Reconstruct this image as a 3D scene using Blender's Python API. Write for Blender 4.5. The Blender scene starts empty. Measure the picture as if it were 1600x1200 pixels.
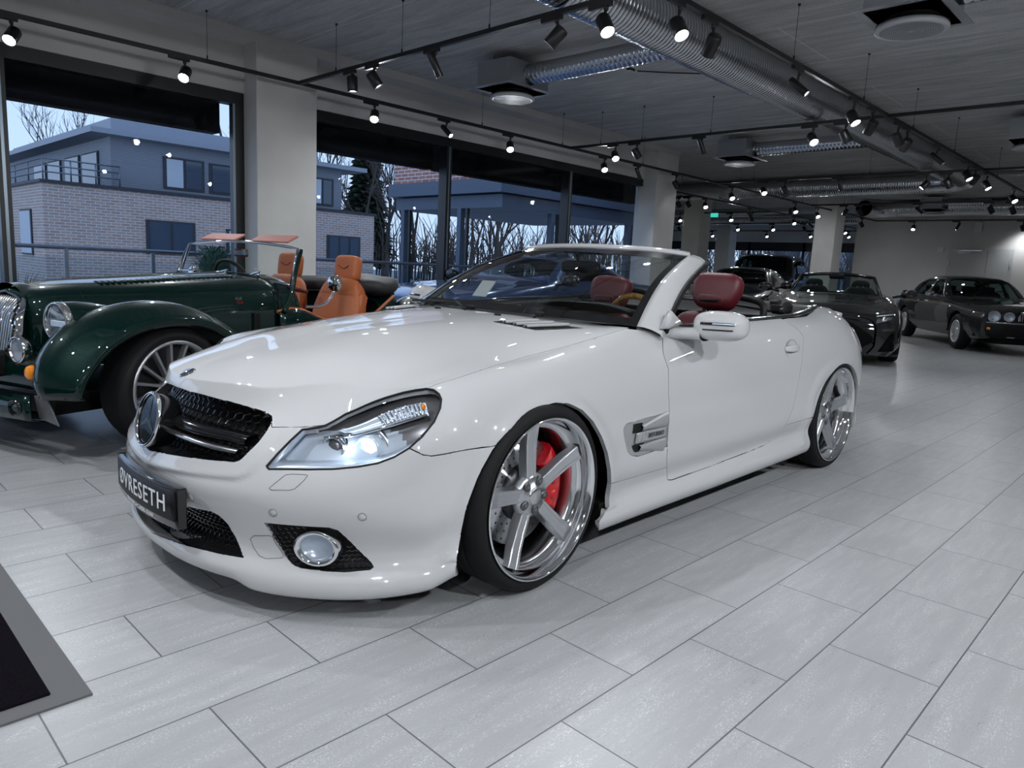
import bpy, bmesh, math, random
import numpy as np
from mathutils import Vector, Matrix
from mathutils.bvhtree import BVHTree
PI = math.pi
random.seed(7)
SC = bpy.context.scene
COL = SC.collection

# ---------------------------------------------------------------- materials
MATS = {}
def newmat(name):
    m = bpy.data.materials.new(name); m.use_nodes = True; MATS[name] = m
    nt = m.node_tree; return m, nt, nt.nodes['Principled BSDF']
def mat(name, col, rough=.5, metal=0., coat=0., spec=.5, emit=None, es=0., coat_rough=.03, sheen=0., coat_ior=1.5):
    m, nt, b = newmat(name)
    b.inputs['Base Color'].default_value = (*col, 1); b.inputs['Roughness'].default_value = rough; b.inputs['Metallic'].default_value = metal
    b.inputs['Coat Weight'].default_value = coat; b.inputs['Coat Roughness'].default_value = coat_rough
    b.inputs['Specular IOR Level'].default_value = spec; b.inputs['Coat IOR'].default_value = coat_ior
    if sheen: b.inputs['Sheen Weight'].default_value = sheen
    if emit: b.inputs['Emission Color'].default_value = (*emit, 1); b.inputs['Emission Strength'].default_value = es
    return m
def nd(nt, typ, **kw):
    n = nt.nodes.new(typ)
    for k, v in kw.items():
        if k in n.inputs: n.inputs[k].default_value = v
        else: setattr(n, k, v)
    return n
def lk(nt, a, b): nt.links.new(a, b)
def noisy(m, scale=20, amt=.25, bump=0., stretch=(1, 1, 1), detail=6, rough_amt=0.):
    """gentle mottling of a material's own colour, with optional fine relief"""
    nt = m.node_tree; b = nt.nodes['Principled BSDF']; tc = nd(nt, 'ShaderNodeTexCoord'); mp = nd(nt, 'ShaderNodeMapping'); mp.inputs['Scale'].default_value = stretch
    lk(nt, tc.outputs['Object'], mp.inputs['Vector'])
    n = nd(nt, 'ShaderNodeTexNoise', Scale=scale, Detail=detail); lk(nt, mp.outputs[0], n.inputs['Vector'])
    col = b.inputs['Base Color'].default_value[:3]
    r = nd(nt, 'ShaderNodeValToRGB'); r.color_ramp.elements[0].position = .3; r.color_ramp.elements[1].position = .7
    r.color_ramp.elements[0].color = (*[c*(1-amt) for c in col], 1); r.color_ramp.elements[1].color = (*[min(1, c*(1+amt)) for c in col], 1)
    lk(nt, n.outputs['Fac'], r.inputs[0]); lk(nt, r.outputs[0], b.inputs['Base Color'])
    if bump:
        bp = nd(nt, 'ShaderNodeBump', Strength=bump, Distance=.01); lk(nt, n.outputs['Fac'], bp.inputs['Height']); lk(nt, bp.outputs[0], b.inputs['Normal'])
    return m
def glassy(name, tint, ior=1.5, rough=0.0):
    """thin clear pane: lets tinted light straight through, mirrors by the viewing angle"""
    m = bpy.data.materials.new(name); m.use_nodes = True; MATS[name] = m; nt = m.node_tree; nt.nodes.clear()
    o = nd(nt, 'ShaderNodeOutputMaterial'); mx = nd(nt, 'ShaderNodeMixShader'); t = nd(nt, 'ShaderNodeBsdfTransparent'); g = nd(nt, 'ShaderNodeBsdfGlossy')
    t.inputs['Color'].default_value = (*tint, 1); g.inputs['Roughness'].default_value = rough; f0 = ((ior-1)/(ior+1))**2
    lw = nd(nt, 'ShaderNodeLayerWeight', Blend=.5); pw = nd(nt, 'ShaderNodeMath', operation='POWER'); pw.inputs[1].default_value = 5; lk(nt, lw.outputs['Facing'], pw.inputs[0])
    mp = nd(nt, 'ShaderNodeMapRange'); mp.inputs[3].default_value = f0; mp.inputs[4].default_value = 1; lk(nt, pw.outputs[0], mp.inputs[0])
    lk(nt, mp.outputs[0], mx.inputs[0]); lk(nt, t.outputs[0], mx.inputs[1]); lk(nt, g.outputs[0], mx.inputs[2]); lk(nt, mx.outputs[0], o.inputs['Surface'])
    return m

# ---------------------------------------------------------------- mesh building
class MB:
    """collects shapes; build() links them as ONE mesh object"""
    def __init__(s): s.v = []; s.f = []; s.m = []; s.sm = []
    def add(s, V, F, smooth=False, mi=0):
        o = len(s.v); s.v += [tuple(map(float, p)) for p in V]
        for f in F: s.f.append([i+o for i in f]); s.m.append(mi); s.sm.append(smooth)
        return s
    def box(s, c, d, M=None, mi=0, bev=0.):
        cx, cy, cz = c; x, y, z = d[0]/2, d[1]/2, d[2]/2
        if bev:
            b = min(bev, x*.9, y*.9, z*.9); V = []
            for sx in (-1, 1):
                for sy in (-1, 1):
                    for sz in (-1, 1):
                        V += [(sx*x, sy*(y-b), sz*(z-b)), (sx*(x-b), sy*y, sz*(z-b)), (sx*(x-b), sy*(y-b), sz*z)]
            bm = bmesh.new()
            for p in V: bm.verts.new(p)
            bmesh.ops.convex_hull(bm, input=bm.verts)
            bm.verts.index_update(); V = [p.co[:] for p in bm.verts]; F = [[q.index for q in f.verts] for f in bm.faces]; bm.free()
        else:
            V = [(a, b, e) for a in (-x, x) for b in (-y, y) for e in (-z, z)]
            F = [(0,1,3,2),(4,6,7,5),(0,4,5,1),(2,3,7,6),(0,2,6,4),(1,5,7,3)]
        if M is not None: V = [(M @ Vector(p))[:] for p in V]
        return s.add([(p[0]+cx, p[1]+cy, p[2]+cz) for p in V], F, False, mi)
    def bx(s, x0, x1, y0, y1, z0, z1, mi=0, bev=0.): return s.box(((x0+x1)/2, (y0+y1)/2, (z0+z1)/2), (abs(x1-x0), abs(y1-y0), abs(z1-z0)), None, mi, bev)
    def tube(s, pts, r, n=10, caps=True, closed=False, mi=0, smooth=True, flat=None):
        P = [Vector(p) for p in pts]; k = len(P); R = r if hasattr(r, '__len__') else [r]*k
        V = []; F = []; up = None
        for i in range(k):
            a = P[(i-1) % k] if (closed or i > 0) else P[i]; b = P[(i+1) % k] if (closed or i < k-1) else P[i]
            t = (b-a); t = t.normalized() if t.length > 1e-9 else Vector((0, 0, 1))
            if up is None:
                up = Vector((0, 0, 1)) if abs(t.z) < .9 else Vector((1, 0, 0))
            sd = t.cross(up)
            if sd.length < 1e-6: sd = t.orthogonal()
            sd.normalize(); u2 = sd.cross(t).normalized(); up = u2
            for j in range(n):
                an = 2*PI*j/n + (PI/n if n == 4 else 0); w = R[i]*(flat or 1)
                V.append(P[i] + sd*math.cos(an)*R[i] + u2*math.sin(an)*w)
        for i in range(k if closed else k-1):
            for j in range(n):
                a = i*n+j; b = i*n+(j+1) % n; c = ((i+1) % k)*n+(j+1) % n; d = ((i+1) % k)*n+j
                F.append((a, b, c, d))
        s.add(V, F, smooth and n > 4, mi)
        if caps and not closed:
            s.add(V[:n], [tuple(range(n))[::-1]], False, mi); s.add(V[-n:], [tuple(range(n))], False, mi)
        return s
    def cyl(s, a, b, r, r2=None, n=20, mi=0, caps=True): return s.tube([a, b], [r, r if r2 is None else r2], n, caps, False, mi)
    def lathe(s, prof, n=32, M=None, mi=0, smooth=True, arc=None):
        """profile of (radius, height) turned about z; M places it"""
        V = []; F = []; k = len(prof); full = arc is None; a0, a1 = (0, 2*PI) if full else arc; m = n if full else n+1
        for j in range(m):
            an = a0 + (a1-a0)*j/n
            for r, h in prof: V.append((r*math.cos(an), r*math.sin(an), h))
        for j in range(n):
            for i in range(k-1):
                F.append((j*k+i, ((j+1) % m)*k+i, ((j+1) % m)*k+i+1, j*k+i+1))
        if M is not None: V = [(M @ Vector(p))[:] for p in V]
        return s.add(V, F, smooth, mi)
    def prism(s, poly, z0, z1, M=None, mi=0):
        """polygon in xy pushed from z0 to z1"""
        n = len(poly); V = [(x, y, z0) for x, y in poly] + [(x, y, z1) for x, y in poly]
        F = [tuple(range(n))[::-1], tuple(range(n, 2*n))] + [(i, (i+1) % n, n+(i+1) % n, n+i) for i in range(n)]
        if M is not None: V = [(M @ Vector(p))[:] for p in V]
        return s.add(V, F, False, mi)
    def grid(s, G, smooth=True, mi=0, closeu=False, closev=False):
        G = np.array(G, float); a, b = G.shape[:2]; V = G.reshape(-1, 3); F = []
        for i in range(a if closeu else a-1):
            for j in range(b if closev else b-1):
                F.append((i*b+j, ((i+1) % a)*b+j, ((i+1) % a)*b+(j+1) % b, i*b+(j+1) % b))
        return s.add(V, F, smooth, mi)
    def ball(s, c, r, n=16, m=10, mi=0, M=None):
        r = r if hasattr(r, '__len__') else (r, r, r); V = []; F = []
        for i in range(m+1):
            th = PI*i/m
            for j in range(n):
                ph = 2*PI*j/n; p = Vector((r[0]*math.sin(th)*math.cos(ph), r[1]*math.sin(th)*math.sin(ph), r[2]*math.cos(th)))
                if M is not None: p = M @ p
                V.append((p[0]+c[0], p[1]+c[1], p[2]+c[2]))
        for i in range(m):
            for j in range(n): F.append((i*n+j, (i+1)*n+j, (i+1)*n+(j+1) % n, i*n+(j+1) % n))
        return s.add(V, F, True, mi)
    def xform(s, M): s.v = [(M @ Vector(p))[:] for p in s.v]; return s
    def mirrored(s):
        q = MB(); q.v = [(x, -y, z) for x, y, z in s.v]; q.f = [f[::-1] for f in s.f]; q.m = list(s.m); q.sm = list(s.sm); return q
    def join(s, o):
        k = len(s.v); s.v += o.v; s.f += [[i+k for i in f] for f in o.f]; s.m += o.m; s.sm += o.sm; return s
    def build(s, name, mats, parent=None, bevel=0., subd=0, loc=None, rot=None, fix=True, solid=0.):
        me = bpy.data.meshes.new(name); me.from_pydata(s.v, [], s.f); mats = mats if isinstance(mats, (list, tuple)) else [mats]
        for m in mats: me.materials.append(MATS[m] if isinstance(m, str) else m)
        if len(me.polygons) == len(s.m):
            me.polygons.foreach_set('material_index', s.m); me.polygons.foreach_set('use_smooth', s.sm)
        if fix:
            bm = bmesh.new(); bm.from_mesh(me); bmesh.ops.remove_doubles(bm, verts=bm.verts, dist=1e-5); bmesh.ops.recalc_face_normals(bm, faces=bm.faces); bm.to_mesh(me); bm.free()
        me.update()
        o = bpy.data.objects.new(name, me); COL.objects.link(o)
        if parent is not None: o.parent = parent
        if loc is not None: o.location = loc
        if rot is not None: o.rotation_euler = rot
        if solid: d = o.modifiers.new('s', 'SOLIDIFY'); d.thickness = solid; d.offset = 0
        if bevel: d = o.modifiers.new('b', 'BEVEL'); d.width = bevel; d.segments = 2; d.limit_method = 'ANGLE'; d.angle_limit = .6; d.harden_normals = False
        if subd: d = o.modifiers.new('u', 'SUBSURF'); d.levels = subd; d.render_levels = subd
        return o
def thing(name, label, cat, loc=(0, 0, 0), rz=0., group=None, kind=None):
    o = bpy.data.objects.new(name, None); COL.objects.link(o); o.location = loc; o.rotation_euler = (0, 0, rz); o.empty_display_size = .1
    return tag(o, label, cat, group, kind)
def tag(o, label=None, cat=None, group=None, kind=None):
    if label: o['label'] = label
    if cat: o['category'] = cat
    if group: o['group'] = group
    if kind: o['kind'] = kind
    return o
def node(name, parent, loc=(0, 0, 0), rot=(0, 0, 0)):
    o = bpy.data.objects.new(name, None); COL.objects.link(o); o.parent = parent; o.location = loc; o.rotation_euler = rot; o.empty_display_size = .05; return o
def struct(o, label=None): o['kind'] = 'structure'; o['label'] = label or o.name.replace('_', ' '); return o
def copy_tree(o, parent=None):
    c = o.copy(); COL.objects.link(c)
    if parent is not None: c.parent = parent
    for ch in list(o.children): copy_tree(ch, c)
    return c
def Mx(loc=(0, 0, 0), rx=0, ry=0, rz=0, sc=1):
    return Matrix.Translation(loc) @ Matrix.Rotation(rz, 4, 'Z') @ Matrix.Rotation(ry, 4, 'Y') @ Matrix.Rotation(rx, 4, 'X') @ Matrix.Diagonal((sc, sc, sc, 1))
def axM(loc, zdir, xhint=(1, 0, 0)):
    z = Vector(zdir).normalized(); x = Vector(xhint); x = (x - z*x.dot(z))
    if x.length < 1e-5: x = z.orthogonal()
    x.normalize(); y = z.cross(x); M = Matrix((x, y, z)).transposed().to_4x4(); M.translation = Vector(loc); return M
def text_mb(body, size, depth=.001, M=None, align='CENTER', sp=1., warp=None):
    cu = bpy.data.curves.new('lettering', 'FONT'); cu.body = body; cu.size = size; cu.extrude = depth; cu.align_x = align; cu.align_y = 'CENTER'; cu.space_character = sp; cu.resolution_u = 3
    ob = bpy.data.objects.new('lettering', cu); me = ob.to_mesh(); V = [v.co.copy() for v in me.vertices]; F = [tuple(p.vertices) for p in me.polygons]
    if warp: V = [Vector(warp(p)) for p in V]
    if M is not None: V = [M @ p for p in V]
    ob.to_mesh_clear(); bpy.data.objects.remove(ob); bpy.data.curves.remove(cu)
    return MB().add(V, F)
def rrect(w, h, r, n=4):
    P = []
    for cx, cy, a in ((w/2-r, h/2-r, 0), (-w/2+r, h/2-r, 90), (-w/2+r, -h/2+r, 180), (w/2-r, -h/2+r, 270)):
        for k in range(n+1):
            t = math.radians(a+90*k/n); P.append((cx+r*math.cos(t), cy+r*math.sin(t)))
    return P
def inside(poly, x, y):
    c = False; n = len(poly); j = n-1
    for i in range(n):
        xi, yi = poly[i]; xj, yj = poly[j]
        if (yi > y) != (yj > y) and x < (xj-xi)*(y-yi)/(yj-yi)+xi: c = not c
        j = i
    return c

# ---------------------------------------------------------------- camera (1600 x 1200 frame)
cam = bpy.data.cameras.new('camera'); camo = bpy.data.objects.new('camera', cam); COL.objects.link(camo); SC.camera = camo
cam.sensor_fit = 'HORIZONTAL'; cam.sensor_width = 36; cam.lens = 1123.2657/1600*36; cam.shift_x = -2.31/1600; cam.shift_y = -.8/1600; cam.clip_start = .05; cam.clip_end = 400
_R = [[0.697992, -0.714385, 0.04962], [-0.080147, -0.146787, -0.985916], [0.711607, 0.684184, -0.159712]]
camo.matrix_world = Matrix(((_R[0][0], -_R[1][0], -_R[2][0], -1.6508), (_R[0][1], -_R[1][1], -_R[2][1], -.3923), (_R[0][2], -_R[1][2], -_R[2][2], 1.0815), (0, 0, 0, 1)))

# ---------------------------------------------------------------- smooth curve tools
def pchip(xs, ys, xq):
    xs = np.array(xs, float); ys = np.array(ys, float); xq = np.clip(np.array(xq, float), xs[0], xs[-1])
    h = np.diff(xs); dl = np.diff(ys) / h; n = len(xs)
    m = np.zeros(n)
    if n == 2: m[:] = dl[0]
    else:
        for i in range(1, n - 1):
            if dl[i-1] * dl[i] > 0:
                w1 = 2*h[i] + h[i-1]; w2 = h[i] + 2*h[i-1]
                m[i] = (w1 + w2) / (w1/dl[i-1] + w2/dl[i])
        m[0] = dl[0]; m[-1] = dl[-1]
    k = np.clip(np.searchsorted(xs, xq, side='right') - 1, 0, n - 2)
    t = (xq - xs[k]) / h[k]
    return ((2*t**3 - 3*t**2 + 1) * ys[k] + (t**3 - 2*t**2 + t) * h[k] * m[k] + (-2*t**3 + 3*t**2) * ys[k+1] + (t**3 - t**2) * h[k] * m[k+1])

def spline(ts, P, tq):
    """natural cubic spline through points P (n, d) at parameters ts"""
    ts = np.array(ts, float); P = np.array(P, float); tq = np.array(tq, float); n = len(ts)
    h = np.diff(ts); A = np.zeros((n, n)); B = np.zeros((n, P.shape[1]))
    A[0, 0] = A[-1, -1] = 1
    for i in range(1, n - 1):
        A[i, i-1] = h[i-1]; A[i, i] = 2*(h[i-1] + h[i]); A[i, i+1] = h[i]
        B[i] = 6*((P[i+1] - P[i])/h[i] - (P[i] - P[i-1])/h[i-1])
    M = np.linalg.solve(A, B)
    k = np.clip(np.searchsorted(ts, tq, side='right') - 1, 0, n - 2)
    hk = h[k][:, None]; a = (ts[k+1] - tq)[:, None]; b = (tq - ts[k])[:, None]
    return M[k]*a**3/(6*hk) + M[k+1]*b**3/(6*hk) + (P[k]/hk - M[k]*hk/6)*a + (P[k+1]/hk - M[k+1]*hk/6)*b

def chord(P, power=1.0):
    P = np.array(P, float)
    return np.concatenate([[0], np.cumsum(np.linalg.norm(np.diff(P, axis=0), axis=1)**power)])

def curve(P, n):
    """n points evenly spread along a smooth curve through P"""
    t = chord(P); tq = np.linspace(0, t[-1], n); return spline(t, P, tq)

# ---------------------------------------------------------------- white convertible: outer surface (half, y is the distance from the centre line)
PLAN = [(-.925,0),(-.915,.20),(-.868,.38),(-.79,.52),(-.68,.65),(-.565,.76),(-.45,.842),(-.34,.883),(-.18,.899),(0,.903),(.2,.902),(.38,.898),
        (.72,.893),(1.1,.90),(1.5,.905),(1.9,.91),(2.2,.915),(2.52,.913),(2.88,.897),(3.12,.828),(3.33,.66),(3.47,.38),(3.53,0)]
# rows from the underside up: (column, inward offset, height)
ROWS = [
 [(0,.10,.125),(2,.10,.10),(4,.09,.085),(7,.06,.12),(9,.10,.125),(12,.10,.12),(16,.10,.14),(19,.08,.20),(22,.08,.22)],
 [(0,.0,.120),(1.6,.006,.118),(2.2,.010,.112),(2.7,.004,.092),(4,.0,.086),(6,.0,.112),(7,.004,.15),(9,.02,.13),(11,.028,.118),(12,.022,.122),(15,.022,.140),(17,.03,.15),(19,.0,.21),(22,.0,.23)],
 [(0,-.006,.160),(2,-.004,.150),(4,-.008,.140),(6,-.010,.160),(7,-.012,.190),(9,.006,.185),(11,-.004,.172),(12,-.006,.178),(15,-.006,.200),(17,.01,.20),(19,.0,.28),(22,-.01,.30)],
 [(0,.020,.200),(2,.026,.190),(4,.036,.180),(6,.022,.205),(7,.012,.235),(9,.016,.235),(11,.026,.225),(12,.030,.228),(15,.030,.252),(17,.01,.27),(19,.01,.36),(22,.0,.38)],
 [(0,.016,.30),(2,.016,.29),(4,.018,.29),(6,.004,.31),(7,.004,.34),(9,.006,.34),(11,.014,.31),(12,.016,.31),(15,.012,.33),(17,.002,.36),(19,.005,.45),(22,.0,.47)],
 [(0,-.012,.40),(2,-.008,.395),(4,-.006,.385),(6,.0,.40),(7,.002,.43),(9,.002,.43),(11,.008,.40),(12,.008,.40),(15,.004,.42),(17,.0,.46),(19,.0,.54),(22,.0,.56)],
 [(0,.012,.455),(2,.02,.452),(4,.020,.46),(6,.006,.49),(7,.004,.52),(9,.002,.52),(11,.002,.49),(12,.002,.49),(15,.0,.52),(17,.002,.56),(19,.01,.62),(22,.01,.64)],
 [(0,.04,.535),(2,.06,.525),(4,.082,.532),(5,.06,.56),(6,.028,.58),(7,.02,.60),(9,.02,.615),(11,.012,.60),(12,.008,.60),(15,.004,.62),(17,.012,.67),(19,.03,.70),(22,.03,.72)],
 [(0,.082,.612),(2,.115,.588),(4,.15,.592),(5,.12,.622),(6,.086,.645),(7,.068,.672),(9,.07,.70),(11,.05,.712),(12,.032,.71),(13,.026,.712),(15,.02,.73),(17,.04,.78),(19,.07,.775),(22,.03,.75)],
 [(0,.088,.646),(2,.142,.628),(4,.212,.645),(5,.17,.668),(6,.137,.690),(7,.127,.713),(9,.13,.745),(11,.11,.785),(12,.085,.80),(13,.055,.80),(15,.05,.825),(17,.095,.868),(19,.12,.835),(22,.05,.79)],
 [(0,.099,.668),(2,.162,.650),(4,.262,.675),(5,.222,.69),(6,.197,.705),(7,.198,.725),(9,.21,.765),(11,.21,.815),(12,.19,.857),(13,.115,.868),(15,.11,.889),(16,.15,.905),(17,.20,.934),(18,.22,.928),(19,.22,.888),(22,.09,.82)],
]
HX = [-.95,-.83,-.70,-.55,-.36,0,.35,.72,.9]
HY = [0,.15,.30,.45,.60,.70,.80]
HZ = [[.60,.598,.57,.51,.43,.36,.3],
      [.670,.666,.640,.575,.50,.44,.37],
      [.721,.719,.690,.625,.56,.51,.45],
      [.757,.757,.740,.678,.622,.585,.53],
      [.795,.796,.780,.745,.712,.698,.66],
      [.838,.840,.832,.812,.783,.758,.72],
      [.868,.869,.864,.850,.827,.806,.77],
      [.886,.886,.882,.874,.866,.858,.82],
      [.893,.893,.89,.885,.879,.872,.84]]
DX = [2.0,2.2,2.52,2.85,3.1,3.33,3.55]
DY = [0,.3,.55,.72,.85]
DZ = [[.94,.938,.93,.90,.87],[.942,.94,.934,.908,.87],[.948,.946,.942,.932,.90],[.944,.942,.936,.922,.89],[.915,.913,.905,.886,.85],[.875,.872,.862,.842,.80],[.84,.835,.82,.79,.76]]

def table2d(X, Y, Z, x, y):
    x = np.array(x, float).ravel(); y = np.array(y, float).ravel()
    x = np.clip(x, X[0], X[-1]); y = np.clip(np.abs(y), Y[0], Y[-1])
    rows = np.stack([spline(Y, np.array(r)[:, None], y)[:, 0] for r in Z])      # (nx, n): value of every table row at y
    X = np.array(X, float); out = np.empty(len(x)); n = len(X)
    h = np.diff(X); A = np.zeros((n, n)); A[0, 0] = A[-1, -1] = 1; B = np.zeros((n, rows.shape[1]))
    for i in range(1, n - 1):
        A[i, i-1] = h[i-1]; A[i, i] = 2*(h[i-1]+h[i]); A[i, i+1] = h[i]
        B[i] = 6*((rows[i+1]-rows[i])/h[i] - (rows[i]-rows[i-1])/h[i-1])
    M = np.linalg.solve(A, B); k = np.clip(np.searchsorted(X, x, side='right')-1, 0, n-2); j = np.arange(len(x))
    hk = h[k]; a = X[k+1]-x; b = x-X[k]
    return M[k, j]*a**3/(6*hk)+M[k+1, j]*b**3/(6*hk)+(rows[k, j]/hk-M[k, j]*hk/6)*a+(rows[k+1, j]/hk-M[k+1, j]*hk/6)*b

def hood_z(x, y): return table2d(HX, HY, HZ, x, y)
def deck_z(x, y): return table2d(DX, DY, DZ, x, y)

def body_surface(nc=10, nr=8, nh=26, relief=None):
    """half of the outer skin (y >= 0): vertices (n,3), quads"""
    P = np.array(PLAN); tc = chord(P); ncol = len(P)
    cq = np.concatenate([np.linspace(k, k+1, nc, endpoint=False) for k in range(ncol-1)] + [[ncol-1]])
    tq = np.interp(cq, np.arange(ncol), tc)
    # mirror the curve at both ends so that it crosses the centre line square
    Pm = np.concatenate([P[:0:-1]*[1,-1], P, P[-2::-1]*[1,-1]]); tm = chord(Pm); off = tm[ncol-1]
    base = spline(tm, Pm, tq+off); e = 1e-3
    tan = spline(tm, Pm, tq+off+e) - spline(tm, Pm, tq+off-e); tan /= np.linalg.norm(tan, axis=1)[:, None]
    nrm = np.stack([-tan[:, 1], tan[:, 0]], 1)                                   # points away from the centre
    nrm *= np.sign((nrm*(base-[1.3, 0])).sum(1))[:, None]
    base[0, 1] = 0; base[-1, 1] = 0
    rows = []
    for r in ROWS:
        r = np.array(r + [(-r[1][0],) + r[1][1:]] + [(2*22-r[-2][0],) + r[-2][1:]]); r = r[np.argsort(r[:, 0])]
        d = pchip(r[:, 0], r[:, 1], cq); z = pchip(r[:, 0], r[:, 2], cq)
        xy = base - nrm*d[:, None]; xy[:, 1] = np.maximum(xy[:, 1], 0); xy[0, 1] = xy[-1, 1] = 0
        rows.append(np.column_stack([xy, z]))
    rows = np.array(rows)                                                         # (nrow, ncols, 3)
    top = rows[-1]
    ih = int(12*nc)                                                               # the hood borders columns 0..12
    idk = int(16*nc)
    top[:ih+1, 2] = hood_z(top[:ih+1, 0], top[:ih+1, 1])
    nrow = len(rows)
    G = []
    for j in range(len(cq)):
        p = rows[:, j]; t = chord(p); t += np.arange(nrow)*1e-6
        tq2 = np.concatenate([np.linspace(t[k], t[k+1], nr, endpoint=False) for k in range(nrow-1)] + [[t[-1]]])
        G.append(spline(t, p, tq2))
    G = np.array(G)                                                               # (ncols, m, 3)
    # raised band round the grille and rolled lips round the wheel arches
    if relief is not None:
        for poly, d, xr, zr, h, w0, w1 in relief:
            d = np.array(d, float); d /= np.linalg.norm(d); e1 = np.cross(d, [0, 0, 1.]); e1 /= np.linalg.norm(e1); e2 = np.cross(d, e1); Q = np.array(poly); Q = np.stack([Q@e1, Q@e2], 1)
            P3 = G.reshape(-1, 3); sel = np.where((P3[:, 0] > xr[0]) & (P3[:, 0] < xr[1]) & (P3[:, 2] > zr[0]) & (P3[:, 2] < zr[1]))[0]; U = np.stack([P3[sel]@e1, P3[sel]@e2], 1)
            dm = np.full(len(sel), 9.)
            for a, b in zip(Q, np.roll(Q, -1, 0)):
                L = max(1e-9, (b-a)@(b-a)); t = np.clip(((U-a)@(b-a))/L, 0, 1); dm = np.minimum(dm, np.linalg.norm(U-(a+t[:, None]*(b-a)), axis=1))
            s = np.clip((w1-dm)/(w1-w0), 0, 1); s = s*s*(3-2*s); edge = np.clip((zr[1]-P3[sel, 2])/.03, 0, 1)
            pl = np.array(base)[:, None, :].repeat(G.shape[1], 1).reshape(-1, 2)[sel]; nn = np.array(nrm)[:, None, :].repeat(G.shape[1], 1).reshape(-1, 2)[sel]
            G.reshape(-1, 3)[sel, :2] += nn*(h*s*edge)[:, None]
        G[0, :, 1] = 0
    V = [tuple(v) for v in G.reshape(-1, 3)]; m = G.shape[1]; F = []; tag = []
    for j in range(G.shape[0]-1):
        for i in range(m-1):
            F.append((j*m+i, j*m+i+1, (j+1)*m+i+1, (j+1)*m+i))
    def cap(j0, j1, xq, hz):
        n = nh; prev = None
        for j in range(j0, j1+1):
            a = G[j, -1]; s = np.linspace(0, 1, n+1)[1:]; s = s
            x = a[0] + (xq[j-j0]-a[0])*s; y = a[1]*(1-s); z = hz(x, y)
            z0 = hz(a[:1], a[1:2])[0]; z = z + (a[2]-z0)*(1-s)**3
            ids = [j*m+m-1]
            for k in range(n): ids.append(len(V)); V.append((x[k], y[k], z[k]))
            if prev:
                for k in range(n):
                    q = [prev[k], prev[k+1], ids[k+1], ids[k]]
                    F.append(tuple(q))
            prev = ids
    kx = [0,1,2,3,4,5,6,7,8,9,10,11,12]
    xq = pchip([0,1,2,3,4,5,6,7,8,9,10,11,12], [G[0,-1,0]+.001,-.765,-.70,-.60,-.52,-.45,-.39,-.33,-.17,.01,.21,.39,.73], cq[:ih+1])
    cap(0, ih, xq, hood_z)
    xq2 = pchip([16,17,18,19,20,21,22], [2.32,2.52,2.8,3.05,3.22,3.36,G[-1,-1,0]-.001], cq[idk:])
    cap(idk, len(cq)-1, xq2, deck_z)
    return np.array(V), F

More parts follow.
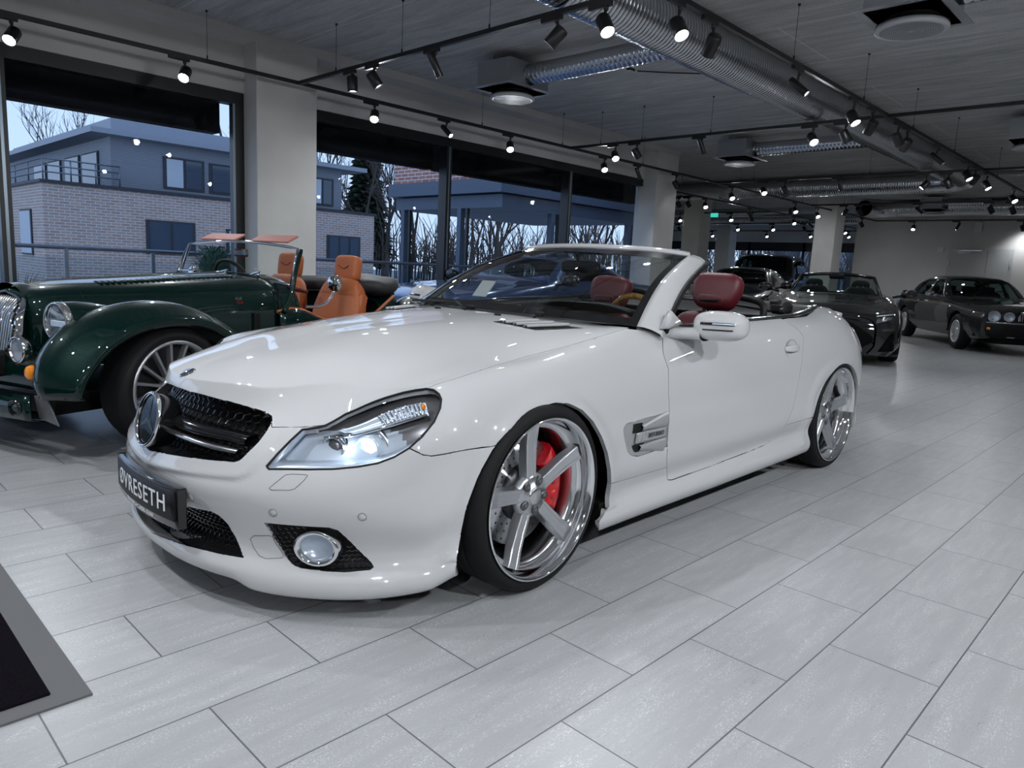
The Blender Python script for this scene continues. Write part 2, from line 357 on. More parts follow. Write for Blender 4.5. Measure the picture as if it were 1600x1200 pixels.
# ---------------------------------------------------------------- splitting a skin into panels along outlines
class Skin:
    def __init__(s, V, F):
        s.V = [np.array(v, float) for v in V]; s.F = [list(dict.fromkeys(f)) for f in F]; s.F = [f for f in s.F if len(f) > 2]; s.lab = [None]*len(s.F)
        V = np.array(V); T = []
        for f in s.F:
            for k in range(1, len(f)-1): T.append((f[0], f[k], f[k+1]))
        T = np.array(T); N = np.zeros_like(V); fn = np.cross(V[T[:, 1]]-V[T[:, 0]], V[T[:, 2]]-V[T[:, 0]])
        # weld seams that share positions so that normals run on across them
        key = {}; rep = np.arange(len(V))
        for i, p in enumerate(np.round(V, 5)):
            rep[i] = key.setdefault(tuple(p), i)
        for k in range(3): np.add.at(N, rep[T[:, k]], fn)
        N = N[rep]; cl = np.abs(V[:, 1]) < 1e-4; N[cl, 1] = 0
        N /= np.linalg.norm(N, axis=1)[:, None]+1e-12
        c = V.mean(0); c[2] = .45
        if (N*(V-c)).sum() < 0: N = -N
        s.N0 = N; s.T = T; s.bvh = BVHTree.FromPolygons([Vector(v) for v in V], [tuple(map(int, t)) for t in T]); s.V0 = V
    def normal(s, p):
        loc, n, i, d = s.bvh.find_nearest(Vector(p))
        a, b, c = s.T[i]; A, B, C = s.V0[a], s.V0[b], s.V0[c]; v0, v1, v2 = B-A, C-A, np.array(loc)-A
        d00, d01, d11, d20, d21 = v0@v0, v0@v1, v1@v1, v2@v0, v2@v1; den = d00*d11-d01*d01
        if abs(den) < 1e-18: n = s.N0[a]
        else:
            v = (d11*d20-d01*d21)/den; w = (d00*d21-d01*d20)/den; n = s.N0[a]*(1-v-w)+s.N0[b]*v+s.N0[c]*w
        return n/(np.linalg.norm(n)+1e-12)
    def cut(s, name, outline, d, xr=None, depth=.9, only=None, band=.45):
        d = np.array(d, float); d /= np.linalg.norm(d); e1 = np.cross(d, [0, 0, 1.] if abs(d[2]) < .9 else [1., 0, 0]); e1 /= np.linalg.norm(e1); e2 = np.cross(d, e1)
        P = np.array(outline, float); Q = np.stack([P@e1, P@e2], 1); W = P@d; n = len(P)
        for i in range(n):
            a, b = Q[i], Q[(i+1) % n]
            if np.linalg.norm(b-a) < 1e-6: continue
            VV = np.array(s.V); U = np.stack([VV@e1, VV@e2], 1); D = VV@d
            lo = np.minimum(a, b)-.004; hi = np.maximum(a, b)+.004
            t = (b-a)/np.linalg.norm(b-a); nn = np.array([-t[1], t[0]]); sd = (U-a)@nn; al = (U-a)@t; L = np.linalg.norm(b-a)
            wm = (W[i]+W[(i+1) % n])/2
            sd[np.abs(sd) < 4e-5] = 0
            cand = []
            for k, f in enumerate(s.F):
                q = sd[f]
                if q.min() < 0 < q.max():
                    z = al[f]
                    if z.max() > -.002 and z.min() < L+.002 and np.abs(D[f]-wm).min() < band and (xr is None or (VV[f, 0].max() > xr[0] and VV[f, 0].min() < xr[1])): cand.append(k)
            if not cand: continue
            new = {}
            for k in cand:
                f = s.F[k]
                for j in range(len(f)):
                    p, q = f[j], f[(j+1) % len(f)]
                    if sd[p]*sd[q] < 0:
                        e = (min(p, q), max(p, q))
                        if e not in new:
                            r = sd[p]/(sd[p]-sd[q]); new[e] = len(s.V); s.V.append(s.V[p]+(s.V[q]-s.V[p])*r)
            sdx = list(sd)+[0.]*(len(s.V)-len(sd)); cs = set(cand)
            touched = set()
            for e in new: touched.add(e)
            for k in range(len(s.F)):
                f = s.F[k]; g = []; hit = False
                for j in range(len(f)):
                    p, q = f[j], f[(j+1) % len(f)]; g.append(p); e = (p, q) if p < q else (q, p)
                    if e in new: g.append(new[e]); hit = True
                if hit: s.F[k] = g
                if k in cs:
                    g = s.F[k]; pos = [v for v in g if sdx[v] >= 0]; neg = [v for v in g if sdx[v] <= 0]
                    if len(pos) > 2 and len(neg) > 2: s.F[k] = pos; s.F.append(neg); s.lab.append(s.lab[k])
        # label
        VV = np.array(s.V); U = np.stack([VV@e1, VV@e2], 1); D = VV@d; poly = [tuple(q) for q in Q]; wm = W.mean(); lo = Q.min(0); hi = Q.max(0)
        for k, f in enumerate(s.F):
            if s.lab[k] is not None and (only is None or s.lab[k] not in only): continue
            c = U[f].mean(0)
            if c[0] < lo[0] or c[1] < lo[1] or c[0] > hi[0] or c[1] > hi[1]: continue
            if abs(D[f].mean()-wm) > depth: continue
            x = VV[f, 0].mean()
            if xr and not (xr[0] < x < xr[1]): continue
            if inside(poly, c[0], c[1]): s.lab[k] = name
    def faces(s, *labs): return [s.F[k] for k in range(len(s.F)) if s.lab[k] in labs]
    def panel(s, name, labs, mats, parent=None, both=False, side=-1, gap=.0019, lip=.014, off=0., edge_in=None):
        """one panel of the skin: its edges drawn in by the shut line and turned inward"""
        fs = s.faces(*labs)
        if not fs: print('NO FACES', name, labs); return None
        ids = sorted({v for f in fs for v in f}); mp = {v: i for i, v in enumerate(ids)}; P = np.array([s.V[v] for v in ids]); F = [[mp[v] for v in f] for f in fs]
        cnt = {}
        for f in F:
            for j in range(len(f)):
                e = (f[j], f[(j+1) % len(f)]); k = (min(e), max(e)); cnt.setdefault(k, []).append(e)
        N = np.array([s.normal(p) for p in P])
        bd = [v[0] for k, v in cnt.items() if len(v) == 1]
        if both: bd = [e for e in bd if abs(P[e[0], 1]) > 2e-4 or abs(P[e[1], 1]) > 2e-4]
        # push edge vertices inward, across the edge
        push = {}
        for a, b in bd:
            t = P[b]-P[a]
            for v in (a, b):
                w = np.cross(N[v], t); l = np.linalg.norm(w)
                if l > 1e-9: push.setdefault(v, []).append(w/l)
        P2 = P.copy()
        # decide sign by the faces' own side
        fc = {}
        for f in F:
            c = P[f].mean(0)
            for v in f: fc.setdefault(v, []).append(c)
        for v, ws in push.items():
            w = np.mean([x*(np.sign(x@(np.mean(fc[v], 0)-P[v])) or 1) for x in ws], 0); l = np.linalg.norm(w)
            if l > 1e-6: P2[v] = P[v]+w/l*gap
            if both and abs(P[v, 1]) < 2e-4: P2[v, 1] = P[v, 1]
        P2 = P2+N*off
        V = [p for p in P2]; NN = [n for n in N]; FF = [list(f) for f in F]
        if lip:
            fl = {}
            for v in {x for e in bd for x in e}:
                i0 = len(V); V.append(P2[v]); V.append(P2[v]-N[v]*lip); NN.append(N[v]); NN.append(N[v]); fl[v] = i0
            nl = len(F)
            for a, b in bd: FF.append([fl[b], fl[a], fl[a]+1, fl[b]+1])
        V = np.array(V); NN = np.array(NN)
        def mk(V, NN, FF, nm):
            me = bpy.data.meshes.new(nm); me.from_pydata([tuple(v) for v in V], [], FF)
            me.materials.append(MATS[mats])
            me.polygons.foreach_set('use_smooth', [True]*len(me.polygons)); me.update()
            vn = [tuple(n) for n in NN]; nlv = len(F)*(2 if both else 1)
            # turned-in edges keep their own flat shading
            ln = []
            for p in me.polygons:
                flat = p.index >= nlv
                for li in p.loop_indices: ln.append((0, 0, 0) if flat else vn[me.loops[li].vertex_index])
            me.normals_split_custom_set(ln)
            o = bpy.data.objects.new(nm, me); COL.objects.link(o); o.parent = parent; return o
        nF = len(F); main = FF[:nF]; flg = FF[nF:]
        def orient(fs, V, NN):
            r = []
            for f in fs:
                n = np.zeros(3)
                for k in range(1, len(f)-1): n = n+np.cross(V[f[k]]-V[f[0]], V[f[k+1]]-V[f[0]])
                r.append(f if n@NN[f[0]] >= 0 else f[::-1])
            return r
        main = orient(main, V, NN)
        Vm = V*[1, -1, 1]; Nm = NN*[1, -1, 1]; mm = [f[::-1] for f in main]; fm = [f[::-1] for f in flg]
        # the skin is held with y >= 0; the near half of the car is y < 0
        if both:
            k = len(V); cen = {i for i in range(k) if abs(V[i, 1]) < 2e-4}
            VV = np.concatenate([Vm, V]); NNN = np.concatenate([Nm, NN]); g = lambda i: i if i in cen else i+k
            FFF = mm+[[g(i) for i in f] for f in main]+fm+[[i+k for i in f] for f in flg]
            return [mk(VV, NNN, FFF, name)]
        r = [mk(Vm, Nm, mm+fm, name)]
        if side == 0: r.append(mk(V, NN, main+flg, name))
        return r
    def at(s, y, z):
        """x of the skin seen from the front at (|y|, z)"""
        h = s.bvh.ray_cast(Vector((-3, abs(y), z)), Vector((1, 0, 0)))
        return h[0].x if h[0] is not None else None
    def side(s, x, z):
        h = s.bvh.ray_cast(Vector((x, 3, z)), Vector((0, -1, 0)))
        return h[0].y if h[0] is not None else .9
    def top(s, x, y):
        h = s.bvh.ray_cast(Vector((x, abs(y), 3)), Vector((0, 0, -1)))
        return h[0].z if h[0] is not None else .8

# ---------------------------------------------------------------- shared materials
mat('pearl_paint', (.50, .50, .51), .5, 0, 1., .15, coat_rough=.008, coat_ior=1.85)
mat('black_gloss', (.006, .006, .007), .12, 0, .6)
mat('grille_black', (.004, .004, .004), .9, spec=.1)
mat('black_trim', (.007, .007, .0075), .6, spec=.22)
mat('rubber', (.007, .007, .0075), .7, spec=.25)
mat('chrome', (.86, .87, .89), .06, 1.)
mat('brushed_silver', (.62, .63, .65), .28, 1.)
mat('satin_silver', (.66, .67, .69), .2, 1.)
mat('dark_metal', (.05, .05, .055), .35, .8)
mat('cast_grey', (.20, .20, .21), .5, .6)
mat('caliper_red', (.55, .006, .012), .3, 0, .5)
mat('red_leather', (.092, .007, .013), .45); noisy(MATS['red_leather'], 160, .12, .12)
mat('tan_leather', (.42, .115, .035), .5); noisy(MATS['tan_leather'], 140, .1, .1)
mat('pink_leather', (.46, .17, .14), .6)
mat('black_cloth', (.014, .014, .016), .6)
mat('rim_grey', (.42, .43, .45), .35, .8)
mat('wood', (.36, .17, .03), .15, 0, 1.); noisy(MATS['wood'], 14, .45, 0, (1, 4, 1))
mat('black_leather', (.008, .008, .009), .55, spec=.3)
mat('grey_cloth', (.045, .05, .05), .8)
mat('paper', (.75, .76, .78), .7)
mat('plate_black', (.008, .008, .010), .45, 0, 0., .2)
mat('plate_white', (.82, .83, .85), .5)
mat('amber', (.9, .28, .01), .15, 0, 1.)
mat('red_lens', (.35, .01, .01), .15, 0, 1.)
mat('lamp_chrome', (.72, .76, .82), .16, 1.)
mat('lamp_dark', (.10, .10, .11), .35, .5)
mat('lamp_bright', (.50, .56, .64), .25, .35)
mat('lamp_smoke', (.16, .16, .165), .3, .6)
mat('star_grey', (.06, .07, .08), .25, .5)
mat('vent_silver', (.36, .365, .375), .35, .35)
mat('lamp_xenon', (.7, .85, 1), .3, emit=(.55, .8, 1.), es=9.)
mat('lamp_frost', (.62, .72, .82), .25, .3)
glassy('lamp_glass', (.97, .98, 1.), 1.45)
glassy('clear_glass', (.88, .92, .92), 1.45)
glassy('screen_glass', (.62, .66, .66), 1.5)

# ================================================================ white convertible
HX0, HY0 = .10, 2.02
car = thing('convertible_car', 'white open two-seat convertible with red seats and five-spoke wheels in the middle of the showroom', 'car', (HX0, HY0, 0))
def flipd(d): return [d[0], -d[1], d[2]]
OUTL = {"grille":{"d":[0.3949,0.8911,-0.2237],"p":[[-0.978,-0.152,0.701],[-0.835,0.082,0.631],[-0.834,-0.086,0.634],[-0.788,-0.242,0.626],[-0.743,-0.332,0.613],[-0.719,-0.373,0.605],[-0.711,-0.395,0.595],[-0.717,-0.407,0.583],[-0.736,-0.417,0.562],[-0.768,-0.424,0.53],[-0.794,-0.418,0.504],[-0.818,-0.407,0.478],[-0.829,-0.393,0.471],[-0.883,-0.26,0.46],[-0.917,-0.082,0.443],[-0.927,0.111,0.421],[-1.038,-0.162,0.552],[-1.032,-0.151,0.608],[-1.009,-0.147,0.663]]},"hood":{"d":[0.6201,0.7708,-0.1459],"p":[[-0.944,0.131,0.721],[-0.898,0.083,0.661],[-0.835,0.082,0.631],[-0.834,-0.086,0.634],[-0.788,-0.242,0.626],[-0.743,-0.332,0.613],[-0.719,-0.373,0.605],[-0.711,-0.395,0.595],[-0.723,-0.424,0.569],[-0.646,-0.499,0.574],[-0.607,-0.529,0.58],[-0.584,-0.535,0.591],[-0.545,-0.544,0.612],[-0.501,-0.581,0.64],[-0.459,-0.622,0.667],[-0.414,-0.658,0.686],[-0.385,-0.685,0.696],[-0.365,-0.715,0.701],[-0.339,-0.72,0.711],[-0.277,-0.738,0.726],[-0.174,-0.729,0.742],[-0.052,-0.708,0.755],[0.136,-0.687,0.776],[0.303,-0.701,0.8],[0.503,-0.702,0.83],[0.71,-0.691,0.859],[0.666,-0.596,0.861],[0.632,-0.471,0.867],[0.559,-0.354,0.872],[0.49,-0.179,0.876],[0.487,0.025,0.876],[0.443,0.129,0.874],[-0.151,-0.463,0.952],[-0.28,-0.361,0.945]]},"lamp":{"d":[0.5559,0.8005,-0.224],"p":[[-0.776,-0.488,0.469],[-0.774,-0.499,0.463],[-0.7,-0.587,0.47],[-0.648,-0.641,0.475],[-0.596,-0.694,0.486],[-0.557,-0.733,0.499],[-0.521,-0.764,0.519],[-0.486,-0.789,0.546],[-0.451,-0.804,0.579],[-0.411,-0.806,0.617],[-0.379,-0.795,0.654],[-0.363,-0.78,0.677],[-0.358,-0.762,0.691],[-0.359,-0.738,0.7],[-0.368,-0.712,0.7],[-0.388,-0.688,0.694],[-0.416,-0.661,0.685],[-0.461,-0.624,0.665],[-0.502,-0.582,0.639],[-0.546,-0.545,0.611],[-0.585,-0.536,0.59],[-0.607,-0.53,0.579],[-0.627,-0.519,0.574],[-0.649,-0.504,0.569],[-0.663,-0.493,0.567]]},"bumper":{"d":[0.5685,0.7881,-0.2362],"p":[[-0.166,-0.895,0.542],[-0.233,-0.892,0.539],[-0.359,-0.872,0.537],[-0.404,-0.855,0.53],[-0.441,-0.835,0.525],[-0.459,-0.822,0.528],[-0.486,-0.79,0.545],[-0.499,-0.712,0.59],[-0.649,-0.497,0.574],[-0.723,-0.424,0.569],[-0.715,-0.402,0.588],[-0.826,-0.088,0.659],[-1.066,-0.2,0.769],[-1.195,-0.129,0.695],[-1.258,-0.269,0.078],[-0.248,-1.01,0.035]]},"fog":{"d":[0.4811,0.7909,-0.3782],"p":[[-0.79,-0.5,0.302],[-0.733,-0.572,0.301],[-0.682,-0.629,0.302],[-0.658,-0.653,0.3],[-0.644,-0.664,0.293],[-0.622,-0.671,0.269],[-0.587,-0.686,0.225],[-0.562,-0.718,0.188],[-0.562,-0.728,0.179],[-0.572,-0.727,0.174],[-0.626,-0.681,0.166],[-0.665,-0.639,0.165],[-0.715,-0.579,0.169],[-0.727,-0.556,0.175],[-0.736,-0.526,0.195],[-0.758,-0.504,0.242]]},"intake":{"d":[0.3565,0.8677,-0.3465],"p":[[-1.048,-0.154,0.343],[-0.899,-0.188,0.291],[-0.89,-0.271,0.302],[-0.875,-0.335,0.308],[-0.863,-0.362,0.301],[-0.845,-0.378,0.275],[-0.826,-0.389,0.231],[-0.82,-0.416,0.19],[-0.821,-0.429,0.18],[-0.853,-0.373,0.179],[-0.909,-0.209,0.173],[-0.931,-0.041,0.159],[-0.928,0.12,0.134],[-1.061,-0.174,0.279]]},"vent":{"d":[0.8129,0.5387,-0.2214],"p":[[0.742,-0.891,0.535],[0.518,-0.893,0.526],[0.448,-0.894,0.522],[0.43,-0.895,0.507],[0.455,-0.892,0.449],[0.481,-0.888,0.41],[0.516,-0.887,0.387],[0.561,-0.886,0.379],[0.766,-0.885,0.388]]},"door":{"d":[0.8873,0.4324,-0.1606],"p":[[1.292,-0.48,0.862],[0.881,-0.743,0.859],[0.753,-0.837,0.766],[0.759,-0.863,0.706],[0.749,-0.891,0.532],[0.766,-0.885,0.388],[0.821,-0.861,0.246],[0.824,-0.864,0.23],[0.854,-0.867,0.225],[1.202,-0.872,0.235],[1.579,-0.875,0.249],[1.693,-0.875,0.255],[1.803,-0.878,0.277],[1.867,-0.898,0.334],[1.923,-0.907,0.421],[1.937,-0.91,0.505],[1.989,-0.9,0.685],[2.009,-0.889,0.747],[2.025,-0.877,0.796],[2.002,-0.863,0.826],[1.917,-0.811,0.88],[1.519,-0.899,0.984],[1.302,-0.465,0.955]]},"sill":{"d":[0.8714,0.4348,-0.2271],"p":[[0.297,-0.884,0.299],[0.388,-0.88,0.296],[0.799,-0.871,0.29],[0.824,-0.864,0.23],[0.854,-0.867,0.225],[1.202,-0.872,0.235],[1.579,-0.875,0.249],[1.693,-0.875,0.255],[1.803,-0.878,0.277],[1.839,-0.9,0.341],[2.14,-0.909,0.349],[2.382,-0.91,0.342],[1.467,-1.294,0.07],[0.963,-0.452,-0.252]]},"archf":{"d":[0.7287,0.6321,-0.2635],"p":[[-0.265,-0.774,-0.052],[-0.37,-0.883,0.16],[-0.37,-0.885,0.194],[-0.337,-0.865,0.269],[-0.334,-0.883,0.361],[-0.293,-0.889,0.459],[-0.233,-0.892,0.539],[-0.171,-0.889,0.579],[-0.099,-0.882,0.612],[-0.018,-0.876,0.632],[0.057,-0.874,0.638],[0.126,-0.879,0.628],[0.188,-0.887,0.6],[0.243,-0.895,0.554],[0.295,-0.898,0.492],[0.346,-0.892,0.421],[0.374,-0.889,0.355],[0.396,-0.88,0.296],[0.395,-0.879,0.211],[0.108,-1.078,0.247],[0.062,-1.136,-0.018]]},"archr":{"d":[0.9332,0.3318,-0.1376],"p":[[2.142,-0.908,0.347],[2.086,-0.913,0.174],[2.384,-0.812,-0.029],[2.478,-1.059,0.014],[2.888,-0.891,0.224],[2.945,-0.876,0.305],[2.875,-0.895,0.416],[2.786,-0.906,0.517],[2.685,-0.907,0.582],[2.574,-0.907,0.611],[2.453,-0.908,0.613],[2.346,-0.911,0.598],[2.249,-0.914,0.566],[2.181,-0.914,0.522],[2.143,-0.913,0.458]]}}
def ol(k): return [(x, -y, z) for x, y, z in OUTL[k]['p']], flipd(OUTL[k]['d'])
SK = Skin(*body_surface(relief=[(*ol('grille'), (-1.2, -.55), (.33, .60), .010, .040, .058), (ol('archf')[0], (0, -1, 0), (-.6, .6), (.2, .78), .011, .012, .052), (ol('archr')[0], (0, -1, 0), (1.95, 2.95), (.2, .80), .008, .012, .05)]))
OUTL['archr'] = dict(d=[0, -1, 0], p=[[2.56+.365*math.cos(a), -.9, .305+.318*math.sin(a)] for a in np.linspace(-.05, PI+.05, 30)]+[[2.205, -.9, -.1], [2.92, -.9, -.1]])
for k, xr in (('archf', (-.5, .6)), ('archr', (1.8, 3.05)), ('grille', (-1, -.5)), ('lamp', (-1, -.2)), ('fog', (-1, -.3)), ('intake', (-1, -.6)), ('vent', (.3, .9)), ('door', (.5, 2.3)), ('sill', (.2, 2.4)), ('hood', (-1, .85)), ('bumper', (-1, -.1))):
    p, d = ol(k); SK.cut(k, p, d, xr, depth=1.2)
SK.cut('cabin', [(1.0,-.1,.95),(2.72,-.1,.95),(2.70,.35,.95),(2.60,.62,.95),(2.47,.745,.95),(2.25,.79,.95),(1.0,.85,.95)], (0, 0, -1), (1.2, 2.8), depth=.1)
SK.cut('trunk', [(2.60,-.1,.95),(2.60,.66,.95),(3.30,.58,.95),(3.42,.2,.95),(3.45,-.1,.95)], (0, 0, -1), (2.5, 3.6), depth=.1)
SK.cut('scuttle', [(.3,-.1,.88),(.3,.5,.88),(.76,.735,.86),(.76,-.1,.88)], (0, 0, -1), (.2, .8), depth=.15)
SK.cut('tail', [(2.86,1,.66),(2.86,-1,.66),(4,-1,.66),(4,1,.66),(4,1,.0),(2.86,1,.0)], (0, 0, 1), (2.86, 4), depth=2)
for i, l in enumerate(SK.lab):
    if l is None:
        c = np.mean([SK.V[v] for v in SK.F[i]], 0); SK.lab[i] = 'fender' if c[0] < 1.2 else 'quarter'
    elif l == 'tail':
        c = np.mean([SK.V[v] for v in SK.F[i]], 0)
hood = SK.panel('hood', ('hood',), 'pearl_paint', car, both=True)[0]
bumper = SK.panel('front_bumper', ('bumper',), 'pearl_paint', car, both=True, lip=.03)[0]
for nm in ('fender', 'door', 'sill', 'quarter'):
    lab = {'fender': ('fender',), 'door': ('door',), 'sill': ('sill',), 'quarter': ('quarter',)}[nm]
    pr_ = SK.panel({'sill': 'rocker_panel', 'quarter': 'rear_quarter_panel', 'fender': 'front_fender'}.get(nm, nm), lab, 'pearl_paint', car, side=0, lip=.02)
    if nm == 'fender': fenders = pr_
    if nm == 'door': doors = pr_
SK.panel('rear_bumper', ('tail',), 'pearl_paint', car, both=True)
trunk = SK.panel('trunk_lid', ('trunk',), 'pearl_paint', car, both=True)[0]
SK.panel('cowl_panel', ('scuttle',), 'black_trim', car, both=True, lip=0, off=-.012)
# dark inner body behind every shut line
SK.panel('inner_body', ('hood', 'bumper', 'fender', 'door', 'sill', 'quarter', 'tail', 'trunk'), 'black_trim', car, both=True, gap=.012, lip=0, off=-.0135)
# ---- grille
def front_pt(y, z, off=0.):
    x = SK.at(y, z); return None if x is None else Vector((x+off, y, z))
def honeycomb(key, off, cw, ch, r, y0, y1, z0, z1, grow=0.):
    """bars of a honeycomb grid lying off behind the skin, inside an outline"""
    p, d = ol(key); d = Vector(d).normalized(); e1 = d.cross(Vector((0, 0, 1))).normalized(); e2 = d.cross(e1); poly = [(Vector(q).dot(e1), Vector(q).dot(e2)) for q in p]
    mb = MB(); nz = int((z1-z0)/(ch*.75))+2
    def ok(P): 
        q = Vector((P.x-off, abs(P.y), P.z)); return inside(poly, q.dot(e1), q.dot(e2))
    def seg(a, b):
        A = front_pt(*a, off); B = front_pt(*b, off)
        if A is None or B is None or (A-B).length > .06: return
        if ok(A) and ok(B): mb.tube([A, B], r, 4, False)
    for i in range(nz):
        z = z0+i*ch*.75
        for j in range(int((y1-y0)/cw)+2):
            y = y0+j*cw+(cw/2 if i % 2 else 0)
            top = (y, z+ch/2); ul = (y-cw/2, z+ch/4); ur = (y+cw/2, z+ch/4); ll = (y-cw/2, z-ch/4)
            seg(ul, top); seg(top, ur); seg(ul, ll)
    return mb
gr = honeycomb('grille', .055, .030, .026, .0026, -.48, .48, .42, .66).build('grille', 'black_gloss', car)
SK.panel('grille_backing', ('grille',), 'black_trim', gr, both=True, gap=-.02, lip=0, off=-.085)
sur = SK.panel('grille_surround', ('grille',), 'black_trim', gr, both=True, gap=0, lip=.05, off=-.004)[0]
bm = bmesh.new(); bm.from_mesh(sur.data); nf = len(SK.faces('grille'))*2; bm.faces.ensure_lookup_table()
bmesh.ops.delete(bm, geom=bm.faces[:nf], context='FACES'); bm.to_mesh(sur.data); bm.free()
lg = honeycomb('intake', .05, .021, .016, .0019, -.46, .46, .12, .36).build('lower_grille', 'black_gloss', car)
SK.panel('grille_backing', ('intake',), 'black_trim', lg, both=True, gap=-.01, lip=0, off=-.075)
s2 = SK.panel('grille_surround', ('intake',), 'pearl_paint', lg, both=True, gap=0, lip=.045, off=-.003)[0]
bm = bmesh.new(); bm.from_mesh(s2.data); nf = len(SK.faces('intake'))*2; bm.faces.ensure_lookup_table()
bmesh.ops.delete(bm, geom=bm.faces[:nf], context='FACES'); bm.to_mesh(s2.data); bm.free()
# cross bar with a chrome lower edge, and the big ringed star
for nm, zc, h, m_, o_ in (('grille_bar', .540, .046, 'black_gloss', .010), ('bar_trim', .5115, .019, 'satin_silver', -.002)):
    G = []
    for y in np.linspace(-.40, .40, 41):
        taper = 1-.25*abs(y)/.4; zz = zc-.012*abs(y)/.4
        x = SK.at(y, zz)+o_
        if nm == 'grille_bar': sec = [(0, -.5), (-.012, -.35), (-.014, 0), (-.004, .4), (.03, .5), (.035, -.5)]
        else: sec = [(0, -.5), (-.008, 0), (0, .5), (.02, .5), (.02, -.5)]
        G.append([(x+a, y, zz+b*h*taper) for a, b in sec])
    MB().grid(G, closev=True).build(nm, m_, gr)
SM = axM((-.928, 0, .538), (-1, 0, .24), (0, -1, 0))
st = MB().lathe([(.080, .006), (.0825, .011), (.0865, .012), (.0905, .008), (.0915, .002), (.089, -.002)], 48, SM).build('star_ring', 'chrome', gr)
MB().lathe([(0, .004), (.04, .0032), (.082, .003)], 48, SM).build('star_disc', 'black_gloss', gr); MB().lathe([(.089, .0), (.086, -.05), (.075, -.07), (0, -.07)], 40, SM).build('star_mount', 'black_gloss', gr)
sm_ = MB()
for k in range(3):
    a = PI/2+k*2*PI/3; 
    V = [(.079*math.cos(a), .079*math.sin(a), .0042), (.012*math.cos(a+PI/3), .012*math.sin(a+PI/3), .0042), (0, 0, .0075), (.012*math.cos(a-PI/3), .012*math.sin(a-PI/3), .0042)]
    sm_.add([(SM @ Vector(v))[:] for v in V], [(0, 1, 2), (0, 2, 3)])
sm_.build('star', 'star_grey', gr)
# ---- number plate
PW = .262
def plate_x(y): return -.970+.36*y*y
def plate_strip(y0, y1, z0, z1, off, th, n=24):
    G = []
    for y in np.linspace(y0, y1, n):
        x = plate_x(y); G.append([(x-off, y, z0), (x-off, y, z1), (x-off+th, y, z1), (x-off+th, y, z0)])
    mb = MB().grid(G, closev=True); k = len(mb.v)
    mb.f.append([k-4, k-3, k-2, k-1]); mb.m.append(0); mb.sm.append(False); mb.f.append([3, 2, 1, 0]); mb.m.append(0); mb.sm.append(False); return mb
pl = plate_strip(-PW, PW, .243, .372, .0, .028).build('license_plate', 'black_gloss', bumper, bevel=.003)
plate_strip(-PW+.012, PW-.012, .268, .362, .004, .006).build('plate_face', 'plate_black', pl)
def wrap(yc, zc): return lambda p: (plate_x(yc-p.x)-.0046-p.z, yc-p.x, zc+p.y)
text_mb('ØVRESETH', .078, .0006, None, 'CENTER', 1.12, wrap(.0, .313)).build('plate_lettering', 'plate_white', pl)
def wrap2(yc, zc): return lambda p: (plate_x(yc-p.x)-.0006-p.z, yc-p.x, zc+p.y)
text_mb('PREMIUM & CLASSIC CARS', .0185, .0005, None, 'CENTER', 1.05, wrap2(.0, .2555)).build('plate_lettering', 'plate_white', pl)
# ---- bumper details
def on_skin(p, lift=0.):
    """nearest point of the near half of the skin to p, lifted along its normal"""
    loc, n, i, dd = SK.bvh.find_nearest(Vector((p[0], -p[1], p[2]))); nn = SK.normal(loc); q = np.array(loc)+nn*lift; return Vector((q[0], -q[1], q[2])), Vector((nn[0], -nn[1], nn[2]))
for p in [(-.903, -.264, .343), (-.779, -.535, .342), (-.603, -.727, .344)]:
    for sg in (1, -1):
        q, n = on_skin(p, .0006); M = axM((q.x, q.y*sg, q.z), (n.x, n.y*sg, n.z))
        ss = MB().lathe([(0, .0003), (.0105, .0002), (.0118, -.002)], 20, M).build('parking_sensor', 'pearl_paint', bumper)
        MB().lathe([(.0118, .0), (.0122, .0006), (.0130, .0006), (.0132, -.001)], 20, M).build('sensor_ring', 'cast_grey', ss)
def line_on_skin(pts, r=.0011, closed=True, lift=.0004):
    P = []
    n = len(pts)
    for i in range(n if closed else n-1):
        a, b = Vector(pts[i]), Vector(pts[(i+1) % n]); m = max(2, int((b-a).length/.012))
        for k in range(m): P.append(on_skin(a.lerp(b, k/m), lift)[0])
    if not closed: P.append(on_skin(pts[-1], lift)[0])
    return MB().tube(P, r, 5, not closed, closed)
def both(mb, name, m, parent):
    a = mb.build(name, m, parent); b = mb.mirrored().build(name, m, parent); return a, b
WASH = [[-0.787, -0.525, 0.414], [-0.763, -0.539, 0.438], [-0.747, -0.547, 0.453], [-0.734, -0.56, 0.456], [-0.707, -0.592, 0.457], [-0.704, -0.597, 0.455], [-0.717, -0.595, 0.44], [-0.739, -0.584, 0.418], [-0.75, -0.574, 0.414], [-0.783, -0.532, 0.41]]
TOWP = [[-0.802, -0.436, 0.236], [-0.797, -0.451, 0.25], [-0.772, -0.493, 0.257], [-0.766, -0.501, 0.255], [-0.754, -0.504, 0.229], [-0.739, -0.523, 0.193], [-0.745, -0.52, 0.188], [-0.778, -0.485, 0.183], [-0.789, -0.465, 0.189], [-0.796, -0.443, 0.21]]
both(line_on_skin(WASH), 'headlight_washer_cover', 'cast_grey', bumper)
line_on_skin(TOWP).build('tow_hook_cover', 'cast_grey', bumper)
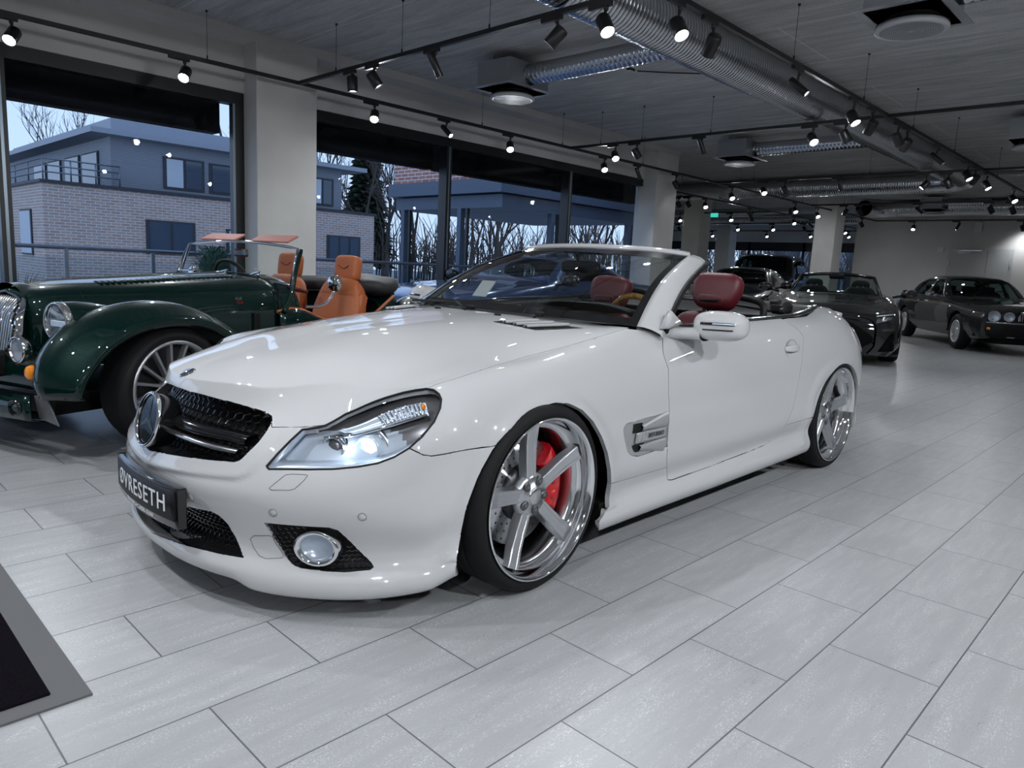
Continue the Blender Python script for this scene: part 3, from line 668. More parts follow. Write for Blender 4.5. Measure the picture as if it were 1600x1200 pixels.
# ---- fog lamps in their dark pockets
fg = SK.panel('fog_lamp_surround', ('fog',), 'black_trim', bumper, side=0, gap=0, lip=.02, off=-.012)
FP, FN = on_skin((-.681, -.617, .229), 0.)
for k, sg in enumerate((1, -1)):
    M = axM((FP.x-.014, (FP.y-.010)*sg, FP.z), (-.80, -.56*-sg if False else (-.56 if FP.y*sg < 0 else .56), .02), (0, 0, 1)) @ Matrix.Diagonal((.94, 1.22, 1, 1))
    MB().lathe([(.040, -.02), (.041, .004), (.047, .014), (.054, .016), (.058, .010), (.06, -.02)], 36, M).build('fog_lamp_ring', 'chrome', fg[k])
    MB().lathe([(.0405, .002), (.03, -.012), (.012, -.016), (0, -.016)], 32, M).build('fog_lamp_reflector', 'lamp_bright', fg[k])
    MB().lathe([(0, .012), (.015, .011), (.03, .006), (.0405, -.002)], 32, M).build('fog_lamp_lens', 'lamp_glass', fg[k])
    hb = MB()
    p0, d0 = ol('fog')
    for i in range(7):
        for j in range(5):
            a = Vector((-.60+.02*j*.6, 0, 0))
    hb = None
# pocket grid beside each fog lamp
d_ = Vector(ol('fog')[1]).normalized()
def patch_grid(key, off, step, r):
    p, d = ol(key); d = Vector(d).normalized(); e1 = d.cross(Vector((0, 0, 1))).normalized(); e2 = d.cross(e1)
    poly = [(Vector(q).dot(e1), Vector(q).dot(e2)) for q in p]; a0 = min(q[0] for q in poly); a1 = max(q[0] for q in poly); b0 = min(q[1] for q in poly); b1 = max(q[1] for q in poly); w0 = np.mean([Vector(q).dot(d) for q in p])
    mb = MB(); f0 = Vector((FP.x, -FP.y, FP.z)); fa, fb = f0.dot(e1), f0.dot(e2)
    def pt(a, b):
        h = SK.bvh.ray_cast(e1*a+e2*b+d*(w0-1.5), d)
        return None if h[0] is None else h[0]+d*off
    n = int((a1-a0)/step)+1; m = int((b1-b0)/(step*.75))+1
    for i in range(m+1):
        for j in range(n+1):
            a = a0+j*step+(step/2 if i % 2 else 0); b = b0+i*step*.72
            if key == 'fog' and ((a-fa)/.078)**2+((b-fb)/.060)**2 < 1: continue
            for (da, db), (ea, eb) in ((((-step/2, -step/5)), (0, -step*.45)), ((0, -step*.45), (step/2, -step/5)), ((-step/2, -step/5), (-step/2, step*.25))):
                if inside(poly, a+da, b+db) and inside(poly, a+ea, b+eb):
                    A = pt(a+da, b+db); B = pt(a+ea, b+eb)
                    if A is not None and B is not None and (A-B).length < .05: mb.tube([(A.x, -A.y, A.z), (B.x, -B.y, B.z)], r, 4, False)
    return mb
pg = patch_grid('fog', .008, .017, .0018)
pg.build('fog_lamp_grid', 'black_gloss', fg[0]); pg.mirrored().build('fog_lamp_grid', 'black_gloss', fg[1])
# ---- headlights
lens = SK.panel('headlight', ('lamp',), 'lamp_glass', car, side=0, gap=.002, lip=0, off=-.002)
lp, ld = ol('lamp'); ld = Vector(ld).normalized(); ld = Vector((ld.x, -ld.y, ld.z))
lfac = SK.faces('lamp'); lids = sorted({v for f in lfac for v in f}); lm = {v: i for i, v in enumerate(lids)}
LP = [Vector((SK.V[v][0], -SK.V[v][1], SK.V[v][2])) for v in lids]; LC = sum(LP, Vector())/len(LP)
rim_pts = [Vector((x, -y, z)) for x, y, z in lp]
back = Vector((.82, .52, .0)).normalized()
def bowl(scale, depth): return [LC+(p-LC)*scale+back*depth for p in LP]
for k, sg in enumerate((1, -1)):
    S = lambda p: (p[0], p[1]*sg, p[2])
    # bowl: lower half bright, upper half smoked
    B = bowl(.93, .062); hb = MB()
    hb.add([S(p) for p in B], [[lm[v] for v in f] for f in lfac], True)
    cz = lambda f: np.mean([SK.V[v][2] for v in f])-(.560+.15*(np.mean([SK.V[v][0] for v in f])+.6))
    for i, f in enumerate(lfac): hb.m[i] = 0 if cz(f) < 0 and np.mean([SK.V[v][0] for v in f]) < -.505 else 1
    hb.build('headlight_reflector', ['lamp_bright', 'lamp_smoke'], lens[k])
    wl = MB(); n = len(rim_pts)
    r0 = [on_skin(p, -.004)[0] for p in rim_pts]; r0 = [LC+(p-LC)*.995 for p in r0]; r1 = [LC+(p-LC)*.93+back*.064 for p in rim_pts]
    wl.grid([[S(p) for p in r0], [S(p) for p in r1]], closev=True)
    for i in range(n): wl.m[i] = 0 if (i < 7 or i >= n-1) else 1
    wl.build('headlight_housing', ['lamp_bright', 'lamp_smoke'], lens[k], solid=.004)
    # rubber seal round the lens
    rr = []
    for i in range(n):
        a, b = rim_pts[i], rim_pts[(i+1) % n]
        for t in (0, .34, .67): rr.append(S(on_skin(a.lerp(b, t), -.001)[0]))
    MB().tube(rr, .0034, 6, False, True).build('headlight_seal', 'black_trim', lens[k])
    for (c, r, xen) in (((-.590, -.553, .507), .038, False), ((-.525, -.640, .517), .038, True)):
        C_ = Vector(c); M = axM(S(C_), (-.93, -.36*sg, .02), (0, 0, 1))
        pj = MB().lathe([(r*1.12, -.05), (r*1.14, .006), (r*1.02, .012), (r*.92, .008), (r*.9, -.01)], 28, M).build('projector_ring', 'lamp_frost' if xen else 'chrome', lens[k])
        MB().lathe([(0, .012), (r*.5, .009), (r*.85, -.002), (r*.9, -.012)], 28, M).build('projector_lens', 'lamp_xenon' if xen else 'lamp_smoke', pj)
        if xen:
            MB().lathe([(r*1.15, -.03), (r*1.6, -.012), (r*1.62, -.03), (r*1.2, -.06)], 28, M, arc=(PI*.9, PI*1.9)).build('projector_bezel', 'brushed_silver', pj)
    # pebbled indicator chamber in the upper tail of the lamp
    G = []
    tl = [(-.60, -.56, .600), (-.54, -.61, .628), (-.48, -.66, .655), (-.43, -.70, .672), (-.395, -.735, .680)]; bl = [(-.57, -.60, .585), (-.52, -.655, .598), (-.47, -.70, .612), (-.43, -.735, .625), (-.40, -.765, .635)]
    tb = curve(tl, 22); bb = curve(bl, 22)
    for a, b in zip(tb, bb):
        G.append([S(on_skin(Vector(a).lerp(Vector(b), t), -.026+.004*math.sin(60*t))[0]) for t in np.linspace(0, 1, 9)])
    MB().grid(G).build('indicator_reflector', 'lamp_frost', lens[k])
    pe = MB()
    for i in range(1, 21, 1):
        for j in range(1, 8, 1):
            if (i > 8): pe.ball(G[i][j], (.0045, .0045, .0045), 6, 4)
    pe.build('indicator_pebbles', 'lamp_chrome', lens[k])
    q, n_ = on_skin((-.405, -.745, .655), -.012); pe = MB(); pe.ball(S(q), (.008, .006, .01), 8, 6); pe.build('indicator_bulb', 'amber', lens[k])
    # chrome blade that splits the two chambers
    bl2 = [S(on_skin(p, -.02)[0]) for p in curve([(-.63, -.55, .565), (-.56, -.625, .582), (-.48, -.70, .606), (-.40, -.76, .632)], 16)]
    MB().tube(bl2, .0042, 6).build('headlight_blade', 'chrome', lens[k])
# ---- hood details
em = on_skin((-.808, 0, .69), .001); M = axM(em[0], em[1], (0, 1, 0)); MB().lathe([(0, .004), (.022, .0035), (.026, .002), (.028, -.002)], 28, M).build('hood_emblem', 'chrome', hood)
def hood_vent(sg):
    """four angled slots near the windscreen"""
    A = [(.285, .32), (.425, .345), (.545, .585), (.335, .51)]                           # corners on the hood in plan
    def P(s, t, lift):
        a = Vector(A[0]).lerp(Vector(A[1]), t); b = Vector(A[3]).lerp(Vector(A[2]), t); q = a.lerp(b, s); return (q.x, q.y*sg, SK.top(q.x, q.y)+lift)
    op = MB().grid([[P(s, t, .0012) for t in np.linspace(0, 1, 9)] for s in np.linspace(0, 1, 17)]).build('hood_vent', 'black_trim', hood)
    fin = MB(); msh = MB()
    for k in range(3):
        s0 = .20+k*.245
        G = []
        for t in np.linspace(.02, .98, 12):
            G.append([P(s0+.02, t, .002), P(s0+.04, t, .011), P(s0+.09, t, .013), P(s0+.11, t, .004)])
        fin.grid(G)
    fin.build('vent_fin', 'pearl_paint' if False else 'brushed_paint', op, solid=.003)
    for k in range(10):
        msh.tube([P(.02+.96*s, .04+k*.1, .002) for s in np.linspace(0, 1, 10)], .0012, 4)
    msh.build('vent_mesh', 'dark_metal', op)
mat('brushed_paint', (.36, .36, .37), .45)
hood_vent(-1); hood_vent(1)
# raised feature lines of the bonnet are in its surface; washer jets
for sg in (1, -1): MB().box((.43, .2*sg, SK.top(.43, .2)+.004), (.02, .03, .008), bev=.003).build('washer_jet', 'black_trim', hood)
# ---- fender vents
fv = SK.panel('fender_vent', ('vent',), 'vent_silver', car, side=0, gap=.001, lip=.02, off=-.003)
for k, sg in enumerate((-1, 1)):
    def V_(x, z, lift): return (x, sg*(SK.side(x, z)+lift), z)
    dk = MB(); dk.grid([[V_(x, z, -.0005) for x in np.linspace(*xr, 5)] for z, xr in ((.515, (.50, .56)), (.495, (.50, .565)), (.478, (.497, .57)))])
    dk.grid([[V_(x, z, -.0005) for x in np.linspace(*xr, 5)] for z, xr in ((.43, (.505, .59)), (.41, (.52, .58)), (.398, (.535, .575)))]); dk.build('vent_slot', 'black_trim', fv[k])
    for zc, h, dz in ((.49, .045, .018), (.415, .04, -.012)):
        G = [[V_(x, zc+dz*(x-.52)/.2+h*a*(.55+.9*(x-.56)/.17 if x > .56 else .55), b) for a, b in ((-.5, .0), (-.3, .006), (.3, .010), (.5, .0))] for x in np.linspace(.555, .735, 8)]
        MB().grid(G).build('vent_fin', 'vent_silver', fv[k])
    def wv(p, sg=sg):
        x = .60+p.x*(1 if sg < 0 else -1); z = .455+p.y; return (x, sg*(SK.side(x, z)+.002+p.z), z)
    G = [[V_(x, z, .0035) for x in np.linspace(.52, .74, 10)] for z in (.434, .442, .470, .478)]
    MB().grid(G).build('vent_badge', 'vent_silver', fv[k], solid=.004)
    text_mb('V12', .048, .0016, None, 'CENTER', 1.0, lambda p: wv(Vector((p.x-.038, p.y, p.z+.005)))).build('badge_lettering', 'chrome', fv[k])
    text_mb('BITURBO', .026, .0014, None, 'CENTER', 1.05, lambda p: wv(Vector((p.x+.058, p.y+.002, p.z+.005)))).build('badge_lettering', 'lamp_dark', fv[k])
# ---- windscreen
WB = curve([(.735, -.715, .862), (.60, -.58, .876), (.515, -.38, .884), (.485, 0, .888), (.515, .38, .884), (.60, .58, .876), (.735, .715, .862)], 41)
WT = curve([(1.365, -.555, 1.178), (1.275, -.42, 1.192), (1.215, -.2, 1.200), (1.20, 0, 1.203), (1.215, .2, 1.200), (1.275, .42, 1.192), (1.365, .555, 1.178)], 41)
G = []
for a, b in zip(WB, WT):
    a, b = Vector(a), Vector(b); G.append([a.lerp(b, t)+Vector((-.035, 0, .03))*math.sin(PI*t) for t in np.linspace(0, 1, 15)])
ws = MB().grid(G).build('windshield', 'screen_glass', car)
def frit(ii, jj): MB().grid([[Vector(G[i][j])+Vector((-.0015, 0, .0015)) for j in jj] for i in ii]).build('windshield_border', 'black_gloss', ws)
frit(range(41), (0, 1)); frit(range(41), (12, 13, 14)); frit((0, 1), range(1, 13)); frit((38, 39, 40), range(1, 13))
# surround: header and pillars in body colour
prof = []
def pillar(sg):
    G = []
    for t in np.linspace(0, 1, 20):
        g = [Vector(q) for q in (G0[0] if sg < 0 else G0[-1])]
        i = t*14; k = min(int(i), 13); p = g[k].lerp(g[k+1], i-k)
        w = .115-.03*t; th = .045
        ax = (g[-1]-g[0]).normalized(); out = Vector((.62, .78*sg, 0)).normalized(); out = (out-ax*out.dot(ax)).normalized(); up = out.cross(ax).normalized(); up = up if up.z > 0 else -up
        G.append([p+out*a*w+up*b*th for a, b in ((-.04, .06), (.2, .17), (.55, .12), (.85, -.12), (1.0, -.55), (.8, -.85), (.35, -.8), (-.02, -.4))])
    mb = MB().grid(G, closev=True); mb.f.append([len(mb.v)-8+i for i in range(8)]); mb.m.append(0); mb.sm.append(False); return mb
G0 = G
fr = MB().join(pillar(-1)).join(pillar(1))
H = []
for i, p in enumerate(WT):
    p = Vector(p); q = WT[min(i+1, 40)]-WT[max(i-1, 0)]; t = Vector(q).normalized(); out = Vector((t.y, -t.x, 0)).normalized(); out = out if out.x > 0 else -out
    H.append([p+out*a+Vector((0, 0, b)) for a, b in ((-.012, -.004), (-.004, .010), (.03, .019), (.065, .012), (.085, -.012), (.06, -.032), (.01, -.02))])
fr.grid(H, closev=True); e = len(fr.v)
fr.f.append([e-1-i for i in range(7)]); fr.m.append(0); fr.sm.append(False); fr.f.append([e-41*7+i for i in range(7)]); fr.m.append(0); fr.sm.append(False)
frm = fr.build('windshield_frame', 'pearl_paint', car)
for sg in (-1, 1):
    g = [Vector(q) for q in (G[0] if sg < 0 else G[-1])]; ax = (g[-1]-g[0]).normalized(); out = Vector((.62, .78*sg, 0)).normalized(); out = (out-ax*out.dot(ax)).normalized()
    MB().tube([p+out*(.112-.028*i/14)-Vector((0, 0, .022)) for i, p in enumerate(g)][1:], .012, 8).build('pillar_seal', 'black_trim', frm)
# wipers lying along the base of the glass
for a, b, pv in (((.50, .48, .895), (.55, -.15, .897), (.50, .05, .89)), ((.515, -.02, .897), (.69, -.60, .886), (.52, -.36, .89))):
    a, b, pv = Vector(a), Vector(b), Vector(pv); w = MB(); w.tube([a, (a+b)/2+Vector((-.012, 0, .006)), b], .007, 6); w.tube([pv+Vector((-.03, 0, -.012)), (a+b)/2+Vector((-.015, 0, .012))], .006, 6); w.box(pv[:], (.03, .04, .02), bev=.005); w.build('wiper', 'black_trim', car)
# ---- belt line trim and tub
tub = MB()
belt = [(.80, .765, .866), (1.1, .78, .868), (1.5, .785, .885), (1.9, .79, .896), (2.2, .785, .912), (2.47, .745, .945)]
bc = curve(belt, 30)
for sg in (-1, 1):
    MB().grid([[(p[0], sg*(p[1]+.025), p[2]-.001), (p[0], sg*(p[1]+.008), p[2]+.006), (p[0], sg*(p[1]-.03), p[2]+.004), (p[0], sg*(p[1]-.05), p[2]-.03)] for p in bc]).build('belt_trim', 'black_gloss', car, solid=.004)
    di = MB().grid([[(p[0], sg*(p[1]-.04), p[2]-.012), (p[0], sg*(p[1]-.075), p[2]-.03), (p[0], sg*(p[1]-.085), p[2]-.10), (p[0], sg*(p[1]-.06), p[2]-.2), (p[0], sg*(p[1]-.08), .30)] for p in bc[:24]]).build('door_lining', 'black_leather', car, solid=.01)
    MB().grid([[(p[0], sg*(p[1]-.094), p[2]-.13+a) for a in (0, .03)] for p in bc[2:20]]).build('wood_inlay', 'wood', di, solid=.006)
    MB().box((1.45, sg*.69, .835), (.12, .012, .03), bev=.005).build('inner_handle', 'brushed_silver', di)
tub.bx(.75, 2.5, -.70, .70, .22, .26); tub.bx(.72, .78, -.72, .72, .22, .80); tub.bx(2.30, 2.36, -.70, .70, .25, .86)
tub.build('cabin_tub', 'black_leather', car)
# tonneau behind the seats
G = []
for s in np.linspace(0, 1, 13):
    r = []
    for y in np.linspace(-.775, .775, 25):
        a = abs(y)/.775; x1 = 2.735-.27*a**2.2; x0 = 2.16; z1 = SK.top(x1+.01, y) if SK.top(x1+.01, y) > .8 else .945
        r.append((x0+(x1-x0)*s, y, .872-.012*math.sin(PI*s)+(z1-.872-.004)*s**1.5+.012*a*a*(1-s)))
    G.append(r)
ton = MB().grid(G).build('tonneau_panel', 'black_leather', car, solid=.008)
for sg in (-1, 1):
    pts = curve([(2.20, sg*.20, .86), (2.21, sg*.20, .935), (2.22, sg*.27, .965), (2.22, sg*.47, .965), (2.21, sg*.55, .935), (2.20, sg*.56, .86)], 24)
    MB().tube(pts, .020, 10).build('roll_hoop', 'black_leather', car)
MB().tube(curve([(2.27, -.62, .90), (2.25, -.3, .93), (2.25, .3, .93), (2.27, .62, .90)], 20), .008, 8).build('roll_bar', 'dark_metal', car)
for sg in (-1, 1):
    bx_ = MB(); bx_.box((2.30, sg*.62, .925), (.12, .10, .07), bev=.02); bx_.box((2.27, sg*.60, .955), (.05, .06, .03), bev=.008); bx_.build('roof_latch', 'black_leather', car); MB().box((2.24, sg*.66, .915), (.05, .03, .03), bev=.008).build('roof_latch_bracket', 'dark_metal', car)
# ---- seats
def sball(c, d, e=.45, n=28, m=18, M=None):
    """rounded cushion: superellipsoid"""
    G = []
    f = lambda w, k: math.copysign(abs(w)**k, w)
    for i in range(m+1):
        u = -PI/2+PI*i/m; r = []
        for j in range(n):
            v = 2*PI*j/n; p = Vector((d[0]*f(math.cos(u), e)*f(math.cos(v), e), d[1]*f(math.cos(u), e)*f(math.sin(v), e), d[2]*f(math.sin(u), e)))
            if M is not None: p = M @ p
            r.append((c[0]+p.x, c[1]+p.y, c[2]+p.z))
        G.append(r)
    return MB().grid(G, closev=True)
for sg, dz in ((-1, 0), (1, -.05)):
    yc = .385*sg; se = node('seat', car, (-.10 if sg < 0 else -.06, yc, dz))
    sball((1.60, 0, .40), (.28, .25, .09)).build('seat_cushion', 'red_leather', se)
    Ry = Matrix.Rotation(math.radians(-18), 3, 'Y')
    bk = sball((1.99, 0, .66), (.085, .235, .235), .5, M=Matrix.Rotation(math.radians(20), 3, 'Y')).build('backrest', 'red_leather', se)
    for s in (-1, 1): sball((1.93, .20*s, .62), (.07, .055, .21), .6, M=Matrix.Rotation(math.radians(20), 3, 'Y')).build('side_bolster', 'red_leather', bk)
    hr = sball((2.075, 0, 1.0), (.066, .142, .105), .50, M=Matrix.Rotation(math.radians(12), 3, 'Y'))
    # taper towards the neck
    hr.v = [(x, y*(1-.22*max(0, (1.0-z))/.09), z) for x, y, z in hr.v]
    ho = hr.build('headrest', 'red_leather', se)
    MB().tube([(1.998, -.055, .955), (1.994, 0, .951), (1.998, .055, .955)], .008, 8).build('headrest_slot', 'black_trim', ho)
    sball((2.018, 0, .953), (.022, .085, .034), .5).build('headrest_pad', 'red_leather', ho)
    for s in (-1, 1): MB().cyl((2.10, .06*s, .80), (2.085, .06*s, .94), .008).build('headrest_post', 'chrome', ho)
# ---- dashboard and steering wheel
G = []
for s in np.linspace(0, 1, 12):
    r = []
    for y in np.linspace(-.70, .70, 25):
        a = abs(y)/.70; x0 = .56+.2*a**2; x1 = 1.05; bump = .045*math.exp(-((y+.38)/.17)**2)*math.sin(PI*min(1, s*1.1)); r.append((x0+(x1-x0)*s, y, .865-.01*s-.05*max(0, s-.8)*5*.6+bump))
    r[:] = r; G.append(r)
G.append([(1.06, y, .70) for y in np.linspace(-.7, .7, 25)]); G.append([(1.0, y, .5) for y in np.linspace(-.7, .7, 25)])
dash = MB().grid(G).build('dashboard', 'black_leather', car)
G = []
for s in np.linspace(0, 1, 9):
    G.append([(.80+.30*s, -.62+.52*t, .915-.02*s+.028*math.sin(PI*t)-.06*max(0, s-.7)*2+.004*math.sin(9*t+5*s)) for t in np.linspace(0, 1, 14)])
MB().grid(G).build('dashboard_cover', 'grey_cloth', dash, solid=.004)
SW = axM((1.245, -.385, .80), (.92, 0, .38), (0, 1, 0)); sw = node('steering_wheel', car)
ring = [SW @ Vector((.185*math.cos(a), .185*math.sin(a), 0)) for a in np.linspace(0, 2*PI, 40, endpoint=False)]
MB().tube(ring[0:40], .0155, 10, False, True).build('steering_rim', 'wood', sw)
hubm = MB(); hubm.lathe([(0, .03), (.05, .026), (.065, .005), (.06, -.03)], 24, SW)
for a in (PI*.02, PI*.98, PI*1.5): hubm.tube([SW @ Vector((.05*math.cos(a), .05*math.sin(a), .008)), SW @ Vector((.178*math.cos(a), .178*math.sin(a), 0))], .016, 8)
hubm.build('steering_hub', 'black_leather', sw); MB().cyl(SW @ Vector((0, 0, -.02)), SW @ Vector((0, 0, -.25)), .03).build('steering_column', 'black_trim', sw)
MB().box((1.62, 0, .52), (.75, .22, .20), bev=.03).build('center_console', 'wood', car)
rm = sball((1.22, 0, 1.098), (.022, .125, .036), .5); rm.cyl((1.20, 0, 1.13), (1.19, 0, 1.19), .012); rm.build('interior_mirror', 'black_trim', car)
MB().box((1.235, 0, 1.178), (.10, .20, .025), bev=.01).build('overhead_console', 'black_trim', car)
# ---- doors: mirror, handle
for k, sg in enumerate((-1, 1)):
    dr = doors[k]
    mr = sball((.97, .965*sg, .884), (.078, .112, .062), .74, 32, 20, Matrix.Rotation(-.20*sg, 3, 'Z'))
    mr.v = [(x, y, z+.010*((abs(y)-1.0)/.1 if False else 0)) for x, y, z in mr.v]
    mo = mr.build('door_mirror', 'pearl_paint', dr)
    G = []
    for t in np.linspace(0, 1, 10):
        c = Vector((.90, .78*sg, .842)).lerp(Vector((.95, .91*sg, .846)), t); w = .075-.02*t; h = .030-.004*math.sin(PI*t)
        G.append([c+Vector((w*math.cos(a), 0, h*math.sin(a))) for a in np.linspace(0, 2*PI, 16, endpoint=False)])
    MB().grid(G, closev=True).build('mirror_stalk', 'pearl_paint', mo)
    sp = MB(); sp.grid([[(.78+.03*s, sg*(.80+.012*s-.0), .862+.0*s), (.84+.1*s, sg*(.795), .875+.06*(1-s))] for s in np.linspace(0, 1, 4)]); sp.build('mirror_sail', 'pearl_paint', mo, solid=.02)
    def shell(t, z, lift):
        y = .885+.165*t; 
        h = None
        M3 = Matrix.Rotation(.20*sg, 3, 'Z'); 
        for it in range(1):
            lo, hi = 0., .2
            for q in range(22):
                m_ = (lo+hi)/2; d = Vector((-m_, (y-.965)*sg, z-.884)); d = M3 @ d
                if (abs(d.x/.078)**(2/.74)+abs(d.y/.112)**(2/.74)+abs(d.z/.062)**(2/.74)) < 1: lo = m_
                else: hi = m_
        return (.97-lo-lift, y*sg, z)
    for nm, z0, z1, t0, t1, mm_ in (('mirror_indicator', .890, .9005, .18, 1.0, 'black_gloss'), ('mirror_slot', .868, .8735, .25, .98, 'black_gloss'), ('mirror_lens', .893, .8985, .5, 1.02, 'lamp_frost')):
        lift = .0018 if nm != 'mirror_lens' else .003
        G = [[shell(t, z0+(z1-z0)*u+.004*(t-.5), lift) for u in (0, .5, 1)] for t in np.linspace(t0, t1, 20)]
        MB().grid(G).build(nm, mm_, mo, solid=.002)
    MB().grid([[(1.045, sg*(.88+.165*t), .884+.05*math.sin(a)*math.sqrt(max(0, 1-(2*t-1)**2)+.02)) for a in np.linspace(-1.5, 1.5, 7)] for t in np.linspace(.02, .98, 12)]).build('mirror_glass', 'chrome', mo, solid=.003)
    hx, hz = 1.872, .738; hy = SK.side(hx, hz)
    hM = axM((hx, sg*hy, hz), (0, sg, .12), (1, 0, 0))
    rec = MB().lathe([(0, -.008), (.035, -.006), (.052, -.001), (.058, .0012), (.061, .0)], 32, hM @ Matrix.Diagonal((1.12, .78, 1, 1))); ro = rec.build('handle_recess', 'pearl_paint', dr)
    hb = sball((0, 0, 0), (.082, .017, .010), .6, 24, 12); hb.v = [(hM @ Vector((x, y+.004, z+.016-.02*(x/.09)**2)))[:] for x, y, z in hb.v]; ho = hb.build('door_handle', 'pearl_paint', dr); MB().tube([hM @ Vector((.0685*math.cos(a), .0478*math.sin(a), .0005)) for a in np.linspace(0, 2*PI, 40, endpoint=False)], .0011, 5, False, True).build('recess_edge', 'cast_grey', ro)
    MB().tube([hM @ Vector((x, .018, .018-.02*(x/.09)**2)) for x in np.linspace(-.07, .07, 12)], .0025, 6).build('handle_strip', 'chrome', ho)
    # bright sill strip of the side step is part of the paint; door lock
    MB().lathe([(0, .002), (.006, .0015), (.007, 0)], 12, axM((hx+.062, sg*SK.side(hx+.062, hz), hz), (0, sg, .1))).build('door_lock', 'chrome', dr)
# ---- rear lamps and spoiler lip
for sg in (-1, 1):
    G = []
    for t in np.linspace(0, 1, 12):
        a = Vector((3.02, .815, .83)).lerp(Vector((3.22, .70, .83)), t); b = Vector((3.06, .835, .66)).lerp(Vector((3.30, .68, .66)), t)
        G.append([(lambda q, n: (q.x, -q.y*(-sg) if False else sg*abs(q.y), q.z))(*on_skin((p.x, -p.y, p.z), .004)) for p in (a.lerp(b, u) for u in np.linspace(0, 1, 8))])
    MB().grid(G).build('tail_light', 'lamp_chrome', car, solid=.004)
G = []
for y in np.linspace(-.60, .60, 33):
    x = 3.37-.10*abs(y/.64)**2; z = min(SK.top(x-.08, y), .872); G.append([(x-.12, y, SK.top(x-.12, y)+.001), (x-.03, y, z+.010), (x+.025, y, z+.045), (x+.032, y, z+.040), (x+.0, y, z-.012)])
MB().grid(G).build('rear_spoiler', 'pearl_paint', trunk, solid=.004)
# ---- wheel wells and floor pan
wl = MB()
for xc in (.0, 2.56):
    for sg in (-1, 1):
        q = MB(); ar = (PI-.15, 2*PI+.15) if sg > 0 else (-.15, PI+.15); M = Matrix.Translation((xc, 0, .31)) @ axM((0, 0, 0), (0, sg, 0), (1, 0, 0))
        q.lathe([(0, .40), (.368, .40), (.368, .815)], 36, M, arc=ar); q.build('wheel_well', 'black_trim', car)
MB().bx(-.70, 3.2, -.50, .50, .13, .22).build('floor_pan', 'black_trim', car)
for sg in (-1, 1): MB().bx(.36, 2.16, sg*.50, sg*.86, .15, .22).build('floor_pan', 'black_trim', car)
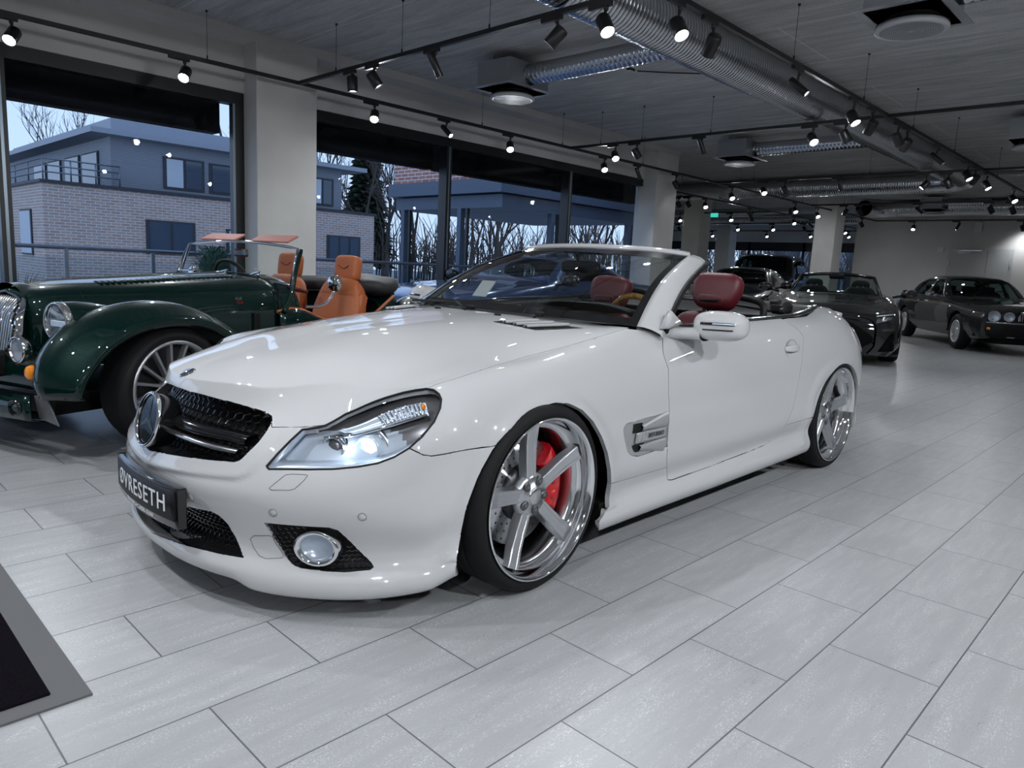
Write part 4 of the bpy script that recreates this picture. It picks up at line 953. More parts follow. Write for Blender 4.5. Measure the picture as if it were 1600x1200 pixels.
# ---- wheels
WM = axM((0, 0, 0), (0, -1, 0), (1, 0, 0))
def make_wheel(name, spin, steer, loc):
    w = node(name, car, loc, (0, 0, steer)); Rz = WM @ Matrix.Rotation(spin, 4, 'Z')
    tr = [(.272, -.012), (.282, -.003), (.296, -.001), (.311, -.008), (.319, -.022), (.3225, -.042)]
    for h in (-.085, -.125, -.165, -.205): tr += [(.3228, h+.012), (.3228, h+.004), (.316, h+.003), (.316, h-.003), (.3228, h-.004)]
    tr += [(.3226, -.235), (.318, -.252), (.306, -.266), (.285, -.272), (.268, -.262)]
    tb_ = MB().lathe(tr, 96, WM)
    for i in range(60):
        a = 2*PI*i/60
        for s, h in ((0, -.048), (.5, -.24)):
            M = WM @ Matrix.Rotation(a+s*.1, 4, 'Z'); tb_.add([(M @ Vector(p))[:] for p in ((.3231, -.0022, h-.030), (.3231, .0022, h-.030), (.3231, .0022, h+.004), (.3231, -.0022, h+.004))], [(0, 1, 2, 3)], False, 1)
    tb_.build('tire', ['rubber', 'black_trim'], w)
    rm_ = MB().lathe([(.272, -.016), (.2765, -.004), (.2785, .001), (.2775, .004), (.274, .0045), (.270, .002), (.264, -.008), (.2585, -.030), (.2555, -.050), (.249, -.056)], 96, WM).build('rim', 'chrome', w)
    MB().lathe([(.249, -.056), (.236, -.058), (.231, -.066), (.228, -.12), (.235, -.24), (.262, -.262)], 72, WM).build('rim_barrel', 'satin_silver', rm_)
    for k in range(5):
        M = Rz @ Matrix.Rotation(2*PI*k/5, 4, 'Z'); G = []
        for r, wt, wb, h, d in ((.030, .021, .030, -.052, .030), (.07, .0205, .031, -.054, .032), (.13, .0215, .031, -.050, .032), (.19, .0235, .032, -.043, .030), (.233, .0255, .033, -.034, .026), (.250, .0265, .034, -.032, .022)):
            G.append([(M @ Vector((r, y, z)))[:] for y, z in ((-wb, h-d), (-wt-.003, h-.003), (-wt, h), (-wt*.55, h), (-wt*.5, h-.0018), (wt*.5, h-.0018), (wt*.55, h), (wt, h), (wt+.003, h-.003), (wb, h-d))])
        mb = MB().grid(G, False, closev=True); e = len(mb.v); mb.f.append([e-10+i for i in range(10)]); mb.m.append(0); mb.sm.append(False); mb.build('spoke', 'brushed_silver', w)
    hb = MB().lathe([(0, -.046), (.034, -.046), (.036, -.050), (.062, -.053), (.076, -.058), (.082, -.085), (.078, -.12)], 48, WM).build('wheel_hub', 'brushed_silver', w)
    MB().lathe([(0, -.040), (.026, -.0405), (.031, -.043), (.032, -.048)], 36, WM).build('center_cap', 'satin_silver', w)
    for k in range(5):
        M = Rz @ Matrix.Rotation(2*PI*(k+.5)/5, 4, 'Z'); lg_ = MB(); lg_.lathe([(0, -.0465), (.013, -.0465), (.0145, -.050)], 18, M @ Matrix.Translation((.054, 0, 0)) @ Matrix.Diagonal((1.35, 1, 1, 1))); lg_.lathe([(0, -.044), (.006, -.0445), (.0065, -.047)], 6, M @ Matrix.Translation((.052, 0, 0)), 1, False); lg_.build('lug_and_shade_disc', ['lamp_dark', 'cast_grey'], w)  # dark discs laid on the hub for the shade in the lug recesses
    dk = MB().lathe([(.10, -.115), (.185, -.115), (.187, -.12), (.187, -.145), (.185, -.15), (.10, -.15)], 64, WM); dk.lathe([(.10, -.115), (.098, -.09), (.05, -.09)], 48, WM, 1)
    for i in range(30):
        a = 2*PI*i/30
        for r in ((.13, .16) if i % 2 else (.118, .145, .172)): dk.lathe([(0, -.1142), (.0042, -.1144)], 8, WM @ Matrix.Rotation(a, 4, 'Z') @ Matrix.Translation((r, 0, 0)), 1)
    dk.build('brake_disc', ['brushed_silver', 'dark_metal'], w)
    cal = MB(); prof = [(.108, -.165), (.112, -.095), (.128, -.082), (.165, -.080), (.192, -.088), (.203, -.105), (.203, -.165)]
    cal.lathe(prof, 18, WM, 0, True, (math.radians(-30), math.radians(48)))
    for a in (-30, 48): cal.add([(WM @ Matrix.Rotation(math.radians(a), 4, 'Z') @ Vector((r, 0, h)))[:] for r, h in prof], [list(range(len(prof)))], False)
    for a in (-12, 9, 30): cal.lathe([(0, -.073), (.018, -.074), (.021, -.084)], 16, WM @ Matrix.Rotation(math.radians(a), 4, 'Z') @ Matrix.Translation((.15, 0, 0)))
    cal.build('brake_caliper', 'caliper_red' if name.startswith('front') else 'dark_metal', w); return w
make_wheel('front_wheel', math.radians(28), math.radians(3), (0, -.905, .3225))
make_wheel('rear_wheel', math.radians(13), 0, (2.56, -.905, .3225))
for x in (0, 2.56):
    w = make_wheel('front_wheel' if x == 0 else 'rear_wheel', .3, PI+(math.radians(3) if x == 0 else 0), (x, .905, .3225))
# ---- badge on the trunk is out of sight; price sheet behind the glass
ps = MB().add([(.80, .27, .925), (.80, .37, .925), (.87, .37, 1.005), (.87, .27, 1.005), (.803, .27, .923), (.803, .37, .923), (.873, .37, 1.003), (.873, .27, 1.003)], [(0, 1, 2, 3), (7, 6, 5, 4), (0, 4, 5, 1), (1, 5, 6, 2), (2, 6, 7, 3), (3, 7, 4, 0)]).build('price_sheet', 'paper')
ps.location = (HX0, HY0, 0); tag(ps, 'white paper sheet standing on the dashboard behind the windshield of the white convertible', 'paper')
# the lit headlights
for sg in (-1, 1):
    l = bpy.data.lights.new('headlight_bulb', 'POINT'); l.energy = .16; l.shadow_soft_size = .012; l.color = (.75, .88, 1.)
    lo = bpy.data.objects.new('headlight_bulb', l); COL.objects.link(lo); lo.location = (HX0-.578, HY0+.600*sg, .520)

# ================================================================ showroom shell
CEIL = 3.3; WY = 7.3
# ---- materials of the room
def tile_mat():
    m, nt, b = newmat('floor_tile'); tc = nd(nt, 'ShaderNodeTexCoord'); mp = nd(nt, 'ShaderNodeMapping'); mp.inputs['Location'].default_value = (-.207, 0, 0); lk(nt, tc.outputs['Object'], mp.inputs[0])
    br = nd(nt, 'ShaderNodeTexBrick', Scale=1.0); br.offset = .5; br.offset_frequency = 2; br.squash = 1
    for k, v in (('Mortar Size', .0022), ('Mortar Smooth', .1), ('Bias', 0.), ('Brick Width', .6), ('Row Height', .3)): br.inputs[k].default_value = v
    br.inputs['Color1'].default_value = (.0, .0, .0, 1); br.inputs['Color2'].default_value = (1, 1, 1, 1); br.inputs['Mortar'].default_value = (.5, .5, .5, 1); lk(nt, mp.outputs[0], br.inputs['Vector'])
    # stretched streaks that run along the tile, broken at every tile by its own shift
    st = nd(nt, 'ShaderNodeMapping'); st.inputs['Scale'].default_value = (2.0, 13, 1); cmb = nd(nt, 'ShaderNodeVectorMath', operation='MULTIPLY_ADD'); lk(nt, br.outputs['Color'], cmb.inputs[0]); cmb.inputs[1].default_value = (7, 5, 3); lk(nt, mp.outputs[0], cmb.inputs[2]); lk(nt, cmb.outputs[0], st.inputs[0])
    def streak(sc, lo, hi, shift):
        mm = nd(nt, 'ShaderNodeMapping'); mm.inputs['Scale'].default_value = sc; mm.inputs['Location'].default_value = shift; lk(nt, cmb.outputs[0], mm.inputs[0]); n = nd(nt, 'ShaderNodeTexNoise', Scale=1., Detail=5, Roughness=.6); lk(nt, mm.outputs[0], n.inputs['Vector'])
        r = nd(nt, 'ShaderNodeMapRange'); r.inputs[1].default_value = lo; r.inputs[2].default_value = hi; lk(nt, n.outputs['Fac'], r.inputs[0]); return r.outputs[0]
    def mulm(a, b_): q = nd(nt, 'ShaderNodeMath', operation='MULTIPLY'); lk(nt, a, q.inputs[0]); lk(nt, b_, q.inputs[1]); return q.outputs[0]
    s1 = streak((4, 26, 1), .42, .72, (0, 0, 0)); s2 = streak((3.5, 30, 1), .50, .75, (31, 17, 0)); f1 = streak((150, 300, 1), .52, .66, (3, 5, 0)); f2 = streak((110, 260, 1), .50, .68, (13, 9, 0)); grain = streak((300, 420, 1), .2, .8, (1, 2, 0))
    n1o = s1
    basec = nd(nt, 'ShaderNodeMixRGB'); basec.inputs[1].default_value = (.325, .33, .34, 1); basec.inputs[2].default_value = (.375, .38, .392, 1); lk(nt, grain, basec.inputs[0])
    soft = nd(nt, 'ShaderNodeMixRGB'); soft.inputs[2].default_value = (.40, .405, .415, 1); h = nd(nt, 'ShaderNodeMath', operation='MULTIPLY'); h.inputs[1].default_value = .35; lk(nt, s1, h.inputs[0]); lk(nt, h.outputs[0], soft.inputs[0]); lk(nt, basec.outputs[0], soft.inputs[1])
    dk = nd(nt, 'ShaderNodeMixRGB'); dk.inputs[2].default_value = (.22, .225, .235, 1); lk(nt, mulm(s2, f2), dk.inputs[0]); lk(nt, soft.outputs[0], dk.inputs[1])
    mx = nd(nt, 'ShaderNodeMixRGB'); mx.inputs[2].default_value = (.66, .67, .69, 1); lk(nt, mulm(s1, f1), mx.inputs[0]); lk(nt, dk.outputs[0], mx.inputs[1])
    tone = nd(nt, 'ShaderNodeMapRange'); tone.inputs[3].default_value = .95; tone.inputs[4].default_value = 1.05; lk(nt, br.outputs['Color'], tone.inputs[0])
    ml = nd(nt, 'ShaderNodeVectorMath', operation='SCALE'); lk(nt, mx.outputs[0], ml.inputs[0]); lk(nt, tone.outputs[0], ml.inputs['Scale'])
    g = nd(nt, 'ShaderNodeMixRGB'); g.inputs[2].default_value = (.105, .11, .118, 1); lk(nt, br.outputs['Fac'], g.inputs[0]); lk(nt, ml.outputs[0], g.inputs[1]); lk(nt, g.outputs[0], b.inputs['Base Color'])
    b.inputs['Roughness'].default_value = .34
    bp = nd(nt, 'ShaderNodeBump', Strength=.35, Distance=.002); inv = nd(nt, 'ShaderNodeMath', operation='SUBTRACT'); inv.inputs[0].default_value = 1; lk(nt, br.outputs['Fac'], inv.inputs[1]); lk(nt, inv.outputs[0], bp.inputs['Height']); lk(nt, bp.outputs[0], b.inputs['Normal'])
    b.inputs['Specular IOR Level'].default_value = .42
def concrete_mat():
    m, nt, b = newmat('ceiling_board'); tc = nd(nt, 'ShaderNodeTexCoord'); mp = nd(nt, 'ShaderNodeMapping'); mp.inputs['Scale'].default_value = (5, .7, 1); lk(nt, tc.outputs['Object'], mp.inputs[0])
    n = nd(nt, 'ShaderNodeTexNoise', Scale=1.6, Detail=12, Roughness=.7, Distortion=.6); lk(nt, mp.outputs[0], n.inputs['Vector']); n2 = nd(nt, 'ShaderNodeTexNoise', Scale=60, Detail=4); lk(nt, tc.outputs['Object'], n2.inputs['Vector'])
    ad = nd(nt, 'ShaderNodeMath', operation='MULTIPLY_ADD'); lk(nt, n2.outputs['Fac'], ad.inputs[0]); ad.inputs[1].default_value = .35; lk(nt, n.outputs['Fac'], ad.inputs[2])
    r = nd(nt, 'ShaderNodeValToRGB'); r.color_ramp.elements[0].position = .42; r.color_ramp.elements[1].position = .95; r.color_ramp.elements[0].color = (.29, .29, .293, 1); r.color_ramp.elements[1].color = (.70, .695, .69, 1); lk(nt, ad.outputs[0], r.inputs[0])
    br = nd(nt, 'ShaderNodeTexBrick', Scale=1.); br.offset = .37; sp = nd(nt, 'ShaderNodeMapping'); sp.inputs['Rotation'].default_value = (0, 0, PI/2); sp.inputs['Location'].default_value = (0, -.02, 0); lk(nt, tc.outputs['Object'], sp.inputs[0]); lk(nt, sp.outputs[0], br.inputs['Vector'])
    for k, v in (('Mortar Size', .006), ('Mortar Smooth', .3), ('Brick Width', 7.5), ('Row Height', 1.2)): br.inputs[k].default_value = v
    mx = nd(nt, 'ShaderNodeMixRGB'); mx.inputs[2].default_value = (.72, .72, .72, 1); lk(nt, br.outputs['Fac'], mx.inputs[0]); lk(nt, r.outputs[0], mx.inputs[1]); lk(nt, mx.outputs[0], b.inputs['Base Color']); b.inputs['Roughness'].default_value = .85
    bp = nd(nt, 'ShaderNodeBump', Strength=.4, Distance=.01); lk(nt, ad.outputs[0], bp.inputs['Height']); lk(nt, bp.outputs[0], b.inputs['Normal'])
tile_mat(); concrete_mat()
mat('wall_paint', (.58, .57, .55), .7); noisy(MATS['wall_paint'], 1.2, .05)
mat('column_paint', (.60, .59, .57), .65); noisy(MATS['column_paint'], 2.5, .06)
mat('frame_black', (.010, .011, .013), .35)
mat('blind_black', (.003, .003, .0035), .8, spec=.05)
mat('frame_silver', (.25, .30, .36), .3, .8)
mat('track_black', (.008, .008, .009), .4)
mat('can_black', (.010, .010, .011), .35)
mat('wire', (.02, .02, .02), .5)
mat('diffuser_white', (.45, .46, .48), .5)
mat('box_galv', (.36, .38, .40), .4, .5)
mat('galv', (.62, .64, .67), .22, 1.)
mat('lamp_on', (1, 1, 1), .3, emit=(.93, .97, 1.), es=55.)
mat('lamp_off', (.03, .03, .03), .3)
mat('mat_pile', (.005, .004, .006), 1., spec=.05); noisy(MATS['mat_pile'], 300, .8, .5)
mat('mat_edge', (.10, .10, .105), .7)
mat('door_paint', (.46, .465, .465), .45)
mat('white_plastic', (.62, .63, .65), .4)
mat('exit_green', (.02, .35, .25), .4, emit=(.05, .6, .45), es=1.)
glassy('window_glass', (.93, .96, .98), 1.36)
# ---- floor, ceiling, walls
PLANR = [(-7, -6.2), (27.2, -6.2), (27.2, 18.65), (10.06, 7.42), (-7, 7.42)]
def inside_room(x, y): return y < 7.42+(x-10.06)*.655-.3 if x > 10.06 else y < 7.3
struct(MB().prism(PLANR, -.12, 0).build('floor', 'floor_tile'), 'pale grey streaked floor tiles laid in half bond')
struct(MB().prism(PLANR, CEIL, CEIL+.2).build('ceiling', 'ceiling_board'), 'rough grey ceiling boards')
struct(MB().bx(-7, 10.07, 6.96, WY+.15, CEIL-.09, CEIL).build('trim_1', 'wall_paint'), 'grey beam where the window wall meets the ceiling')
struct(MB().bx(-7.2, -7, -6.2, WY, 0, CEIL).build('wall_front', 'wall_paint'))
struct(MB().bx(-7, 27.2, -6.4, -6.2, 0, CEIL).build('wall_right', 'wall_paint'))
struct(MB().bx(20.5, 20.75, -6.2, 7.42, 0, CEIL).build('wall_back', 'wall_paint'), 'grey back wall with a flush double door')
struct(MB().bx(20.75, 27.2, 6.9, 7.05, 0, CEIL).build('wall_side', 'wall_paint'))
def wallband(n, x0, x1): struct(MB().bx(x0, x1, WY-.05, WY+.12, 2.74, CEIL-.08).build(n, 'wall_paint'), 'grey wall above the shop windows')
wallband('wall_left', -7, 2.05); wallband('wall_left.001', 2.65, 9.42)
struct(MB().bx(-7, 9.9, WY+.02, WY+.2, 0, .06).build('trim_2', 'frame_black'), 'black sill under the shop windows')
for nm, x0, x1, y0, y1, lb in (('wall_column', 2.0, 2.695, 6.98, 7.42, 'grey column between the two shop windows'), ('wall_column.001', 9.40, 10.06, 6.98, 7.42, 'grey column at the end of the shop windows'), ('wall_column.002', 16.75, 17.30, 6.60, 7.12, 'free standing grey column before the back wall')):
    struct(MB().bx(x0, x1, y0, y1, 0, CEIL, bev=.006).build(nm, 'column_paint'), lb)
# shop windows along the left side
def shop_window(n, x0, x1, mulls, label):
    w = MB(); zt = 2.74
    w.bx(x0, x1, WY-.03, WY+.10, zt-.12, zt); w.bx(x0, x1, WY-.03, WY+.10, 0.0, .14)
    for a in (x0+.05, x1-.05): w.bx(a-.05, a+.05, WY-.03, WY+.10, .14, zt-.12)
    for a in mulls: w.bx(a-.045, a+.045, WY-.06, WY+.10, .14, zt-.12)
    o = struct(w.build(n, 'frame_black'), label)
    xs = [x0+.10]+list(mulls)+[x1-.10]
    for a, b in zip(xs[:-1], xs[1:]):
        MB().bx(a, b, WY+.03, WY+.042, .14, zt-.12).build('pane', 'window_glass', o)
    for a in list(mulls)+[x1-.11]:
        MB().bx(a-.012, a+.012, WY-.064 if a in mulls else WY-.034, WY-.03, .14, zt-.12).build('mullion_bead', 'frame_silver', o)
    for a, b in zip(xs[:-1], xs[1:]): MB().bx(a+.05, b-.05, WY+.22, WY+.40, 2.34, 2.72).build('blind_box', 'blind_black', o)
    return o
shop_window('window_1', -7.0, 2.0, [-3.4, -.16], 'tall black framed shop window left of the column')
shop_window('window_2', 2.695, 9.80, [4.84, 7.37], 'tall black framed shop window right of the column in three bays')
# windows round the far bay
def far_window(n, axis, at, a0, a1, step):
    w = MB(); zt = 2.6
    f = (lambda p0, p1, z0, z1: w.bx(at-.05, at+.05, p0, p1, z0, z1)) if axis == 'x' else (lambda p0, p1, z0, z1: w.bx(p0, p1, at-.05, at+.05, z0, z1))
    f(a0, a1, 2.25, zt); f(a0, a1, 0, .2); k = a0
    while k <= a1+.01: f(k-.05, k+.05, .2, zt); k += step
    o = struct(w.build(n, 'frame_black'), 'dark framed window along the far bay')
    p = MB(); (p.bx(at-.006, at+.006, a0, a1, .2, 2.25) if axis == 'x' else p.bx(a0, a1, at-.006, at+.006, .2, 2.25)); p.build('pane', 'window_glass', o)
    return o
far_window('window_3', 'x', 27.1, 7.05, 18.5, 2.3)
struct(MB().bx(27.05, 27.2, 7.05, 18.6, 2.6, CEIL).build('wall_far', 'wall_paint'))
struct(MB().prism([(10.06, 7.30), (27.2, 18.53), (27.2, 18.70), (10.06, 7.46)], 0, CEIL).build('wall_bay', 'wall_paint'), 'slanted outer wall of the far bay')
for k, (x, y) in enumerate(((17.0, 10.6), (24.0, 13.4), (24.0, 7.6))): struct(MB().bx(x-.28, x+.28, y-.28, y+.28, 0, CEIL, bev=.006).build('wall_column.%03d' % (3+k), 'column_paint'), 'grey column in the far bay')
# double door in the back wall
do = struct(MB().bx(20.46, 20.5, 3.50, 4.97, 0, 2.15).build('door_1', 'door_paint'), 'flush grey double door in the back wall')
MB().bx(20.445, 20.462, 4.07, 4.90, .01, 2.10).build('door_leaf', 'door_paint', do); MB().bx(20.445, 20.462, 3.57, 4.055, .01, 2.10).build('door_leaf', 'door_paint', do)
MB().bx(20.40, 20.445, 4.45, 4.75, 2.01, 2.08, bev=.008).build('door_closer', 'white_plastic', do); MB().bx(20.41, 20.44, 4.2, 4.72, 2.09, 2.11).build('closer_arm', 'brushed_silver', do)
for y in (4.93, 3.54):
    for z in (1.75, .3): MB().bx(20.43, 20.462, y-.015, y+.015, z-.06, z+.06).build('door_hinge', 'brushed_silver', do)
tag(MB().bx(20.46, 20.5, 5.10, 5.24, 2.05, 2.18, bev=.008).build('wall_thermostat', 'white_plastic'), 'small white control box on the back wall left of the double door', 'control box')
tag(MB().bx(20.45, 20.5, 4.28, 4.46, 2.57, 2.84, bev=.008).build('wall_speaker', 'white_plastic'), 'white rectangular box high on the back wall above the double door', 'wall box')
# entrance mat
em_ = thing('entrance_mat', 'black carpet entrance mat with grey rubber edge on the tiles by the white car', 'mat', (-1.18, 1.43, 0))
MB().bx(-2.6, 0, 0, 2.2, 0, .006).build('rubber_edge', 'mat_edge', em_); MB().bx(-2.55, -.075, .055, 2.15, .004, .012, bev=.003).build('pile', 'mat_pile', em_)
# ---- air ducts
def spiral_tube(mb, a, b, r, pitch=.045, n=40, rib=.0035):
    a, b = Vector(a), Vector(b); L = (b-a).length; t = (b-a).normalized(); u = t.orthogonal().normalized(); v = t.cross(u); k = int(L/pitch); G = []
    for i in range(k+1):
        for s, rr in ((0., r), (.42, r), (.5, r+rib), (.58, r)):
            q = (i+s)*pitch
            if q > L: break
            G.append([a+t*min(L, q+pitch*.0*j/n)+(u*math.cos(2*PI*j/n)+v*math.sin(2*PI*j/n))*rr for j in range(n)])
    mb.grid(G, closev=True); return mb
def duct(name, label, runs, elbows=(), r=.26, pitch=.045, hang=()):
    t = thing(name, label, 'duct', runs[0][0]); o = Vector(runs[0][0])
    for a, b in runs: spiral_tube(MB(), Vector(a)-o, Vector(b)-o, r, pitch).build('spiral_pipe', 'galv', t)
    for pts in elbows:
        P = curve([Vector(p)-o for p in pts], 24); MB().tube(P, [r*(1.02 if i % 3 == 0 else 1.0) for i in range(24)], 32, False).build('elbow', 'galv', t)
    for p in hang: MB().bx(p[0]-o.x-.015, p[0]-o.x+.015, p[1]-o.y-.004, p[1]-o.y+.004, p[2]-o.z, CEIL-o.z).build('hanger', 'box_galv', t)
    return t
duct('spiral_duct', 'wide spiral ventilation duct running under the ceiling beside the long track', [((-6.5, 3.2, 3.086), (13.3, 3.2, 3.086))], [[(13.25, 3.2, 3.086), (13.7, 3.23, 3.086), (14.02, 3.5, 3.086), (14.1, 4.0, 3.086)]], .20, .045, [(1.5, 3.41, 3.07), (5, 3.41, 3.07), (8, 3.41, 3.07), (10.5, 3.41, 3.07)])
duct('cross_duct', 'ribbed cross duct under the ceiling beyond the last window', [((14.1, 3.95, 3.086), (14.1, 9.6, 3.086))], (), .20, .045, [(14.32, 5, 3.07), (14.32, 8, 3.07)])
duct('cross_duct', 'lower ribbed duct crossing the room before the back wall', [((19.2, -3, 3.086), (19.2, 6.0, 3.086))], [[(19.2, 5.95, 3.086), (19.18, 6.3, 3.06), (18.95, 6.55, 3.05), (18.5, 6.6, 3.05)]], .20, .05, [(19.42, 0, 3.07), (19.42, 4, 3.07)])
duct('bay_duct', 'thin duct crossing the far bay ceiling', [((18.6, 8.6, 3.0), (18.6, 12.5, 3.0))], (), .12, .06, [(18.74, 10, 3.0)])
duct('bay_duct', 'long duct at the far end of the bay', [((21.4, 7.4, 3.03), (21.4, 14.2, 3.03))], (), .16, .06, [(21.58, 9.6, 3.03)])
def diffuser(x, y, side, label, branch=1.6):
    t = thing('ceiling_diffuser', label, 'air vent', (x, y, 2.86), 0, 'round ceiling diffusers')
    MB().bx(-.30, .30, -.24, .24, .10, .36).build('plenum_box', 'box_galv', t); MB().bx(-.36, .36, -.30, .30, .10, .108).build('mounting_plate', 'box_galv', t)
    MB().lathe([(.17, .10), (.17, .055), (.235, .05)], 40).build('neck', 'frame_black', t)
    pr = [(0, .012), (.012, .010)]
    for i in range(13): r = .02+i*.0145; pr += [(r, .0095), (r+.002, .016), (r+.007, .016), (r+.009, .009)]
    pr += [(.225, .009), (.238, .014), (.240, .03), (.225, .05), (.0, .05)]
    MB().lathe(pr, 56).build('diffuser_disc', 'diffuser_white', t)
    sl = MB()
    for i in range(13): r = .021+i*.0145; sl.lathe([(r, .0085), (r+.0058, .0085)], 48, None, 0, True, (0, 2*PI*.999))
    sl.build('slot_shade_rings', 'cast_grey', t)  # grey rings over the grooves stand for the shade in the slots
    spiral_tube(MB(), (0, side*.24, .235), (0, side*branch, .235), .105, .055, 32, .0025).build('branch_pipe', 'galv', t)
    MB().cyl((-.2, .1, .36), (-.2, .1, CEIL-2.86), .004, n=6).build('hanger_rod', 'wire', t)
diffuser(4.15, 5.42, -1, 'round perforated air diffuser under a galvanised box left of the big spiral duct', 2.03)
diffuser(4.15, 1.45, -1, 'round perforated air diffuser under a galvanised box at the upper right of the room', 3)
diffuser(9.35, 5.42, -1, 'round air diffuser under a galvanised box nearer the second column', 2.03)
diffuser(9.6, 1.55, -1, 'round air diffuser at the far right edge of the ceiling', 3)
diffuser(18.3, 4.9, -1, 'galvanised diffuser box under the ceiling close to the back wall', 1.2)
tr_ = thing('cable_tray', 'flat perforated metal cable tray under the ceiling beyond the second column', 'cable tray', (14.75, 3, 3.235))
MB().bx(-.15, .15, -8, 6.5, 0, .006).build('tray_floor', 'box_galv', tr_)
for s in (-1, 1): MB().bx(.15*s-.004, .15*s+.004, -8, 6.5, 0, .05).build('tray_side', 'box_galv', tr_)
for y in (-6, -3, 0, 3, 6): MB().bx(-.16, -.15, y-.01, y+.01, .0, CEIL-3.235).build('tray_hanger', 'box_galv', tr_)
ex = thing('exit_sign', 'small green lit exit sign hanging under the bay ceiling', 'exit sign', (15.1, 9.0, 2.62)); MB().box((0, 0, 0), (.03, .20, .10), bev=.004).build('sign_box', 'exit_green', ex); MB().cyl((0, 0, .07), (0, 0, CEIL-2.62), .006, n=6).build('sign_rod', 'wire', ex)
ss = MB(); ss.tube(curve([(5.2, 4.55, 3.275), (5.55, 4.15, 3.27), (5.95, 3.6, 3.28), (6.2, 3.25, 3.29)], 20), .008, 6); ss.box((5.15, 4.6, 3.285), (.10, .06, .03), bev=.008); tag(ss.build('ceiling_cable', 'frame_black'), 'short dark cable with a white plug stuck on the ceiling left of the duct', 'cable')
# ---- track rails
TZ = 2.85
def rail(axis, at, a0, a1, label, wires, z=TZ):
    t = thing('track_rail', label, 'lighting track', (0, 0, 0), 0)
    (MB().bx(a0, a1, at-.018, at+.018, z-.017, z+.017) if axis == 'x' else MB().bx(at-.018, at+.018, a0, a1, z-.017, z+.017)).build('rail_profile', 'track_black', t)
    for w in wires:
        p = (w, at) if axis == 'x' else (at, w)
        MB().tube([(p[0], p[1], z+.01), (p[0], p[1], CEIL)], .0022, 5, False).build('suspension_wire', 'wire', t)
        MB().lathe([(.007, z+.01), (.007, z+.05), (.002, z+.055)], 8, Matrix.Translation((p[0], p[1], 0))).build('wire_clamp', 'track_black', t)
        MB().lathe([(.012, CEIL-.012), (.012, CEIL)], 8, Matrix.Translation((p[0], p[1], 0))).build('ceiling_cap', 'track_black', t)
rail('x', 6.75, -6.5, 20, 'long black lighting track along the shop windows', [-2.2, -.28, 1.40, 4.95, 6.55, 8.6, 12, 15, 18])
rail('x', 2.39, -6.5, 20, 'long black lighting track beside the big spiral duct', [-4, -1, 2.2, 4.36, 6.0, 7.6, 9.4, 12, 15, 18])
for X, lb, ws_ in ((2.35, 'black cross track nearest the camera', [6.05, 5.0, 3.9]), (6.74, 'black cross track second from the camera', [6.2, 5.5, 4.47, .8, -1]), (11.05, 'black cross track third from the camera', [6, 4, 1]), (15.5, 'black cross track fourth from the camera', [6, 4, 1]), (20.0, 'black track running along the back wall', [5.5, 4, 2])):
    rail('y', X, -5.8 if X != 2.35 else 2.39, 6.75, lb, ws_)
rail('y', -2.05, -5.8, 6.75, 'black unseen cross track added over the entrance mat for front light', [5, 2, 0, -3]); rail('x', -1.95, -6.5, 20, 'black unseen lighting track added along the right side of the room for side light', [-4, 0, 3, 6, 10])  # both tracks added out of view to light the white car
rail('x', 8.3, 10.2, 26.5, 'black track along the near side of the far bay', [12, 15, 18, 22])
for X in (13.0, 16.9, 20.6, 24.0): rail('y', X, 8.32, 7.0+(X-10.06)*.655, 'black cross track in the far bay, %s from the column' % {13.0: 'first', 16.9: 'second', 20.6: 'third', 24.0: 'last'}[X], [8.7, min(11, 6.8+(X-10.06)*.655)])
# ---- spotlights
def make_spot(name, slim, lit, pos, aim, lamp, along):
    """can on a yoke under its adapter; the can's middle is at pos"""
    t = thing(name, '', 'spotlight', pos, 0, None); a = Vector(aim).normalized(); r, L = (.031, .20) if slim else (.050, .145)
    M = axM((0, 0, 0), a, (0, 0, 1)); top = TZ-.03-pos[2]
    c = MB().lathe([(0, -L/2), (r*.86, -L/2), (r, -L/2+.012), (r, L/2-.002), (r*.97, L/2), (r*.90, L/2-.004), (r*.86, L/2-.02)], 28, M)
    if not slim:
        for k in range(5):
            c.lathe([(r+.0012, -L/2+.018+k*.008), (r+.0012, -L/2+.021+k*.008)], 28, M)
    c.build('lamp_can', 'can_black', t)
    MB().lathe([(0, L/2-.012), (r*.6, L/2-.013), (r*.88, L/2-.02)], 24, M).build('lamp_lens', 'lamp_on' if lit else 'lamp_off', t)
    pv = a*(-L*.28); off = Vector((0, 0, max(.02, top-.0))); y = MB(); y.tube([pv*.6, Vector((pv.x*.3, pv.y*.3, top*.55)), (0, 0, top)], .011, 8); y.cyl((0, 0, top*.72), (0, 0, top), .016, n=12); y.build('yoke', 'can_black', t)
    bxm = MB(); (bxm.box((-.05, 0, top+.0), (.19, .034, .034), bev=.004) if along == 'x' else bxm.box((0, .05, top+.0), (.034, .19, .034), bev=.004)); bxm.build('adapter_box', 'can_black', t)
    if lamp:
        l = bpy.data.lights.new('spot_lamp', 'SPOT'); l.energy = lamp; l.spot_size = math.radians(140 if not slim else 80); l.spot_blend = .9; l.shadow_soft_size = .03; l.color = (.92, .96, 1.)
        lo = bpy.data.objects.new('spot_lamp', l); COL.objects.link(lo); lo.location = Vector(pos)+a*(L/2+.02); lo.rotation_euler = a.to_track_quat('-Z', 'Y').to_euler()
    return t
AIM = {'b': (-.45, -.55, -.70), 's': (.1, -.75, -.65), 'sx': (.42, -.2, -.88), 'x': (.45, -.35, -.82), 'd': (.05, -.05, -1), 'l': (-.35, .55, -.75), 'r': (-.2, -.55, -.80), 'xl': (.35, .55, -.76)}
